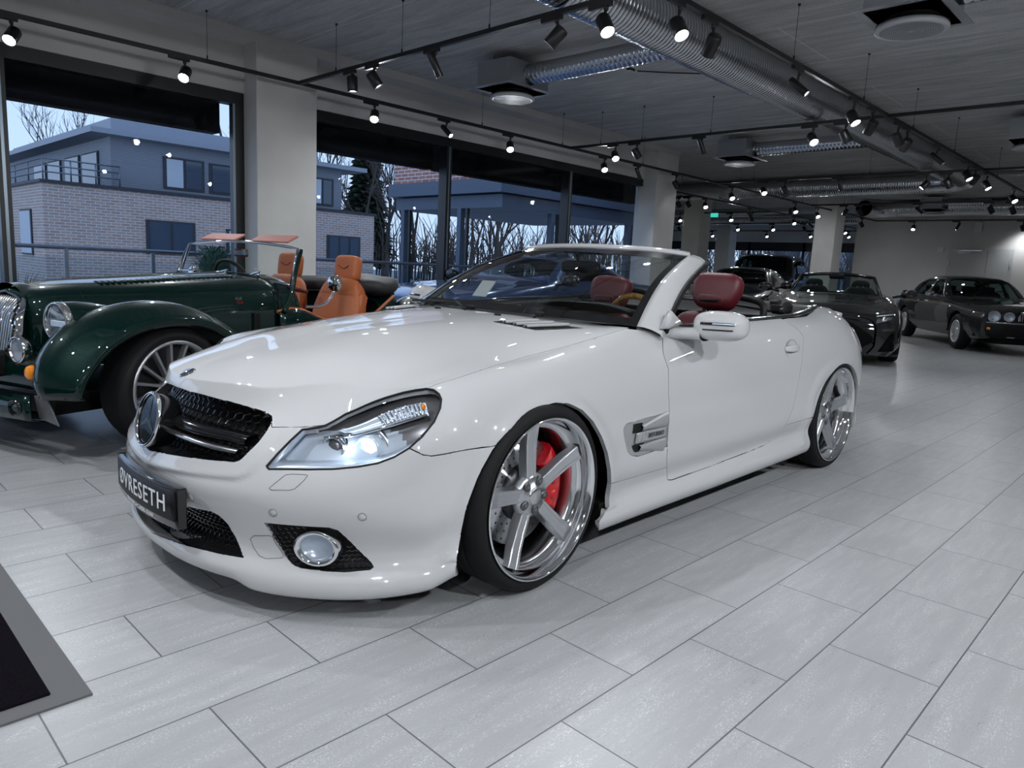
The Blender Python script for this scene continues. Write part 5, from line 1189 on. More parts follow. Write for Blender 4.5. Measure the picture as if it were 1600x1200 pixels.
SPOTS = {
 'w': [(-.15, 2.69, 'b'), (1.19, 2.69, 'b'), (3.29, 2.69, 'b'), (4.36, 2.70, 's'), (5.48, 2.68, 'b'), (7.57, 2.68, 'b'), (8.49, 2.70, 'sx'), (9.65, 2.66, 'x'), (11.69, 2.66, 'b'), (14.66, 2.66, 'b'), (15.93, 2.66, 'b'), (17.56, 2.67, 'x'), (18.91, 2.67, 'x'), (-2.4, 2.69, 'b'), (-4.4, 2.69, 'b')],
 'c1': [(5.76, 2.71, 'd'), (5.40, 2.70, 'x'), (4.54, 2.70, 'sx'), (3.21, 2.69, 'l'), (2.78, 2.69, 'r')],
 't': [(2.63, 2.67, 'r'), (3.06, 2.67, 'xl'), (4.51, 2.69, 's'), (5.78, 2.66, 'r'), (6.28, 2.66, 'xl'), (7.12, 2.67, 'x'), (7.42, 2.66, 'xl'), (8.68, 2.68, 's'), (10.21, 2.66, 'r'), (10.62, 2.66, 'xl'), (11.38, 2.66, 'r'), (13.39, 2.66, 'b'), (.2, 2.67, 'r'), (-1.2, 2.67, 'd')],
 'c2': [(5.93, 2.68, 'b'), (5.57, 2.69, 'x'), (4.58, 2.71, 'sx'), (3.17, 2.68, 'b'), (2.81, 2.68, 'x'), (.6, 2.68, 'd'), (-1.0, 2.68, 'r')],
 'c3': [(5.79, 2.66, 'b'), (5.40, 2.67, 'x'), (4.45, 2.71, 'sx'), (3.15, 2.66, 'l'), (2.83, 2.67, 'x'), (.4, 2.68, 'd')],
 'c4': [(5.95, 2.68, 'xl'), (5.63, 2.67, 'x'), (4.43, 2.69, 's'), (3.13, 2.68, 'x'), (2.76, 2.66, 'x'), (.6, 2.68, 'd')],
 'b': [(5.78, 2.66, 'w'), (4.73, 2.69, 'ws'), (3.32, 2.65, 'w2'), (1.8, 2.65, 'w2')],
 'm': [(4.6, 2.68, 'mm'), (2.4, 2.68, 'mm'), (.4, 2.68, 'mm'), (-2.0, 2.68, 'd'), (-4, 2.68, 'd')],  # unseen heads added to light the front of the white car
 'q': [(-4, 2.68, 'q'), (-.6, 2.68, 'q'), (1.4, 2.68, 'q'), (3.4, 2.68, 'q'), (5.6, 2.68, 'q'), (8.4, 2.68, 'q'), (11.5, 2.68, 'q'), (14.5, 2.68, 'q')],  # unseen heads added as side fill for the white car
 'f': [(11.2, 2.68, 'b'), (13.4, 2.68, 'b'), (15.6, 2.68, 'x'), (18.2, 2.68, 'b'), (19.4, 2.68, 's'), (22, 2.68, 'b')],
 'f1': [(8.5, 2.68, 'x'), (8.75, 2.68, 'x')], 'f2': [(8.9, 2.68, 'x'), (9.5, 2.68, 'b'), (10.4, 2.68, 'x'), (11.1, 2.68, 'b')], 'f3': [(9.0, 2.68, 'x'), (10.0, 2.68, 'b'), (11.2, 2.68, 'b'), (12.4, 2.68, 'b'), (13.4, 2.68, 'x')], 'f4': [(8.9, 2.68, 'b'), (10.2, 2.68, 'b'), (11.8, 2.68, 'b'), (14, 2.68, 'b')]}
AIM.update({'w': (-.55, -.1, -.8), 'ws': (-.3, .3, -.9), 'w2': (.5, -.2, -.85), 'q': (.1, .62, -.78), 'mm': (.62, .0, -.78)})
WHERE = {'w': ('y', 6.75, 'on the track along the shop windows', 'from the left'), 'c1': ('x', 2.35, 'on the cross track nearest the camera', 'from the window side'), 't': ('y', 2.39, 'on the track beside the big duct', 'from the near end'), 'c2': ('x', 6.74, 'on the second cross track', 'from the window side'), 'c3': ('x', 11.05, 'on the third cross track', 'from the window side'), 'c4': ('x', 15.5, 'on the fourth cross track', 'from the window side'), 'b': ('x', 20., 'on the track before the back wall', 'from the left'), 'm': ('x', -2.05, 'on the unseen added track over the entrance mat', 'from the window side'), 'q': ('y', -1.95, 'on the unseen added track along the right side', 'from the near end'),
 'f': ('y', 8.3, 'on the near track of the far bay', 'from the column'), 'f1': ('x', 13., 'on the first bay cross track', 'from the right'), 'f2': ('x', 16.9, 'on the second bay cross track', 'from the right'), 'f3': ('x', 20.6, 'on the third bay cross track', 'from the right'), 'f4': ('x', 24., 'on the last bay cross track', 'from the right')}
ORD = 'first second third fourth fifth sixth seventh eighth ninth tenth eleventh twelfth thirteenth fourteenth fifteenth sixteenth'.split()
POWER = dict(w=50, c1=36, t=38, c2=24, c3=18, c4=18, b=30, m=95, q=185, f=26, f1=26, f2=26, f3=22, f4=22)
for k, L in SPOTS.items():
    ax, at, where, frm_ = WHERE[k]; L2 = sorted(L, key=lambda q: q[0], reverse=ax == 'x')
    for i, (p, z, ty) in enumerate(L2):
        pos = (p, at, z) if ax == 'y' else (at, p, z); slim = ty.startswith('s') or ty == 'ws'; lit = True
        along = 'x' if ax == 'y' else 'y'
        aim = Vector(AIM[ty]); e = POWER[k]*(.6 if slim else 1)
        if k == 'q' and p > 4: e = 14
        if k == 't' and p > 5: e = 18
        if (k[0] == 'f' and i % 2) or (k == 'w' and ty == 'x'): e = 0
        t = make_spot('track_spotlight', slim, lit, pos, aim, e, along)
        t['label'] = '%s black spotlight %s, %s %s' % ('slim' if slim else 'stubby', where, ORD[i], frm_); t['group'] = 'track spotlights'
# ---- world: dusk sky
wd = bpy.data.worlds.new('dusk'); SC.world = wd; wd.use_nodes = True; nt = wd.node_tree; bg = nt.nodes['Background']
tc = nd(nt, 'ShaderNodeTexCoord'); sx = nd(nt, 'ShaderNodeSeparateXYZ'); lk(nt, tc.outputs['Generated'], sx.inputs[0]); rp = nd(nt, 'ShaderNodeValToRGB'); lk(nt, sx.outputs['Z'], rp.inputs[0])
rp.color_ramp.elements[0].position = 0.; rp.color_ramp.elements[0].color = (.50, .64, .88, 1); rp.color_ramp.elements[1].position = .6; rp.color_ramp.elements[1].color = (.36, .50, .80, 1)
lk(nt, rp.outputs[0], bg.inputs[0]); bg.inputs[1].default_value = 1.5
SC.view_settings.view_transform = 'Standard'; SC.view_settings.look = 'None'; SC.view_settings.gamma = 1; SC.view_settings.use_curve_mapping = False; SC.view_settings.exposure = 0.0
SC.cycles.use_denoising = True; SC.cycles.max_bounces = 8; SC.cycles.transparent_max_bounces = 16; SC.cycles.sample_clamp_indirect = 6; SC.cycles.caustics_reflective = False; SC.cycles.caustics_refractive = False

# ================================================================ shared pieces for the other cars
def rows_surface(rows, nu=7, nr=6):
    """half skin through rows of (x, y, z) stations, from the sill up to the centre line"""
    R = np.array(rows, float); nrow, ns, _ = R.shape; uq = np.linspace(0, ns-1, (ns-1)*nu+1); D = []
    for r in R:
        D.append(np.stack([pchip(np.arange(ns), r[:, k], uq) for k in range(3)], 1))
    D = np.array(D); G = []; tq = np.linspace(0, nrow-1, (nrow-1)*nr+1)
    for j in range(D.shape[1]):
        p = D[:, j]; t = chord(p)+np.arange(nrow)*1e-5; tt = np.interp(tq, np.arange(nrow), t); q = np.stack([pchip(t, p[:, k], tt) for k in range(3)], 1); q[:, 1] = np.maximum(q[:, 1], 0); G.append(q)
    G = np.array(G); m = G.shape[1]; V = G.reshape(-1, 3); F = []
    for j in range(G.shape[0]-1):
        for i in range(m-1): F.append((j*m+i, j*m+i+1, (j+1)*m+i+1, (j+1)*m+i))
    # close nose and tail towards the centre line
    V = list(map(tuple, V))
    for e in (0, G.shape[0]-1):
        ids = [e*m+i for i in range(m)]; c = []
        for i in ids:
            c.append(len(V)); V.append((V[i][0], 0., V[i][2]))
        for i in range(m-1): F.append((ids[i], ids[i+1], c[i+1], c[i]))
    return np.array(V), F
def arch(xc, zc, r, n=18, low=-.4): return [(xc+r*math.cos(a), .9, zc+r*math.sin(a)) for a in np.linspace(-.35, PI+.35, n)]+[(xc-r, .9, zc+low), (xc+r, .9, zc+low)]
def spin_wheel(parent, name, loc, R, rr, w, spokes, out, rim='satin_silver', sw=.02, fat=.5):
    """tyre, rim and spokes of a parked wheel; out is -1 or 1 (the side it faces)"""
    n = node(name, parent, loc); M = axM((0, 0, 0), (0, out, 0), (1, 0, 0)); h = 0
    MB().lathe([(rr, -.015), (rr+.02, -.004), ((rr+R)/2, 0), (R-.025, -.012), (R-.006, -.035), (R, -.06), (R, -w+.05), (R-.01, -w+.02), (rr, -w)], 48, M).build('tire', 'rubber', n)
    rm_ = MB(); rm_.lathe([(rr+.002, -.018), (rr-.005, -.006), (rr-.018, -.014), (rr-.024, -.05), (rr-.03, -w+.02)], 48, M); rm_.build('rim', rim, n)
    s = MB()
    for k in range(spokes):
        a = 2*PI*k/spokes; Q = M @ Matrix.Rotation(a, 4, 'Z'); G = []
        for r, ww, z in ((.05, sw*1.2, -.045), (rr*.5, sw*.8, -.035), (rr-.02, sw, -.022)):
            G.append([(Q @ Vector((r, y, z+dz)))[:] for y, dz in ((-ww, -.03), (-ww*.7, 0), (ww*.7, 0), (ww, -.03))])
        s.grid(G, False, closev=True)
    s.lathe([(0, -.03), (.05, -.032), (.07, -.045), (.07, -.08)], 24, M); s.build('spokes', rim, n)
    MB().lathe([(0, -.09), (rr-.03, -.09)], 32, M).build('brake_disc', 'dark_metal', n); return n
def placed(name, label, F, deg, group=None): return thing(name, label, 'car', (F[0], F[1], 0), math.radians(deg), group)
def inner_black(mb, parent, name='cabin'): return mb.build(name, 'black_trim', parent)

# ================================================================ green roadster at the window
def paint(name, col, flake=.5, rough=.25):
    m = mat(name, col, rough, flake, 1., .06, coat_rough=.01, coat_ior=1.55); return m
paint('green_paint', (.0, .0125, .0098), .25, .38)
rs = placed('vintage_roadster', 'dark green open vintage-style roadster with tan leather seats parked along the shop window', (-.354, 4.378), 16.5)
# bonnet: half sections (y, z) at stations from the grille to the scuttle
def bonnet_sec(x):
    w = pchip([-.46, -.38, -.2, .1, .5, .95, 1.02], [.14, .215, .262, .325, .41, .50, .51], [x])[0]; t = pchip([-.46, -.38, -.2, .1, .5, .95, 1.02], [.80, .845, .872, .89, .912, .935, .938], [x])[0]; b = pchip([-.46, -.2, .1, .5, 1.02], [.50, .44, .40, .38, .36], [x])[0]
    return w, t, b
G = []
xs = np.linspace(-.44, 1.0, 44)
for x in xs:
    w, t, b = bonnet_sec(x); side = [(w*1.0, b), (w*1.03, b+(t-b)*.35), (w*1.02, b+(t-b)*.62), (w*.94, t-.085), (w*.80, t-.038), (w*.55, t-.014), (w*.28, t-.004), (.02, t+.002), (0, t+.006)]
    s = curve([(0, y, z) for y, z in side], 22); row = [(x, -p[1], p[2]) for p in s]+[(x, p[1], p[2]) for p in s[::-1][1:]]; G.append(row)
bon = MB().grid(G); bonnet = bon.build('bonnet', 'green_paint', rs, solid=.006)
# louvre rows
for sg in (-1, 1):
    for yy in (.17,):
        lv = MB()
        for i in range(26):
            x = -.02+i*.034; w, t, b = bonnet_sec(x); y = sg*(w*.42+.03); z = t-.010
            lv.box((x, y, z+.003), (.017, .080, .014), Matrix.Rotation(-.5, 3, 'Y'), bev=.004)
        lv.build('louvre_row', 'green_paint', bonnet)
MB().tube([(x, 0, bonnet_sec(x)[1]+.008) for x in np.linspace(-.40, .98, 20)], .005, 6).build('hinge_strip', 'chrome', bonnet)
# strap line across the nose and the chrome clips
MB().tube([(G[8][i][0], G[8][i][1]*1.003, G[8][i][2]+.001) for i in range(0, 43)], .0025, 5).build('bonnet_seam', 'black_trim', bonnet)
w, t, b = bonnet_sec(.06); MB().box((.06, -w*1.03-.008, .70), (.02, .015, .05), bev=.004).build('bonnet_catch', 'chrome', bonnet)
# side vent and lettering badge
dkv = MB().bx(.80, .845, -.515, -.49, .50, .70, bev=.004); dkv.build('side_vent', 'black_trim', bonnet)
text_mb('PLUS', .026, .001, Matrix.Translation((.70, -.476, .792)) @ Matrix.Rotation(math.radians(7), 4, 'Z') @ Matrix.Rotation(PI/2, 4, 'X')).build('badge_lettering', 'chrome', bonnet)
text_mb('FOUR', .022, .001, Matrix.Translation((.71, -.477, .766)) @ Matrix.Rotation(math.radians(7), 4, 'Z') @ Matrix.Rotation(PI/2, 4, 'X')).build('badge_lettering', 'red_lens', bonnet)
# grille shell and slats
GR = []
def arch_half(z): return .205*math.sqrt(max(0, 1-max(0, (z-.60)/.245)**2))*(1 if z > .60 else 1-.35*((.60-z)/.17)**1.2)
def lean(z): return -.545+.06*((z-.45)/.3)+.10*max(0, (z-.66)/.18)**2
grl = node('grille', rs)
shell = MB(); inner = []; outer = []
for a in np.linspace(-PI*.5, PI*1.5, 61)[:-1]:
    y = .205*math.cos(a)*(1. if math.sin(a) > 0 else 1-.30*abs(math.sin(a))); z = .60+(.245 if math.sin(a) > 0 else .155)*math.sin(a); inner.append((lean(z)-.004, y, z)); outer.append((lean(z)+.03, y*1.10, .60+(z-.60)*1.07))
shell.grid([[Vector(i)+Vector((.05, 0, 0)) for i in inner], inner, [Vector(i).lerp(Vector(o), .5)+Vector((-.008, 0, 0)) for i, o in zip(inner, outer)], outer], closev=True); shell.build('grille_surround', 'chrome', grl)
for i in range(19):
    y = -.198+i*.022; zz = [z for z in np.linspace(.44, .85, 42) if arch_half(z) > abs(y)]
    if len(zz) > 3: MB().tube([(lean(z)-.010, y, z) for z in zz], .0052, 6).build('grille_slat', 'chrome', grl)
MB().grid([[(lean(z)+.04, y*arch_half(z)/.205, z) for y in np.linspace(-.205, .205, 9)] for z in np.linspace(.44, .84, 20)]).build('grille_backing', 'black_trim', grl)
# nose cowl joining the surround to the bonnet
nc = []
for k in range(len(outer)):
    p = Vector(outer[k]); x2 = -.43; w, t, b = bonnet_sec(x2); a = -PI*.5+2*PI*k/60; q = Vector((x2, math.copysign(min(abs(p.y)*1.04+.006, w*1.03), p.y), p.z+.004 if p.z > .6 else p.z)); nc.append(q)
ctop = [Vector((-.40, g[1], g[2])) for g in G[1]]
MB().grid([outer, [Vector(o).lerp(n_, .5)+Vector((.0, 0, .004)) for o, n_ in zip(outer, nc)], nc], closev=True).build('nose_cowl', 'green_paint', rs)
# wings
crown = [(-.645, -.64, .35), (-.655, -.64, .42), (-.615, -.635, .53), (-.52, -.63, .645), (-.38, -.63, .735), (-.20, -.63, .79), (-.02, -.63, .80), (.18, -.635, .765), (.38, -.64, .68), (.58, -.64, .56), (.80, -.64, .435), (1.05, -.64, .35), (1.35, -.64, .31), (1.75, -.64, .30)]
lipc = [(-.55, -.80, .345), (-.55, -.81, .40), (-.505, -.815, .48), (-.42, -.82, .58), (-.30, -.825, .655), (-.15, -.825, .70), (.0, -.825, .71), (.16, -.825, .69), (.31, -.82, .63), (.46, -.81, .53), (.66, -.80, .41), (.92, -.79, .33), (1.25, -.78, .295), (1.75, -.78, .285)]
inn = [(-.56, -.45, .345), (-.57, -.45, .40), (-.55, -.44, .47), (-.48, -.41, .54), (-.36, -.38, .60), (-.20, -.37, .63), (-.02, -.38, .63), (.18, -.40, .60), (.38, -.43, .55), (.58, -.46, .48), (.80, -.50, .41), (1.05, -.53, .35), (1.35, -.55, .31), (1.75, -.56, .30)]
C_, L_, I_ = curve(crown, 60), curve(lipc, 60), curve(inn, 60); GW = []
for c, l, i_ in zip(C_, L_, I_):
    c, l, i_ = Vector(c), Vector(l), Vector(i_)
    m1 = i_.lerp(c, .55)+(c-i_).cross(Vector((0, 1, 0)))*0; up = Vector((0, 0, 1))
    pts = [i_, i_.lerp(c, .30)+Vector((-.0, 0, .03)), i_.lerp(c, .7)+Vector((0, 0, .035)), c, c.lerp(l, .45)+(c-Vector((.0, c.y, .33))).normalized()*.022, c.lerp(l, .85)+(c-Vector((.0, c.y, .33))).normalized()*.010, l, l+Vector((0, .012, 0))-(l-Vector((0, l.y, .33))).normalized()*.03]
    GW.append([p[:] for p in curve(pts, 17)])
wing = MB().grid(GW)
for sg in (-1, 1):
    w_ = (wing if sg < 0 else wing.mirrored()).build('front_wing', 'green_paint', rs, solid=.010)
    bead = MB().tube([(g[0][0], g[0][1]*(-sg), g[0][2]+.006) for g in GW[4:44]], .006, 6).build('wing_bead', 'black_trim', w_)
    wf = [(GW[0][k][0]+.005, GW[0][k][1]*(-sg), GW[0][k][2]) for k in range(17)]; MB().tube(wf, .006, 6).build('wing_bead', 'green_paint', w_)
    # headlight pod and lamp
    P0 = Vector((-.43, .485*sg, .695)); ax = Vector((-1, .0, .02))
    pod = []
    for k, (dx, r) in enumerate(((-.015, .094), (.0, .098), (.06, .102), (.14, .098), (.24, .082), (.34, .058), (.43, .030), (.50, .006))):
        c = P0+Vector((dx, -.0*sg*dx, -.02*dx)); pod.append([(c.x, c.y+r*math.cos(a), c.z+r*math.sin(a)) for a in np.linspace(0, 2*PI, 28, endpoint=False)])
    po = MB().grid(pod, closev=True).build('headlight_pod', 'green_paint', w_)
    M = axM(P0+Vector((-.015, 0, 0)), ax, (0, 0, 1)); hl = MB().lathe([(.084, .0), (.086, .018), (.094, .024), (.100, .012), (.100, -.012), (.094, -.02)], 40, M).build('headlight_ring', 'chrome', po)
    MB().lathe([(0, -.03), (.03, -.026), (.06, -.014), (.084, .004)], 32, M).build('headlight_reflector', 'lamp_chrome', po)
    MB().box(M @ Vector((-.012, 0, .0)), (.012, .13, .034), bev=.004).build('light_bar', 'lamp_frost', po)
    MB().lathe([(0, .026), (.04, .022), (.086, .008)], 32, M).build('headlight_lens', 'lamp_glass', po)
    # auxiliary lamp and turn signal
    Pf = Vector((-.565, .335*sg, .545)); M = axM(Pf, (-1, 0, .02), (0, 0, 1))
    fo = MB().lathe([(0, -.07), (.045, -.055), (.066, -.02), (.068, .0)], 32, M).build('fog_lamp', 'chrome', rs)
    MB().lathe([(.056, .0), (.059, .014), (.066, .016), (.070, .006), (.070, -.012)], 32, M).build('fog_lamp_ring', 'chrome', fo); MB().lathe([(0, -.02), (.056, .002)], 28, M).build('fog_lamp_reflector', 'lamp_bright', fo); MB().lathe([(0, .016), (.03, .013), (.058, .004)], 28, M).build('fog_lamp_lens', 'lamp_glass', fo)
    MB().cyl(Pf+Vector((.02, 0, -.06)), Pf+Vector((.03, 0, -.16)), .014).build('fog_lamp_stalk', 'black_trim', fo)
    Pi = Vector((-.60, .475*sg, .445)); M = axM(Pi, (-1, 0, 0), (0, 0, 1)); ti = MB().lathe([(.036, -.09), (.040, -.05), (.040, -.03)], 28, M).build('turn_signal', 'black_trim', w_); MB().lathe([(0, .010), (.018, .009), (.033, .002), (.039, -.012), (.040, -.032)], 28, M).build('turn_signal_lens', 'amber', ti)
# valance, bumper bar and plate between the wings
va = []
for y in np.linspace(-.50, .50, 25):
    a = abs(y)/.5; va.append([(-.50+.05*a, y, .535-.02*a), (-.575+.03*a, y, .50), (-.60+.03*a, y, .44), (-.605+.03*a, y, .375), (-.57+.03*a, y, .33)])
MB().grid(va).build('front_apron', 'green_paint', rs, solid=.008)
MB().grid([[(-.64+.03*a*a, .50*a, .335), (-.665+.04*a*a, .52*a, .27), (-.66+.04*a*a, .52*a, .215), (-.55, .50*a, .20)] for a in np.linspace(-1, 1, 21)]).build('front_bumper', 'green_paint', rs, solid=.008)
MB().grid([[(-.668+.045*a*a, .36*a, z) for z in (.235, .285)] for a in np.linspace(-1, 1, 15)]).build('bumper_intake', 'black_trim', rs, solid=.008)
for sg in (-1, 1):
    M = axM((-.645, .42*sg, .27), (-1, sg*.12, 0)); MB().lathe([(0, -.01), (.028, -.008), (.034, .006), (.040, .008), (.042, -.01)], 24, M).build('bumper_duct', 'black_gloss', rs)
pb = MB().bx(-.70, -.655, -.30, .30, .42, .545, bev=.006).build('license_plate', 'black_gloss', rs); MB().bx(-.704, -.698, -.285, .285, .435, .53, bev=.003).build('plate_face', 'plate_black', pb)
MB().bx(-.66, -.56, -.24, .24, .40, .53, bev=.02).build('plate_bracket', 'black_trim', pb)
for sg in (-1, 1): MB().add([(-.60, sg*.52, .34), (-.60, sg*.62, .34), (-.57, sg*.66, .20), (-.57, sg*.50, .22)], [(0, 1, 2, 3)]).build('mud_flap', 'cast_grey', rs, solid=.006)
# scuttle, doors, tub and tail
sc = []
for x in np.linspace(1.0, 1.16, 5):
    w, t, b = bonnet_sec(1.0); w = .51+.35*(x-1.0); sc.append([(x, -w*math.cos(a)**.7 if math.cos(a) > 0 else 0, .60+(.345)*math.sin(a)**.6) for a in np.linspace(0, PI/2, 12)]+[(x, w*math.cos(a)**.7 if math.cos(a) > 1e-6 else 0, .60+.345*math.sin(a)**.6) for a in np.linspace(PI/2, 0, 12)[1:]])
MB().grid(sc).build('scuttle', 'green_paint', rs, solid=.008)
for sg in (-1, 1):
    dr = []
    for x, top, y in ((.98, .70, .535), (1.10, .72, .565), (1.30, .655, .605), (1.55, .60, .635), (1.78, .63, .655), (1.95, .72, .665), (2.10, .80, .66)): dr.append((x, y, top))
    D = curve(dr, 24); G = [[(x, sg*y, t), (x, sg*(y+.012), t-.02), (x, sg*(y+.02), (t+.34)/2), (x, sg*y, .36), (x, sg*(y-.05), .29)] for x, y, t in D]
    d_o = MB().grid(G).build('door', 'green_paint', rs, solid=.012)
    MB().tube([(x, sg*(y-.01), t+.004) for x, y, t in D], .012, 8).build('door_capping', 'tan_leather' if sg < 0 else 'black_leather', d_o)
    MB().tube([(1.24, sg*.625, .60), (1.32, sg*.64, .60)], .008, 6).build('door_handle', 'chrome', d_o)
    rw = []
    for k, (x, z) in enumerate(((1.88, .33), (1.95, .52), (2.08, .68), (2.26, .785), (2.48, .825), (2.70, .795), (2.90, .69), (3.05, .53), (3.12, .38))):
        r = []
        for t in np.linspace(0, 1, 9): r.append((2.5+(x-2.5)*(1-.10*abs(2*t-1)**2.5), sg*(.52+.33*t), .33+(z-.33)*(1-.12*abs(2*t-1)**2.5)))
        rw.append(r)
    R_ = [curve([rw[k][j] for k in range(9)], 30) for j in range(9)]; MB().grid([[R_[j][i] for j in range(9)] for i in range(30)]).build('rear_wing', 'green_paint', rs, solid=.012)
tl = []
for x, w, z in ((2.05, .60, .80), (2.3, .60, .80), (2.6, .57, .74), (2.9, .52, .60), (3.1, .45, .42)): tl.append([(x, w*c, .36+(z-.36)*s) for c, s in ((-1, 0), (-1, .6), (-.85, .9), (-.4, 1), (0, 1.02), (.4, 1), (.85, .9), (1, .6), (1, 0))])
MB().grid(tl).build('tail', 'green_paint', rs, solid=.01)
fl_ = MB(); fl_.bx(-.45, 2.95, -.42, .42, .20, .30); fl_.bx(.95, 2.2, -.55, .55, .28, .34); fl_.bx(.98, 1.02, -.50, .50, .34, .84); fl_.bx(2.15, 2.2, -.58, .58, .34, .84); fl_.build('chassis', 'black_trim', rs)
MB().grid([[(x, y, .91-.25*(x-1.1)-.06*abs(y)) for y in np.linspace(-.5, .5, 9)] for x in (1.14, 1.24, 1.3)]).build('dashboard', 'red_leather', rs, solid=.02)
# windscreen
Wb = [(1.065, y, .905-.02*(y/.56)**2) for y in np.linspace(-.565, .565, 17)]; Wt = [(1.15, y, 1.165-.035*(y/.56)**2) for y in np.linspace(-.545, .545, 17)]
wso = MB().grid([Wb, Wt]).build('windshield', 'clear_glass', rs)
MB().tube([Wb[0]]+Wt+[Wb[-1]], .010, 8).build('windshield_frame', 'chrome', wso); MB().tube(Wb, .012, 8).build('windshield_base', 'chrome', wso)
for sg in (-1, 1):
    P = curve([(1.00, sg*.565, .70), (1.04, sg*.585, .80), (1.075, sg*.585, .92), (1.165, sg*.565, 1.125)], 20); MB().tube(P, [.019-.006*i/19 for i in range(20)], 10).build('windshield_pillar', 'green_paint' if sg < 0 else 'black_gloss', wso)
    MB().box((1.215, sg*.26, 1.195), (.115, .36, .014), Matrix.Rotation(-.42, 3, 'Y'), bev=.004).build('sun_visor', 'pink_leather' if sg < 0 else 'pink_leather', wso)
MB().box((1.175, .03, 1.085), (.03, .14, .055), bev=.012).build('interior_mirror', 'chrome', wso)
for y in (-.30, .02, .34):
    wp = MB(); wp.tube([(1.0, y-.03, .945), (1.03, y-.01, .962), (1.055, y+.10, .94)], .006, 6); wp.tube([(1.052, y-.04, .94), (1.057, y+.22, .935)], .005, 6); wp.cyl((1.0, y-.03, .93), (1.0, y-.03, .955), .010); wp.build('wiper', 'chrome', rs)
M = axM((1.36, .32, .86), (.9, 0, .42), (0, 1, 0)); stw = MB(); stw.tube([(M @ Vector((.18*math.cos(a), .18*math.sin(a), 0)))[:] for a in np.linspace(0, 2*PI, 32, endpoint=False)], .014, 8, False, True)
for a in (.3, PI-.3, PI*1.5): stw.tube([M @ Vector((0, 0, -.02)), M @ Vector((.175*math.cos(a), .175*math.sin(a), 0))], .010, 6)
stw.build('steering_wheel', 'black_leather', rs)
for sg in (-1, 1):
    se = node('seat', rs, (-.13, .31*sg, 0)); sball((1.66, 0, .40), (.25, .23, .09)).build('seat_cushion', 'tan_leather', se)
    Rk = Matrix.Rotation(math.radians(16), 3, 'Y'); bk = sball((1.98, 0, .70), (.085, .235, .235), .5, M=Rk); bk.v = [(x, y*(1-.28*max(0, z-.68)/.25), z) for x, y, z in bk.v]; bo = bk.build('backrest', 'tan_leather', se)
    G = [[(1.873+.06*(t)-.0+.006*abs(math.sin(6*PI*s))*abs(math.sin(5*PI*t)), -.14+.28*s, .56+.20*t) for s in np.linspace(0, 1, 13)] for t in np.linspace(0, 1, 11)]
    MB().grid(G).build('quilted_panel', 'tan_leather', bo, solid=.02)
    hd = sball((2.075, 0, 1.005), (.052, .112, .102), .42, M=Matrix.Rotation(math.radians(8), 3, 'Y')); ho = hd.build('headrest', 'tan_leather', se)
    em = MB(); em.tube(curve([(2.015, -.055, 1.03), (2.018, -.025, 1.012), (2.018, 0, 1.004), (2.018, .025, 1.012), (2.015, .055, 1.03)], 14), .003, 5); em.build('headrest_emblem', 'red_leather', ho)
    MB().box((1.97, .20*sg*-1*-1, .62), (.10, .05, .40), Rk, bev=.02).build('side_bolster', 'tan_leather', bo)
ht = sball((2.13, -.33, .875), (.22, .27, .075), .7, 30, 16); ht.v = [(x, y, z+.02*math.sin(14*x)*math.cos(11*y)+.06*(x-2.13)) for x, y, z in ht.v]; ht.build('folded_hood', 'black_cloth', rs)
h2 = sball((2.30, .30, .85), (.20, .30, .07), .7); h2.build('folded_hood', 'black_cloth', rs)
mm = MB(); mm.ball((1.35, -.70, .905), (.028, .062, .062), 20, 12); mm.tube(curve([(1.20, -.57, .735), (1.30, -.66, .76), (1.34, -.69, .82), (1.36, -.70, .89)], 16), .010, 8); mm.build('wing_mirror', 'chrome', rs)
mm = MB(); mm.ball((1.32, .72, .905), (.028, .062, .062), 16, 10); mm.tube([(1.22, .60, .74), (1.32, .71, .88)], .010, 8); mm.build('wing_mirror', 'chrome', rs)
for sg in (-1, 1):
    spin_wheel(rs, 'front_wheel', (0, .80*sg, .335), .335, .262, .22, 15, sg, 'rim_grey', .011); spin_wheel(rs, 'rear_wheel', (2.52, .80*sg, .335), .335, .262, .22, 15, sg, 'rim_grey', .011)

# ================================================================ cars further back
paint('slate_paint', (.019, .019, .021), .0, .5); paint('charcoal_paint', (.009, .0095, .011), .0, .5); paint('midnight_paint', (.012, .014, .02), .3, .2); paint('blue_paint', (.035, .075, .19), .4, .22); paint('black_paint', (.008, .008, .010), .1, .15)
glassy('car_glass', (.42, .50, .50), 1.5)
def wells(parent, xs, y, r=.38):
    for x in xs:
        for sg in (-1, 1): MB().lathe([(r, 0.01), (r, .40), (0, .40)], 24, axM((x, sg*y, .33), (0, -sg, 0), (1, 0, 0)), 0, True, (-.05, PI+.05) if sg > 0 else (PI-.05, 2*PI+.05)).build('wheel_well', 'black_trim', parent)
def side_cut(S, name, poly, depth=1.5): S.cut(name, [(x, .9, z) for x, z in poly], (0, -1, 0), None, depth, band=1.2)
def top_cut(S, name, poly, z, depth=.6): S.cut(name, [(x, y, z) for x, y in poly], (0, 0, -1), None, depth, band=.6)
def front_cut(S, name, poly, xr, depth=1.5): S.cut(name, [(-1.0, y, z) for y, z in poly], (1, 0, 0), xr, depth, band=2.0)
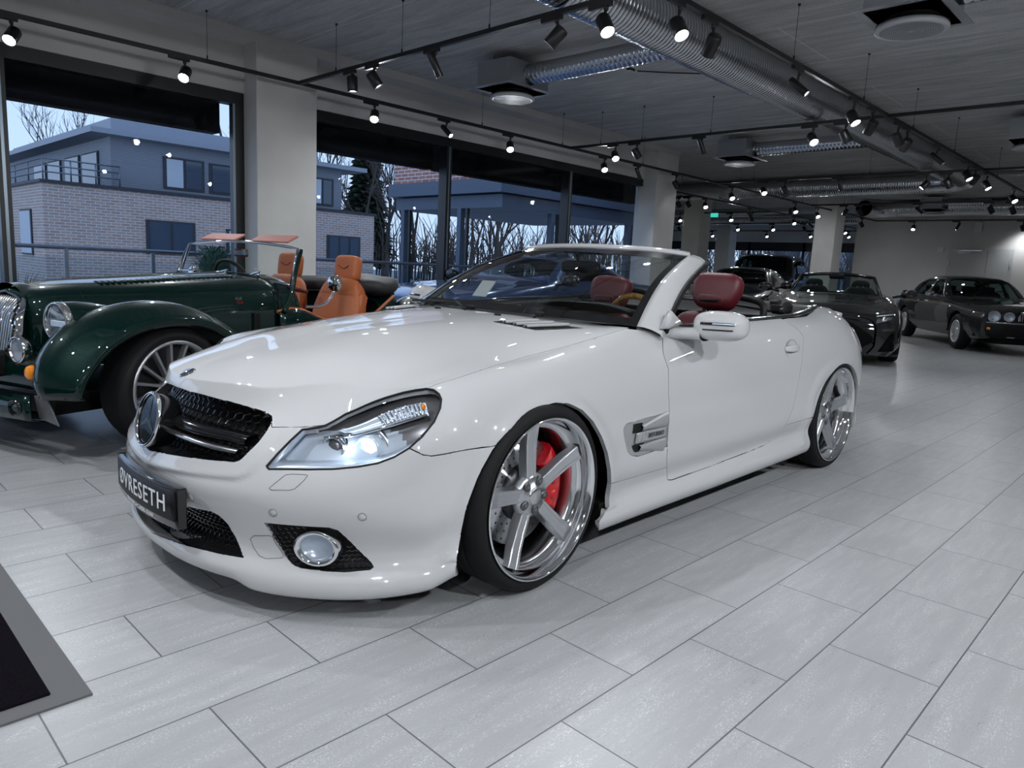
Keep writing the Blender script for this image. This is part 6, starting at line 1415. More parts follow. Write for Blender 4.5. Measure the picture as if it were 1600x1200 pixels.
# ---- grey four-door saloon
def saloon():
    c = placed('saloon_car', 'dark grey classic four-door saloon with round headlights and chrome grille by the back wall', (14.0, 2.27), 33)
    X = [-.885, -.86, -.50, 0, .45, .98, 1.62, 2.15, 2.75, 3.30, 3.85, 4.02]
    def row(y, z, x=X): return list(zip(x, y, z))
    X3 = [-.86, -.84, -.5, 0, .45, .98, 1.62, 2.15, 2.75, 3.3, 3.85, 3.98]
    rows = [row([.55, .72, .80, .80, .80, .80, .80, .80, .80, .80, .72, .6], [.30, .27, .24, .23, .23, .23, .23, .23, .23, .24, .28, .34]),
            row([.66, .80, .875, .88, .885, .885, .885, .885, .88, .88, .80, .70], [.44, .42, .40, .40, .40, .40, .40, .40, .40, .40, .42, .45]),
            row([.68, .80, .885, .895, .90, .90, .90, .90, .90, .89, .80, .70], [.58, .58, .60, .62, .62, .63, .63, .63, .63, .62, .60, .60]),
            row([.68, .77, .85, .86, .87, .875, .875, .875, .875, .86, .76, .68], [.66, .69, .74, .78, .81, .83, .83, .83, .84, .83, .76, .72], X3),
            row([.62, .66, .70, .72, .745, .775, .785, .79, .78, .75, .64, .56], [.69, .735, .79, .825, .86, .90, .905, .905, .905, .90, .84, .80], X3),
            row([.44, .46, .50, .52, .56, .69, .575, .57, .575, .66, .54, .48], [.71, .765, .82, .855, .89, .925, 1.26, 1.285, 1.27, .93, .87, .83], X3),
            row([.22, .24, .26, .28, .30, .36, .40, .40, .40, .36, .28, .24], [.73, .785, .845, .875, .91, .94, 1.325, 1.355, 1.33, .95, .89, .85], X3),
            row([0]*12, [.735, .795, .855, .885, .915, .945, 1.34, 1.37, 1.345, .955, .895, .855], X3)]
    S = Skin(*rows_surface(rows, 6, 4))
    side_cut(S, 'arch', [(p[0], p[2]) for p in arch(0, .33, .37)]); side_cut(S, 'arch', [(p[0], p[2]) for p in arch(2.87, .33, .36)])
    side_cut(S, 'glass_f', [(1.13, .955), (1.20, .965), (1.58, 1.235), (1.93, 1.255), (1.93, .955)], .8); side_cut(S, 'glass_r', [(2.01, .955), (2.01, 1.255), (2.55, 1.245), (2.93, .955)], .8); side_cut(S, 'glass_q', [(2.97, .955), (2.63, 1.225), (2.75, 1.2), (3.14, .96)], .8)
    top_cut(S, 'screen', [(1.04, -.1), (1.00, .35), (1.08, .60), (1.52, .525), (1.55, .30), (1.56, -.1)], 1.1); top_cut(S, 'rear_screen', [(2.86, -.1), (2.85, .45), (3.20, .58), (3.26, .3), (3.27, -.1)], 1.1)
    for i, l in enumerate(S.lab): S.lab[i] = l or 'body'
    b = S.panel('body', ('body',), 'slate_paint', c, both=True, gap=.001, lip=.03)[0]
    for g, n in (('glass_f', 'side_window'), ('glass_r', 'side_window'), ('glass_q', 'quarter_window')): S.panel(n, (g,), 'car_glass', c, side=0, lip=0, off=-.006)
    S.panel('windshield', ('screen',), 'car_glass', c, both=True, lip=0, off=-.006); S.panel('rear_window', ('rear_screen',), 'car_glass', c, both=True, lip=0, off=-.006)
    wells(c, (0, 2.87), .885, .40); MB().bx(-.7, 3.8, -.5, .5, .18, .30).build('floor_pan', 'black_trim', c)
    cab = MB().bx(.95, 3.2, -.72, .72, .28, .72)
    cab.build('cabin_floor', 'black_leather', c)
    for x in (1.75, 2.65):
        for y in (-.36, .36): st = sball((x+.2, y, .78), (.10, .26, .28), .5).build('seat', 'black_leather', c); sball((x+.26, y, 1.09), (.05, .14, .07), .5).build('headrest', 'black_leather', st)
    MB().bx(1.0, 1.25, -.68, .68, .80, .93, bev=.03).build('dashboard', 'black_leather', c); M = axM((1.42, -.36, .92), (.9, 0, .4), (0, 1, 0)); MB().tube([(M @ Vector((.18*math.cos(a), .18*math.sin(a), 0)))[:] for a in np.linspace(0, 2*PI, 24, endpoint=False)], .012, 6, False, True).build('steering_wheel', 'black_trim', c)
    MB().box((1.48, 0, 1.20), (.03, .20, .05), bev=.01).build('interior_mirror', 'black_trim', c)
    for sg in (-1, 1):
        fr_ = MB()
        for ch in ([(1.07, .93), (1.14, .95), (1.60, 1.258), (2.2, 1.275), (2.65, 1.26), (3.16, .95)],):
            fr_.tube([(x, sg*(S.side(x, z)+.004), z) for x, z in [tuple(p[:2]) for p in curve([(a, b_, 0) for a, b_ in ch], 36)]], .010, 6)
        fr_.build('window_trim', 'chrome', c)
        MB().tube([(x, sg*(S.side(x, .935)+.004), .935) for x in np.linspace(1.08, 3.15, 20)], .007, 6).build('waist_trim', 'chrome', c)
        MB().tube([(1.97, sg*(S.side(1.97, z)+.004), z) for z in np.linspace(.95, 1.26, 8)], .018, 6).build('center_pillar', 'chrome', c)
        MB().tube([(x, sg*(S.side(x, .80)+.002), .80-.03*max(0, (.9-x)/1.5)) for x in np.linspace(-.6, 3.7, 40)], .003, 5).build('coach_line', 'gold_line', c)
        dm = MB(); dm.ball((1.22, sg*.97, .985), (.05, .09, .055), 16, 10); dm.tube([(1.2, sg*.80, .94), (1.22, sg*.92, .965)], .02, 8); dm.build('door_mirror', 'chrome' if sg > 0 else 'black_gloss', c)
        MB().box((2.05, sg*(S.side(2.05, .80)+.012), .83), (.12, .02, .022), bev=.006).build('door_handle', 'chrome', c)
        for y, r in ((.63, .092), (.40, .080)):
            x = min(S.at(y, .66) or -.88, S.at(y, .58) or -.88); M = axM((x-.012, sg*y, .655), (-1, sg*.10, 0), (0, 0, 1)); h = MB().lathe([(r*.86, .0), (r*.90, .02), (r, .024), (r*1.06, .008), (r*1.06, -.06)], 32, M).build('headlight', 'chrome', c); MB().lathe([(0, -.03), (r*.5, -.02), (r*.87, .004)], 24, M).build('headlight_reflector', 'lamp_bright', h); MB().lathe([(0, .022), (r*.5, .019), (r*.9, .006)], 24, M).build('headlight_lens', 'lamp_glass', h)
        MB().grid([[(S.side and -.955+.10*max(0, (abs(y)-.5)/.3)**2, sg*y, z) for z in (.43, .47)] for y in np.linspace(.50, .72, 10)]).build('turn_signal', 'amber', c, solid=.02)
        MB().box((-.945, sg*.36, .345), (.06, .13, .075), bev=.008).build('fog_lamp', 'lamp_chrome', c)
        MB().box((-.52, sg*(S.side(-.52, .70)), .705), (.07, .02, .022), bev=.006).build('side_marker', 'red_lens', c)
    g = node('grille', c, (-.03, 0, 0)); G = []
    gh = .26
    MB().tube([(-.90, -gh, .52), (-.885, -gh*.98, .66), (-.87, -gh*.85, .735), (-.862, 0, .765), (-.87, gh*.85, .735), (-.885, gh*.98, .66), (-.90, gh, .52)], .017, 8).build('grille_surround', 'chrome', g)
    for i in range(17):
        y = -.24+i*.03; MB().tube([(-.915, y, .53), (-.905, y, .66), (-.885, y*.97, .74-.25*max(0, abs(y)-.14)**1.2)], .006, 5).build('grille_slat', 'chrome', g)
    MB().bx(-.89, -.86, -.25, .25, .52, .72).build('grille_backing', 'black_trim', g)
    bp = []
    for y in np.linspace(-.84, .84, 33):
        a = max(0, (abs(y)-.45)/.4); x = -1.00+.30*a**2.2; bp.append([(x+.04, y, .56), (x, y, .555), (x-.012, y, .50), (x, y, .40), (x+.03, y, .33), (x+.08, y, .30)])
    bo = MB().grid(bp).build('front_bumper', 'black_trim', c, solid=.02); MB().tube([(p[1][0]-.004, p[1][1], p[1][2]) for p in bp], .012, 6).build('bumper_strip', 'chrome', bo)
    pl_ = MB().bx(-1.035, -1.01, -.26, .26, .405, .515, bev=.004).build('license_plate', 'plate_black', bo); text_mb('ØVRESETH', .07, .001, axM((-1.0365, 0, .465), (-1, 0, 0), (0, -1, 0)), 'CENTER', 1.1).build('plate_lettering', 'plate_white', pl_)
    for x in (0, 2.87):
        for sg in (-1, 1): spin_wheel(c, 'front_wheel' if x == 0 else 'rear_wheel', (x, sg*.885, .325), .325, .205, .215, 20, sg, 'rim_bright', .012)
    em = MB(); em.tube([(-.84, 0, .79), (-.80, 0, .82), (-.76, 0, .815)], .012, 6); em.build('bonnet_ornament', 'chrome', c)
    return c
mat('rim_bright', (.60, .61, .63), .35, .5)
mat('gold_line', (.55, .42, .25), .4)
saloon()
# ---- charcoal open sports car
def sports(name, label, F, deg, pm, openc, rows, glassy_cut, wx, gr_, lamps, mirror_z, y_w, R=.345):
    c = placed(name, label, F, deg); S = Skin(*rows_surface(rows, 6, 4))
    side_cut(S, 'arch', [(p[0], p[2]) for p in arch(0, .34, R+.035)]); side_cut(S, 'arch', [(p[0], p[2]) for p in arch(wx, .34, R+.035)])
    for n, p in gr_: front_cut(S, n, p, (-2, .2))
    for n, p, z in glassy_cut: top_cut(S, n, p, z)
    for n, p in lamps.get('side', []): side_cut(S, n, p, .8)
    for i, l in enumerate(S.lab): S.lab[i] = l or 'body'
    S.panel('body', ('body',), pm, c, both=True, gap=.001, lip=.03)
    labs = set(S.lab)
    for n in sorted(labs):
        if n.startswith('grille') or n.startswith('intake'):
            cen = min(S.V[v][1] for f in S.faces(n) for v in f) < .01; S.panel(n.rstrip('_0123456789'), (n,), 'grille_black', c, both=cen, side=0, gap=.002, lip=0, off=-.03)
        if n == 'lamp':
            lo = S.panel('headlight', (n,), 'lamp_glass', c, side=0, gap=.002, lip=0, off=-.003)
            for o in lo: pass
            S.panel('headlight_housing', (n,), 'lamp_dark', c, side=0, gap=.0, lip=.03, off=-.02)
        if n == 'screen': S.panel('windshield', (n,), 'car_glass', c, both=True, lip=0, off=-.005)
        if n.startswith('glass'): S.panel('side_window', (n,), 'car_glass', c, side=0, lip=0, off=-.005)
        if n == 'rear_screen': S.panel('rear_window', (n,), 'car_glass', c, both=True, lip=0, off=-.005)
    wells(c, (0, wx), y_w-.01, R+.05); MB().bx(-.7, wx+.7, -.5, .5, .14, .26).build('floor_pan', 'black_trim', c)
    for x in (0, wx):
        for sg in (-1, 1): spin_wheel(c, 'front_wheel' if x == 0 else 'rear_wheel', (x, sg*y_w, R), R, R-.075, .26, 10, sg, 'dark_metal', .018)
    for sg in (-1, 1):
        dm = sball((.93, sg*(y_w+.10), mirror_z), (.06, .11, .07), .65); dm.tube([(.95, sg*(y_w-.12), mirror_z-.06), (.93, sg*(y_w+.02), mirror_z-.03)], .022, 8); dm.build('door_mirror', 'black_gloss', c)
    return c, S
def sp_rows(h_roof, closed, hood=0., top_x=(1.35, 1.7, 2.2), tail=3.75):
    X = [-.98, -.93, -.55, 0, .45, .85, top_x[0], top_x[1], top_x[2], 3.1, tail-.08, tail]
    def row(y, z, x=X): return list(zip(x, y, z))
    X3 = [-.92, -.88, -.52]+X[3:]
    ro = h_roof if closed else .93
    g = (lambda a, b: a if closed else b)
    return [row([.50, .74, .84, .86, .86, .86, .86, .86, .86, .86, .74, .55], [.16, .14, .14, .14, .15, .15, .15, .15, .15, .17, .24, .28]),
            row([.58, .82, .935, .965, .95, .94, .94, .94, .95, .95, .82, .62], [.30, .28, .30, .32, .32, .31, .31, .31, .33, .36, .40, .42]),
            row([.58, .80, .93, .965, .95, .93, .93, .93, .955, .96, .82, .62], [.47, .48, .52, .55, .55, .54, .54, .55, .58, .60, .62, .62]),
            row([.55, .72, .86, .91, .90, .895, .90, .905, .925, .91, .76, .58], [.58, .62, .70, .76, .77, .775, .78, .79, .82, .82, .80, .78], X3),
            row([.48, .60, .72, .78, .79, .80, .80, .80, .81, .78, .66, .52], [.62, .67, .765, .83, .865, .885, .885, .89, .91, .92, .90, .86], X3),
            row([.34, .42, .50, .56, .60, .68, g(.56, .72), g(.55, .70), g(.52, .68), g(.50, .60), .46, .40], [.645, .695, .79, .83, .875, .915, g(h_roof-.09, .90), g(h_roof-.05, .90), g(h_roof-.09, .91), .95, .93, .88], X3),
            row([.17, .22, .26, .28, .30, .36, g(.34, .4), g(.34, .4), g(.32, .4), .28, .25, .2], [.655, .71, .805, .845, .885, .93, g(h_roof-.03, .90), g(h_roof, .90), g(h_roof-.035, .91), g(1.04, .96), .95, .89], X3),
            row([0]*12, [.66, .715, .81, .85, .89, .935, g(h_roof-.02, .90), g(h_roof+.01, .90), g(h_roof-.025, .91), g(1.05, .965), .955, .89], X3)]
lampA = [(.60, .575), (.80, .635), (.82, .70), (.62, .67)]
gA = [('grille', [(-.1, .22), (.42, .22), (.60, .33), (.56, .42), (.40, .50), (.25, .575), (-.1, .60)]), ('intake', [(.66, .20), (.86, .22), (.84, .44), (.80, .47)]), ('lamp', lampA)]
ast, S_ = sports('sports_convertible', 'charcoal open sports convertible with a wide black grille behind the rear of the white car', (9.35, 3.72), 19, 'charcoal_paint', True, sp_rows(1.22, False), [('cockpit', [(.95, -.1), (.95, .3), (1.10, .66), (2.55, .66), (2.62, .3), (2.62, -.1)], .9)], 2.80, gA, {}, .97, .955)
# its windscreen frame, cockpit and seats
b_ = [(.90+.26*(abs(y)/.68)**2, y, .915-.02*(abs(y)/.68)) for y in np.linspace(-.68, .68, 21)]; t_ = [(1.46+.16*(abs(y)/.56)**2, y, 1.235-.04*(abs(y)/.56)**2) for y in np.linspace(-.56, .56, 21)]
w_ = MB().grid([[Vector(a).lerp(Vector(b), t) for t in np.linspace(0, 1, 6)] for a, b in zip(b_, t_)]).build('windshield', 'car_glass', ast); MB().tube([b_[0]]+t_+[b_[-1]], .028, 8).build('windshield_frame', 'black_gloss', w_); MB().tube(b_, .014, 6).build('windshield_base', 'black_trim', w_)
MB().box((1.44, 0, 1.185), (.10, .24, .07), bev=.025).build('mirror_housing', 'black_trim', w_)
ck = MB(); ck.bx(1.0, 2.6, -.70, .70, .30, .36); ck.bx(2.5, 2.6, -.68, .68, .36, .88); ck.bx(.96, 1.2, -.66, .66, .78, .90, bev=.03)
ck.build('cockpit_trim', 'black_leather', ast)
for sg in (-1, 1):
    sball((2.05, sg*.37, .78), (.11, .25, .26), .5).build('seat', 'black_leather', ast)
    h = sball((2.13, sg*.37, 1.03), (.07, .145, .12), .6).build('headrest', 'black_leather', ast); MB().tube(curve([(2.055, sg*.37-.055, 1.045), (2.055, sg*.37, 1.025), (2.055, sg*.37+.055, 1.045)], 10), .009, 6).build('headrest_emblem', 'white_plastic', h)
    MB().grid([[(x, sg*(.37+.20*math.cos(a)), .90+(.16-.10*(x-2.4)/.5)*math.sin(a)) for a in np.linspace(0, PI, 10)] for x in np.linspace(2.4, 2.95, 6)]).build('head_fairing', 'charcoal_paint', ast, solid=.01)
    MB().grid([[(S_.at(y, z)-.006 if S_.at(y, z) else -.9, sg*y, z) for z in (zz, zz+.012)] for y, zz in zip(np.linspace(.60, .82, 10), np.linspace(.665, .695, 10))]).build('day_running_light', 'lamp_frost', ast, solid=.004)
    mk = axM((S_.at(.70, .62)+.0, sg*.70, .62), (-1, sg*.3, 0)); MB().lathe([(0, .006), (.03, .004), (.036, -.01)], 20, mk).build('headlight_projector', 'lamp_chrome', ast)
mesh_ = MB()
for i in range(9): mesh_.tube([(S_.at(.04+.06*i, z)+.022 if S_.at(.04+.06*i, z) else -.85, .04+.06*i, z) for z in np.linspace(.24, .40, 5)], .004, 4)
m2 = mesh_.mirrored(); mesh_.join(m2).build('grille_mesh', 'dark_metal', ast)
MB().grid([[(-.975+.30*max(0, (abs(y)-.4)/.5)**2.2, y, .135), (-.99+.30*max(0, (abs(y)-.4)/.5)**2.2, y, .16)] for y in np.linspace(-.92, .92, 25)]).build('front_splitter', 'dark_metal', ast, solid=.012)
# ---- dark closed coupe and tall black off-roader in the far bay
gB = [('grille', [(-.1, .25), (.50, .25), (.46, .48), (-.1, .52)]), ('lamp', [(.56, .57), (.78, .62), (.80, .68), (.58, .65)])]
sports('coupe_car', 'dark closed coupe parked behind the red headrest of the white car', (11.6, 6.75), 12, 'midnight_paint', False, sp_rows(1.33, True, top_x=(1.55, 1.95, 2.5)), [('screen', [(.95, -.1), (.98, .35), (1.08, .60), (1.46, .50), (1.50, -.1)], 1.1), ('rear_screen', [(2.62, -.1), (2.62, .40), (3.02, .46), (3.06, -.1)], 1.1)], 2.75, gB, {'side': [('glass', [(1.15, .935), (1.60, 1.21), (2.15, 1.22), (2.75, .98)])]}, .98, .955)
def offroader():
    c = placed('off_road_car', 'tall black off-road car in the far bay left of the free standing column', (17.6, 9.0), 14)
    X = [-.85, -.80, -.45, 0, .45, .75, 1.25, 1.9, 2.7, 3.35, 3.75, 3.80]
    def row(y, z, x=X): return list(zip(x, y, z))
    rows = [row([.60, .78, .86, .88, .88, .88, .88, .88, .88, .88, .84, .7], [.42, .38, .36, .36, .36, .36, .36, .36, .36, .36, .42, .46]), row([.68, .86, .96, .98, .98, .98, .98, .98, .98, .98, .92, .78], [.62]*12),
            row([.70, .88, .97, .985, .985, .98, .98, .98, .98, .98, .93, .8], [.90, .92, .95, .97, .98, .98, .98, .98, .98, .98, .98, .96]), row([.66, .80, .88, .90, .91, .92, .92, .92, .92, .92, .88, .76], [1.02, 1.05, 1.08, 1.09, 1.10, 1.12, 1.12, 1.12, 1.12, 1.12, 1.12, 1.1]),
            row([.50, .60, .66, .68, .70, .80, .74, .73, .73, .74, .74, .72], [1.06, 1.10, 1.13, 1.14, 1.15, 1.18, 1.70, 1.76, 1.76, 1.73, 1.60, 1.3]), row([.25, .3, .33, .34, .35, .45, .45, .45, .45, .45, .45, .4], [1.08, 1.12, 1.15, 1.16, 1.17, 1.20, 1.77, 1.83, 1.83, 1.80, 1.68, 1.35]), row([0]*12, [1.08, 1.125, 1.155, 1.165, 1.175, 1.205, 1.78, 1.84, 1.84, 1.81, 1.69, 1.36])]
    S = Skin(*rows_surface(rows, 5, 4)); side_cut(S, 'arch', [(p[0], p[2]) for p in arch(0, .39, .44)]); side_cut(S, 'arch', [(p[0], p[2]) for p in arch(2.9, .39, .44)])
    for n, p in (('glass', [(.98, 1.20), (1.30, 1.64), (1.80, 1.68), (1.80, 1.20)]), ('glass2', [(1.88, 1.20), (1.88, 1.68), (2.62, 1.68), (2.62, 1.20)]), ('glass3', [(2.72, 1.20), (2.72, 1.67), (3.35, 1.62), (3.50, 1.20)])): side_cut(S, n, p, .8)
    top_cut(S, 'screen', [(.80, -.1), (.82, .5), (.88, .68), (1.20, .62), (1.22, -.1)], 1.5); front_cut(S, 'grille', [(-.1, .72), (.45, .72), (.45, .98), (-.1, .98)], (-2, 0)); front_cut(S, 'lamp', [(.56, .84), (.80, .86), (.80, 1.0), (.56, .98)], (-2, 0))
    for i, l in enumerate(S.lab): S.lab[i] = l or 'body'
    S.panel('body', ('body',), 'black_paint', c, both=True, gap=.001, lip=.03); S.panel('windshield', ('screen',), 'car_glass', c, both=True, lip=0, off=-.005); S.panel('grille', ('grille',), 'black_trim', c, both=True, lip=0, off=-.03); S.panel('headlight', ('lamp',), 'lamp_chrome', c, side=0, lip=0, off=-.01)
    for g in ('glass', 'glass2', 'glass3'): S.panel('side_window', (g,), 'car_glass', c, side=0, lip=0, off=-.005)
    wells(c, (0, 2.9), .97, .46); MB().bx(-.7, 3.7, -.8, .8, .36, .44).build('floor_pan', 'black_trim', c)
    for x in (1.6, 2.5):
        for y in (-.42, .42): sball((x, y, 1.15), (.1, .24, .3), .5).build('seat', 'black_leather', c)
    for x in (0, 2.9):
        for sg in (-1, 1): spin_wheel(c, 'front_wheel' if x == 0 else 'rear_wheel', (x, sg*.97, .39), .39, .28, .26, 10, sg, 'dark_metal', .02)
    for sg in (-1, 1): dm = sball((.85, sg*1.06, 1.20), (.06, .12, .10), .5); dm.build('door_mirror', 'black_gloss', c)
offroader()
# ---- blue sports coupe seen through the windscreen
gC = [('intake', [(-.1, .20), (.70, .22), (.70, .33), (-.1, .33)])]
blu, S_ = sports('blue_sports_car', 'blue sports coupe by the shop window seen through the windshield of the white car', (4.02, 6.10), 4, 'blue_paint', False, sp_rows(1.24, True, top_x=(1.4, 1.8, 2.4), tail=3.45), [('screen', [(.92, -.1), (.95, .35), (1.05, .60), (1.34, .50), (1.37, -.1)], 1.05), ('rear_screen', [(2.5, -.1), (2.5, .40), (2.95, .46), (3.0, -.1)], 1.1)], 2.45, gC, {'side': [('glass', [(1.10, .935), (1.50, 1.14), (2.05, 1.16), (2.65, .97)])]}, .95, .90)
for sg in (-1, 1):
    M = axM((-.655, sg*.64, .675), (-.90, sg*.18, .45), (0, 0, 1)); h = MB().lathe([(.088, -.05), (.090, .008), (.098, .012), (.104, -.004), (.10, -.06)], 32, M).build('headlight', 'blue_paint', blu); MB().lathe([(0, -.03), (.05, -.02), (.09, .0)], 24, M).build('headlight_reflector', 'lamp_bright', h); MB().lathe([(0, .018), (.05, .014), (.092, .003)], 24, M).build('headlight_lens', 'lamp_glass', h)

# ================================================================ outside the windows
def brick_mat(name, c1, c2, mortar, bw=.25, rh=.078, rot=(PI/2, 0, 0)):
    m, nt, b = newmat(name); geo = nd(nt, 'ShaderNodeNewGeometry'); tc = nd(nt, 'ShaderNodeTexCoord'); sp = nd(nt, 'ShaderNodeSeparateXYZ'); lk(nt, tc.outputs['Object'], sp.inputs[0]); ad = nd(nt, 'ShaderNodeMath', operation='ADD'); lk(nt, sp.outputs[0], ad.inputs[0]); lk(nt, sp.outputs[1], ad.inputs[1]); cb = nd(nt, 'ShaderNodeCombineXYZ'); lk(nt, ad.outputs[0], cb.inputs[0]); lk(nt, sp.outputs[2], cb.inputs[1])
    br = nd(nt, 'ShaderNodeTexBrick', Scale=1.); br.offset = .5; lk(nt, cb.outputs[0], br.inputs['Vector'])
    for k, v in (('Mortar Size', .009), ('Brick Width', bw), ('Row Height', rh), ('Bias', -.1)): br.inputs[k].default_value = v
    br.inputs['Color1'].default_value = (*c1, 1); br.inputs['Color2'].default_value = (*c2, 1); br.inputs['Mortar'].default_value = (*mortar, 1); lk(nt, br.outputs['Color'], b.inputs['Base Color']); b.inputs['Roughness'].default_value = .9
def siding_mat():
    m, nt, b = newmat('metal_siding'); tc = nd(nt, 'ShaderNodeTexCoord'); w = nd(nt, 'ShaderNodeTexWave', Scale=5.5); w.bands_direction = 'Z'; w.wave_profile = 'SAW'; lk(nt, tc.outputs['Object'], w.inputs['Vector']); r = nd(nt, 'ShaderNodeValToRGB'); r.color_ramp.elements[0].color = (.20, .22, .26, 1); r.color_ramp.elements[1].color = (.40, .43, .48, 1); lk(nt, w.outputs['Fac'], r.inputs[0]); lk(nt, r.outputs[0], b.inputs['Base Color']); b.inputs['Roughness'].default_value = .5
    bp = nd(nt, 'ShaderNodeBump', Strength=.6, Distance=.03); lk(nt, w.outputs['Fac'], bp.inputs['Height']); lk(nt, bp.outputs[0], b.inputs['Normal'])
brick_mat('brick_brown', (.42, .30, .25), (.52, .39, .33), (.68, .67, .66)); brick_mat('brick_red', (.40, .17, .13), (.52, .25, .19), (.75, .74, .74), .25, .077); siding_mat()
mat('roof_metal', (.30, .33, .38), .5); mat('roof_dark', (.035, .04, .05), .6); mat('office_glass', (.05, .08, .12), .08, 0, .3); mat('blind_white', (.55, .60, .66), .6); mat('steel_blue', (.09, .12, .17), .45, .2); mat('terrace', (.25, .26, .27), .8); noisy(MATS['terrace'], 3, .15)
mat('bark', (.075, .06, .05), .9); mat('needles', (.018, .04, .022), .8); mat('needles2', (.03, .09, .055), .8); mat('blind_grey', (.30, .33, .38), .7); mat('pot_white', (.55, .58, .60), .6); mat('dry_grass', (.12, .10, .08), .9); mat('rail_steel', (.18, .20, .24), .35, .8)
glassy('rail_glass', (.88, .93, .95), 1.45)
struct(MB().bx(-20, 70, WY+.2, 80, -.4, -.18).build('ground', 'terrace'), 'grey ground outside the windows')
# brick office with a metal clad upper storey
of = thing('brick_office', 'brown brick office with grey metal clad upper storey across the terrace', 'building', (3.52, 22, -.2))
def wbox(n, x0, x1, y0, y1, z0, z1, m, par=of): return MB().bx(x0-3.52, x1-3.52, y0-22, y1-22, z0+.2, z1+.2).build(n, m, par)
bw_ = wbox('brick_wall', 3.52, 13.9, 22, 38, -.2, 2.66, 'brick_brown'); wbox('parapet', 3.46, 13.96, 21.94, 38.05, 2.66, 2.74, 'roof_dark')
up = wbox('upper_storey', 5.3, 12.75, 22.35, 36, 2.74, 4.12, 'metal_siding'); wbox('roof_slab', 4.7, 13.5, 21.9, 37, 4.12, 4.26, 'roof_metal'); wbox('roof_block', 5.6, 12.3, 23.2, 35, 4.26, 4.75, 'roof_metal')
def office_win(x0, x1, z0, z1, y, blinds=0., par=bw_, mull=2):
    f = MB(); f.bx(x0-3.52-.05, x1-3.52+.05, y-22-.04, y-22+.02, z0+.2-.06, z1+.2+.06); fo = f.build('window', 'roof_dark', par)
    g = (x1-x0)/mull
    for k in range(mull): 
        a = x0+k*g; MB().bx(a-3.52+.04, a+g-3.52-.04, y-22-.055, y-22-.03, z0+.2, z1+.2).build('pane', 'office_glass' if k >= blinds else 'blind_white', fo)
office_win(6.1, 7.40, 1.0, 1.85, 22, 0); office_win(8.45, 9.4, 1.0, 1.75, 22, 1); office_win(12.0, 13.25, 1.05, 1.80, 22, 0, mull=3)
office_win(6.75, 7.85, 2.92, 3.72, 22.35, 1, up); office_win(8.10, 8.75, 2.92, 3.70, 22.35, 0, up, 1); office_win(11.55, 12.35, 2.92, 3.72, 22.35, 1, up, 2); office_win(9.6, 10.6, 2.92, 3.72, 22.35, 0, up)
def side_win(y0, y1, z0, z1, x, m, par):
    f = MB().bx(x-3.52-.04, x-3.52+.02, y0-22-.05, y1-22+.05, z0+.2-.05, z1+.2+.05).build('window', 'roof_dark', par); MB().bx(x-3.52-.055, x-3.52-.03, y0-22, y1-22, z0+.2, z1+.2).build('pane', m, f)
for y in (23.2, 25.4, 28.0): side_win(y, y+1.1, .8, 1.95, 3.52, 'blind_white', bw_)
for y in (23.4, 25.2, 27.2, 29.0): side_win(y, y+1.4, 2.85, 3.75, 5.3, 'office_glass', up)
rl = MB(); 
for z in (.62, .45, .28): rl.tube([(.05, .05, 2.86+z-.0), (.05, 9, 2.86+z), ], .02, 6)
for z in (.62, .45, .28): rl.tube([(.05, .05, 2.86+z), (1.9, .05, 2.86+z)], .02, 6)
for y in np.linspace(.05, 9, 7): rl.cyl((.05, y, 2.9), (.05, y, 3.5), .02, n=6)
for x in (.7, 1.3, 1.9): rl.cyl((x, .05, 2.9), (x, .05, 3.5), .02, n=6)
rl.build('roof_railing', 'rail_steel', of)
# entrance porch of brick over dark steel beams
po = thing('brick_porch', 'red brick block on dark blue steel beams and posts beyond the second shop window', 'building', (8.54, 10, -.2))
def pbox(n, x0, x1, y0, y1, z0, z1, m): return MB().bx(x0-8.54, x1-8.54, y0-10, y1-10, z0+.2, z1+.2).build(n, m, po)
pbox('brick_block', 8.54, 13.3, 10, 13.5, 2.80, 4.6, 'brick_red'); pbox('upper_beam', 8.44, 13.4, 9.9, 13.6, 2.52, 2.80, 'steel_blue'); pbox('lower_beam', 8.60, 13.3, 10.02, 13.5, 2.24, 2.50, 'steel_blue')
for x, y in ((8.66, 13.25), (8.66, 11.30), (10.15, 10.08), (12.95, 10.08)): pbox('post', x-.06, x+.06, y-.06, y+.06, -.2, 2.24, 'steel_blue'); 
for x, y in ((8.66, 13.05), (8.66, 11.10), (10.35, 10.08), (13.15, 10.08)): pbox('post_cladding', x-.03, x+.03, y-.03, y+.03, -.2, 2.24, 'frame_black')
# glass balustrade on the terrace
ba = thing('glass_balustrade', 'glass terrace balustrade with a steel handrail outside the left window', 'balustrade', (0, 9, -.18))
MB().tube([(-8, 0, 1.23), (8.3, 0, 1.23)], .024, 10).build('handrail', 'rail_steel', ba)
for x in np.arange(-7.65, 8.3, .93): MB().bx(x-.02, x+.02, -.02, .02, 0, 1.22).build('baluster', 'rail_steel', ba); MB().bx(x+.03, x+.9, -.006, .006, .10, 1.12).build('glass_panel', 'rail_glass', ba)
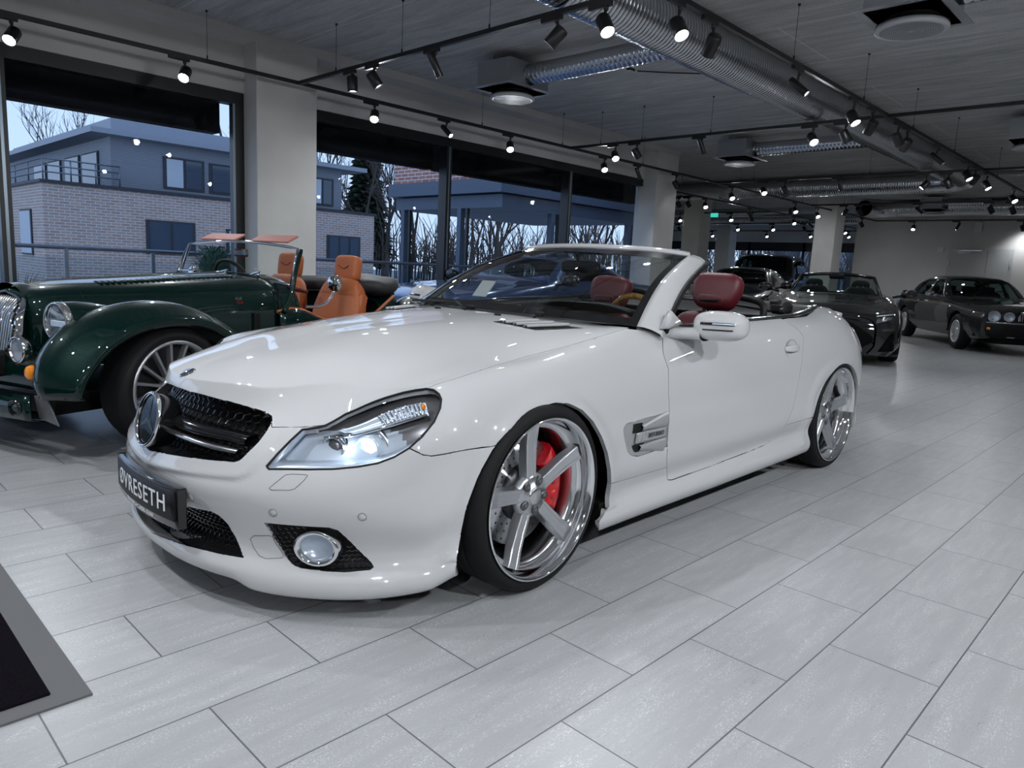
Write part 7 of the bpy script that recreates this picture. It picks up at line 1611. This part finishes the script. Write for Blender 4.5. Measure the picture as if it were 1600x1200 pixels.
# trees
def grow(mb, p, d, L, r, k, rng):
    pts = [p]; n = 4; q = p
    for i in range(n):
        d = (d+Vector((rng.uniform(-1, 1), rng.uniform(-1, 1), rng.uniform(-.3, .6)))*.13).normalized(); q = q+d*(L/n); pts.append(q)
    mb.tube(pts, [r*(1-.45*i/n) for i in range(n+1)], 5 if k > 1 else 3, False)
    if k == 0: return
    for i in range(3 if k > 1 else 4):
        t = rng.uniform(.35, 1.); j = min(n-1, int(t*n)); b = pts[j].lerp(pts[j+1], t*n-j); a = Vector((rng.uniform(-1, 1), rng.uniform(-1, 1), rng.uniform(.1, 1.))).normalized()
        grow(mb, b, (d*.75+a*.75).normalized(), L*rng.uniform(.52, .78), r*.60, k-1, rng)
def bare_tree(seed, h):
    rng = random.Random(seed); mb = MB(); grow(mb, Vector((0, 0, 0)), Vector((0, 0, 1)), h*.5, .10*h/7, 5, rng)
    return mb
protos = [bare_tree(s, 8.5).build('bare_tree', 'bark', fix=False) for s in (3, 8, 21)]
spots_ = [(15, 40, 1.2), (16.5, 34, .9), (18, 44, 1.5), (19.5, 37, 1.1), (21, 31, .95), (22.5, 35, 1.0), (26, 30, 1.0), (31, 42, 1.4), (31, 33, 1.1), (33, 27, .8), (36, 38, 1.3), (38, 30, 1.0), (42, 34, 1.2), (24, 26, .7), (29, 24, .75), (46, 33, 1.1), (42, 26, 1.0), (48, 20, 1.1), (44, 14, .9), (10, 46, 1.2), (54, 25, 1.2)]
names_ = 'first second third fourth fifth sixth seventh eighth ninth tenth eleventh twelfth thirteenth fourteenth fifteenth sixteenth seventeenth eighteenth nineteenth twentieth twenty-first'.split()
order = sorted(range(len(spots_)), key=lambda i: -math.atan2(spots_[i][1], spots_[i][0]))
for i, (x, y, s) in enumerate(spots_):
    o = protos[i % 3] if i < 3 else protos[i % 3].copy()
    if i >= 3: COL.objects.link(o)
    o.location = (x, y, -.2); o.scale = (s, s, s); o.rotation_euler = (0, 0, i*1.3); tag(o, 'bare leafless tree outside, %s from the left' % names_[order.index(i)], 'tree', 'bare trees outside')
tl_ = MB(); rng = random.Random(11)
for i in range(900):
    an = rng.uniform(.25, 1.45); D = rng.uniform(46, 56); x, y = D*math.cos(an), D*math.sin(an); hh = rng.uniform(1.5, 4.6); tl_.tube([(x, y, -.2), (x+rng.uniform(-.3, .3), y, hh*.6), (x+rng.uniform(-.8, .8), y+rng.uniform(-.8, .8), hh)], [.06, .045, .02], 3, False)
    for q in range(4): zz = rng.uniform(.3, 1)*hh; tl_.tube([(x, y, zz*.7), (x+rng.uniform(-1.1, 1.1), y+rng.uniform(-1.1, 1.1), zz+rng.uniform(.2, .9))], [.03, .012], 3, False)
tag(tl_.build('undergrowth', 'bark', fix=False), 'bare brown undergrowth far outside beyond the terrace', 'undergrowth', None, 'stuff')
cf = thing('conifer_tree', 'tall dark conifer outside behind the brick office', 'tree', (26.4, 41, -.2)); MB().cyl((0, 0, 0), (0, 0, 12), .22, .03, 8).build('trunk', 'bark', cf)
rng = random.Random(5); nb = MB()
for i in range(420):
    z = 1.2+10.6*(i/420); R_ = 2.3*(1-z/12.4)**.8+.1; a = i*2.399; L = R_*rng.uniform(.7, 1.1); c = Vector((0, 0, z)); e = Vector((L*math.cos(a), L*math.sin(a), z-.25*L)); sd = Vector((-math.sin(a), math.cos(a), 0))*(.16+.12*L)
    m_ = c.lerp(e, .6)+Vector((0, 0, .08)); nb.add([c, m_+sd, e, m_-sd], [(0, 1, 2), (0, 2, 3)]); nb.add([c, m_+Vector((0, 0, -.3)), e], [(0, 1, 2)])
nb.build('needles', 'needles', cf, fix=False)
# pots on the terrace
pt_ = thing('potted_grass', 'dry ornamental grass in a tall white pot outside by the left mullion', 'potted plant', (.15, 8.55, -.18)); MB().lathe([(0, 0), (.16, 0), (.22, .62), (.20, .62), (.19, .56), (0, .56)], 24).build('pot', 'pot_white', pt_)
gb = MB(); rng = random.Random(2)
for i in range(70):
    a = rng.uniform(0, 2*PI); r = rng.uniform(0, .12); l = rng.uniform(.2, .42); t = rng.uniform(.05, .22); gb.tube([(r*math.cos(a), r*math.sin(a), .55), ((r+t*.4)*math.cos(a), (r+t*.4)*math.sin(a), .55+l*.6), ((r+t)*math.cos(a), (r+t)*math.sin(a), .55+l)], [.006, .005, .001], 3, False)
gb.build('grass_blades', 'dry_grass', pt_, fix=False)
sh = thing('potted_conifer', 'small round green conifer in a pot outside left of the first column', 'potted plant', (2.2, 8.5, -.18)); MB().lathe([(0, 0), (.15, 0), (.19, .5), (0, .5)], 20).build('pot', 'pot_white', sh)
gb = MB()
for i in range(2600):
    z = rng.uniform(0, 1); a = rng.uniform(0, 2*PI); R_ = .27*math.sin(PI*min(1, .25+.75*(1-z)))*rng.uniform(.6, 1.05); p = Vector((R_*math.cos(a), R_*math.sin(a), .5+.82*z)); d = Vector((math.cos(a), math.sin(a), .9)).normalized()*.045; s_ = Vector((-math.sin(a), math.cos(a), 0))*.008; gb.add([p-s_, p+s_, p+d], [(0, 1, 2)])
gb.ball((0, 0, .92), (.20, .20, .40), 16, 12); gb.build('foliage', 'needles2', sh, fix=False)
# office block beyond the far bay
ob = thing('office_block', 'pale office block with rows of windows beyond the far bay glass', 'building', (62, 0, -.2)); MB().bx(0, 10, 0, 30, 0, 7).build('facade', 'blind_grey', ob)
for i in range(9):
    for z in (.9, 3.0, 5.1): MB().bx(-.04, .02, 1+i*3.2, 3.4+i*3.2, z, z+1.4).build('window', 'office_glass', ob)
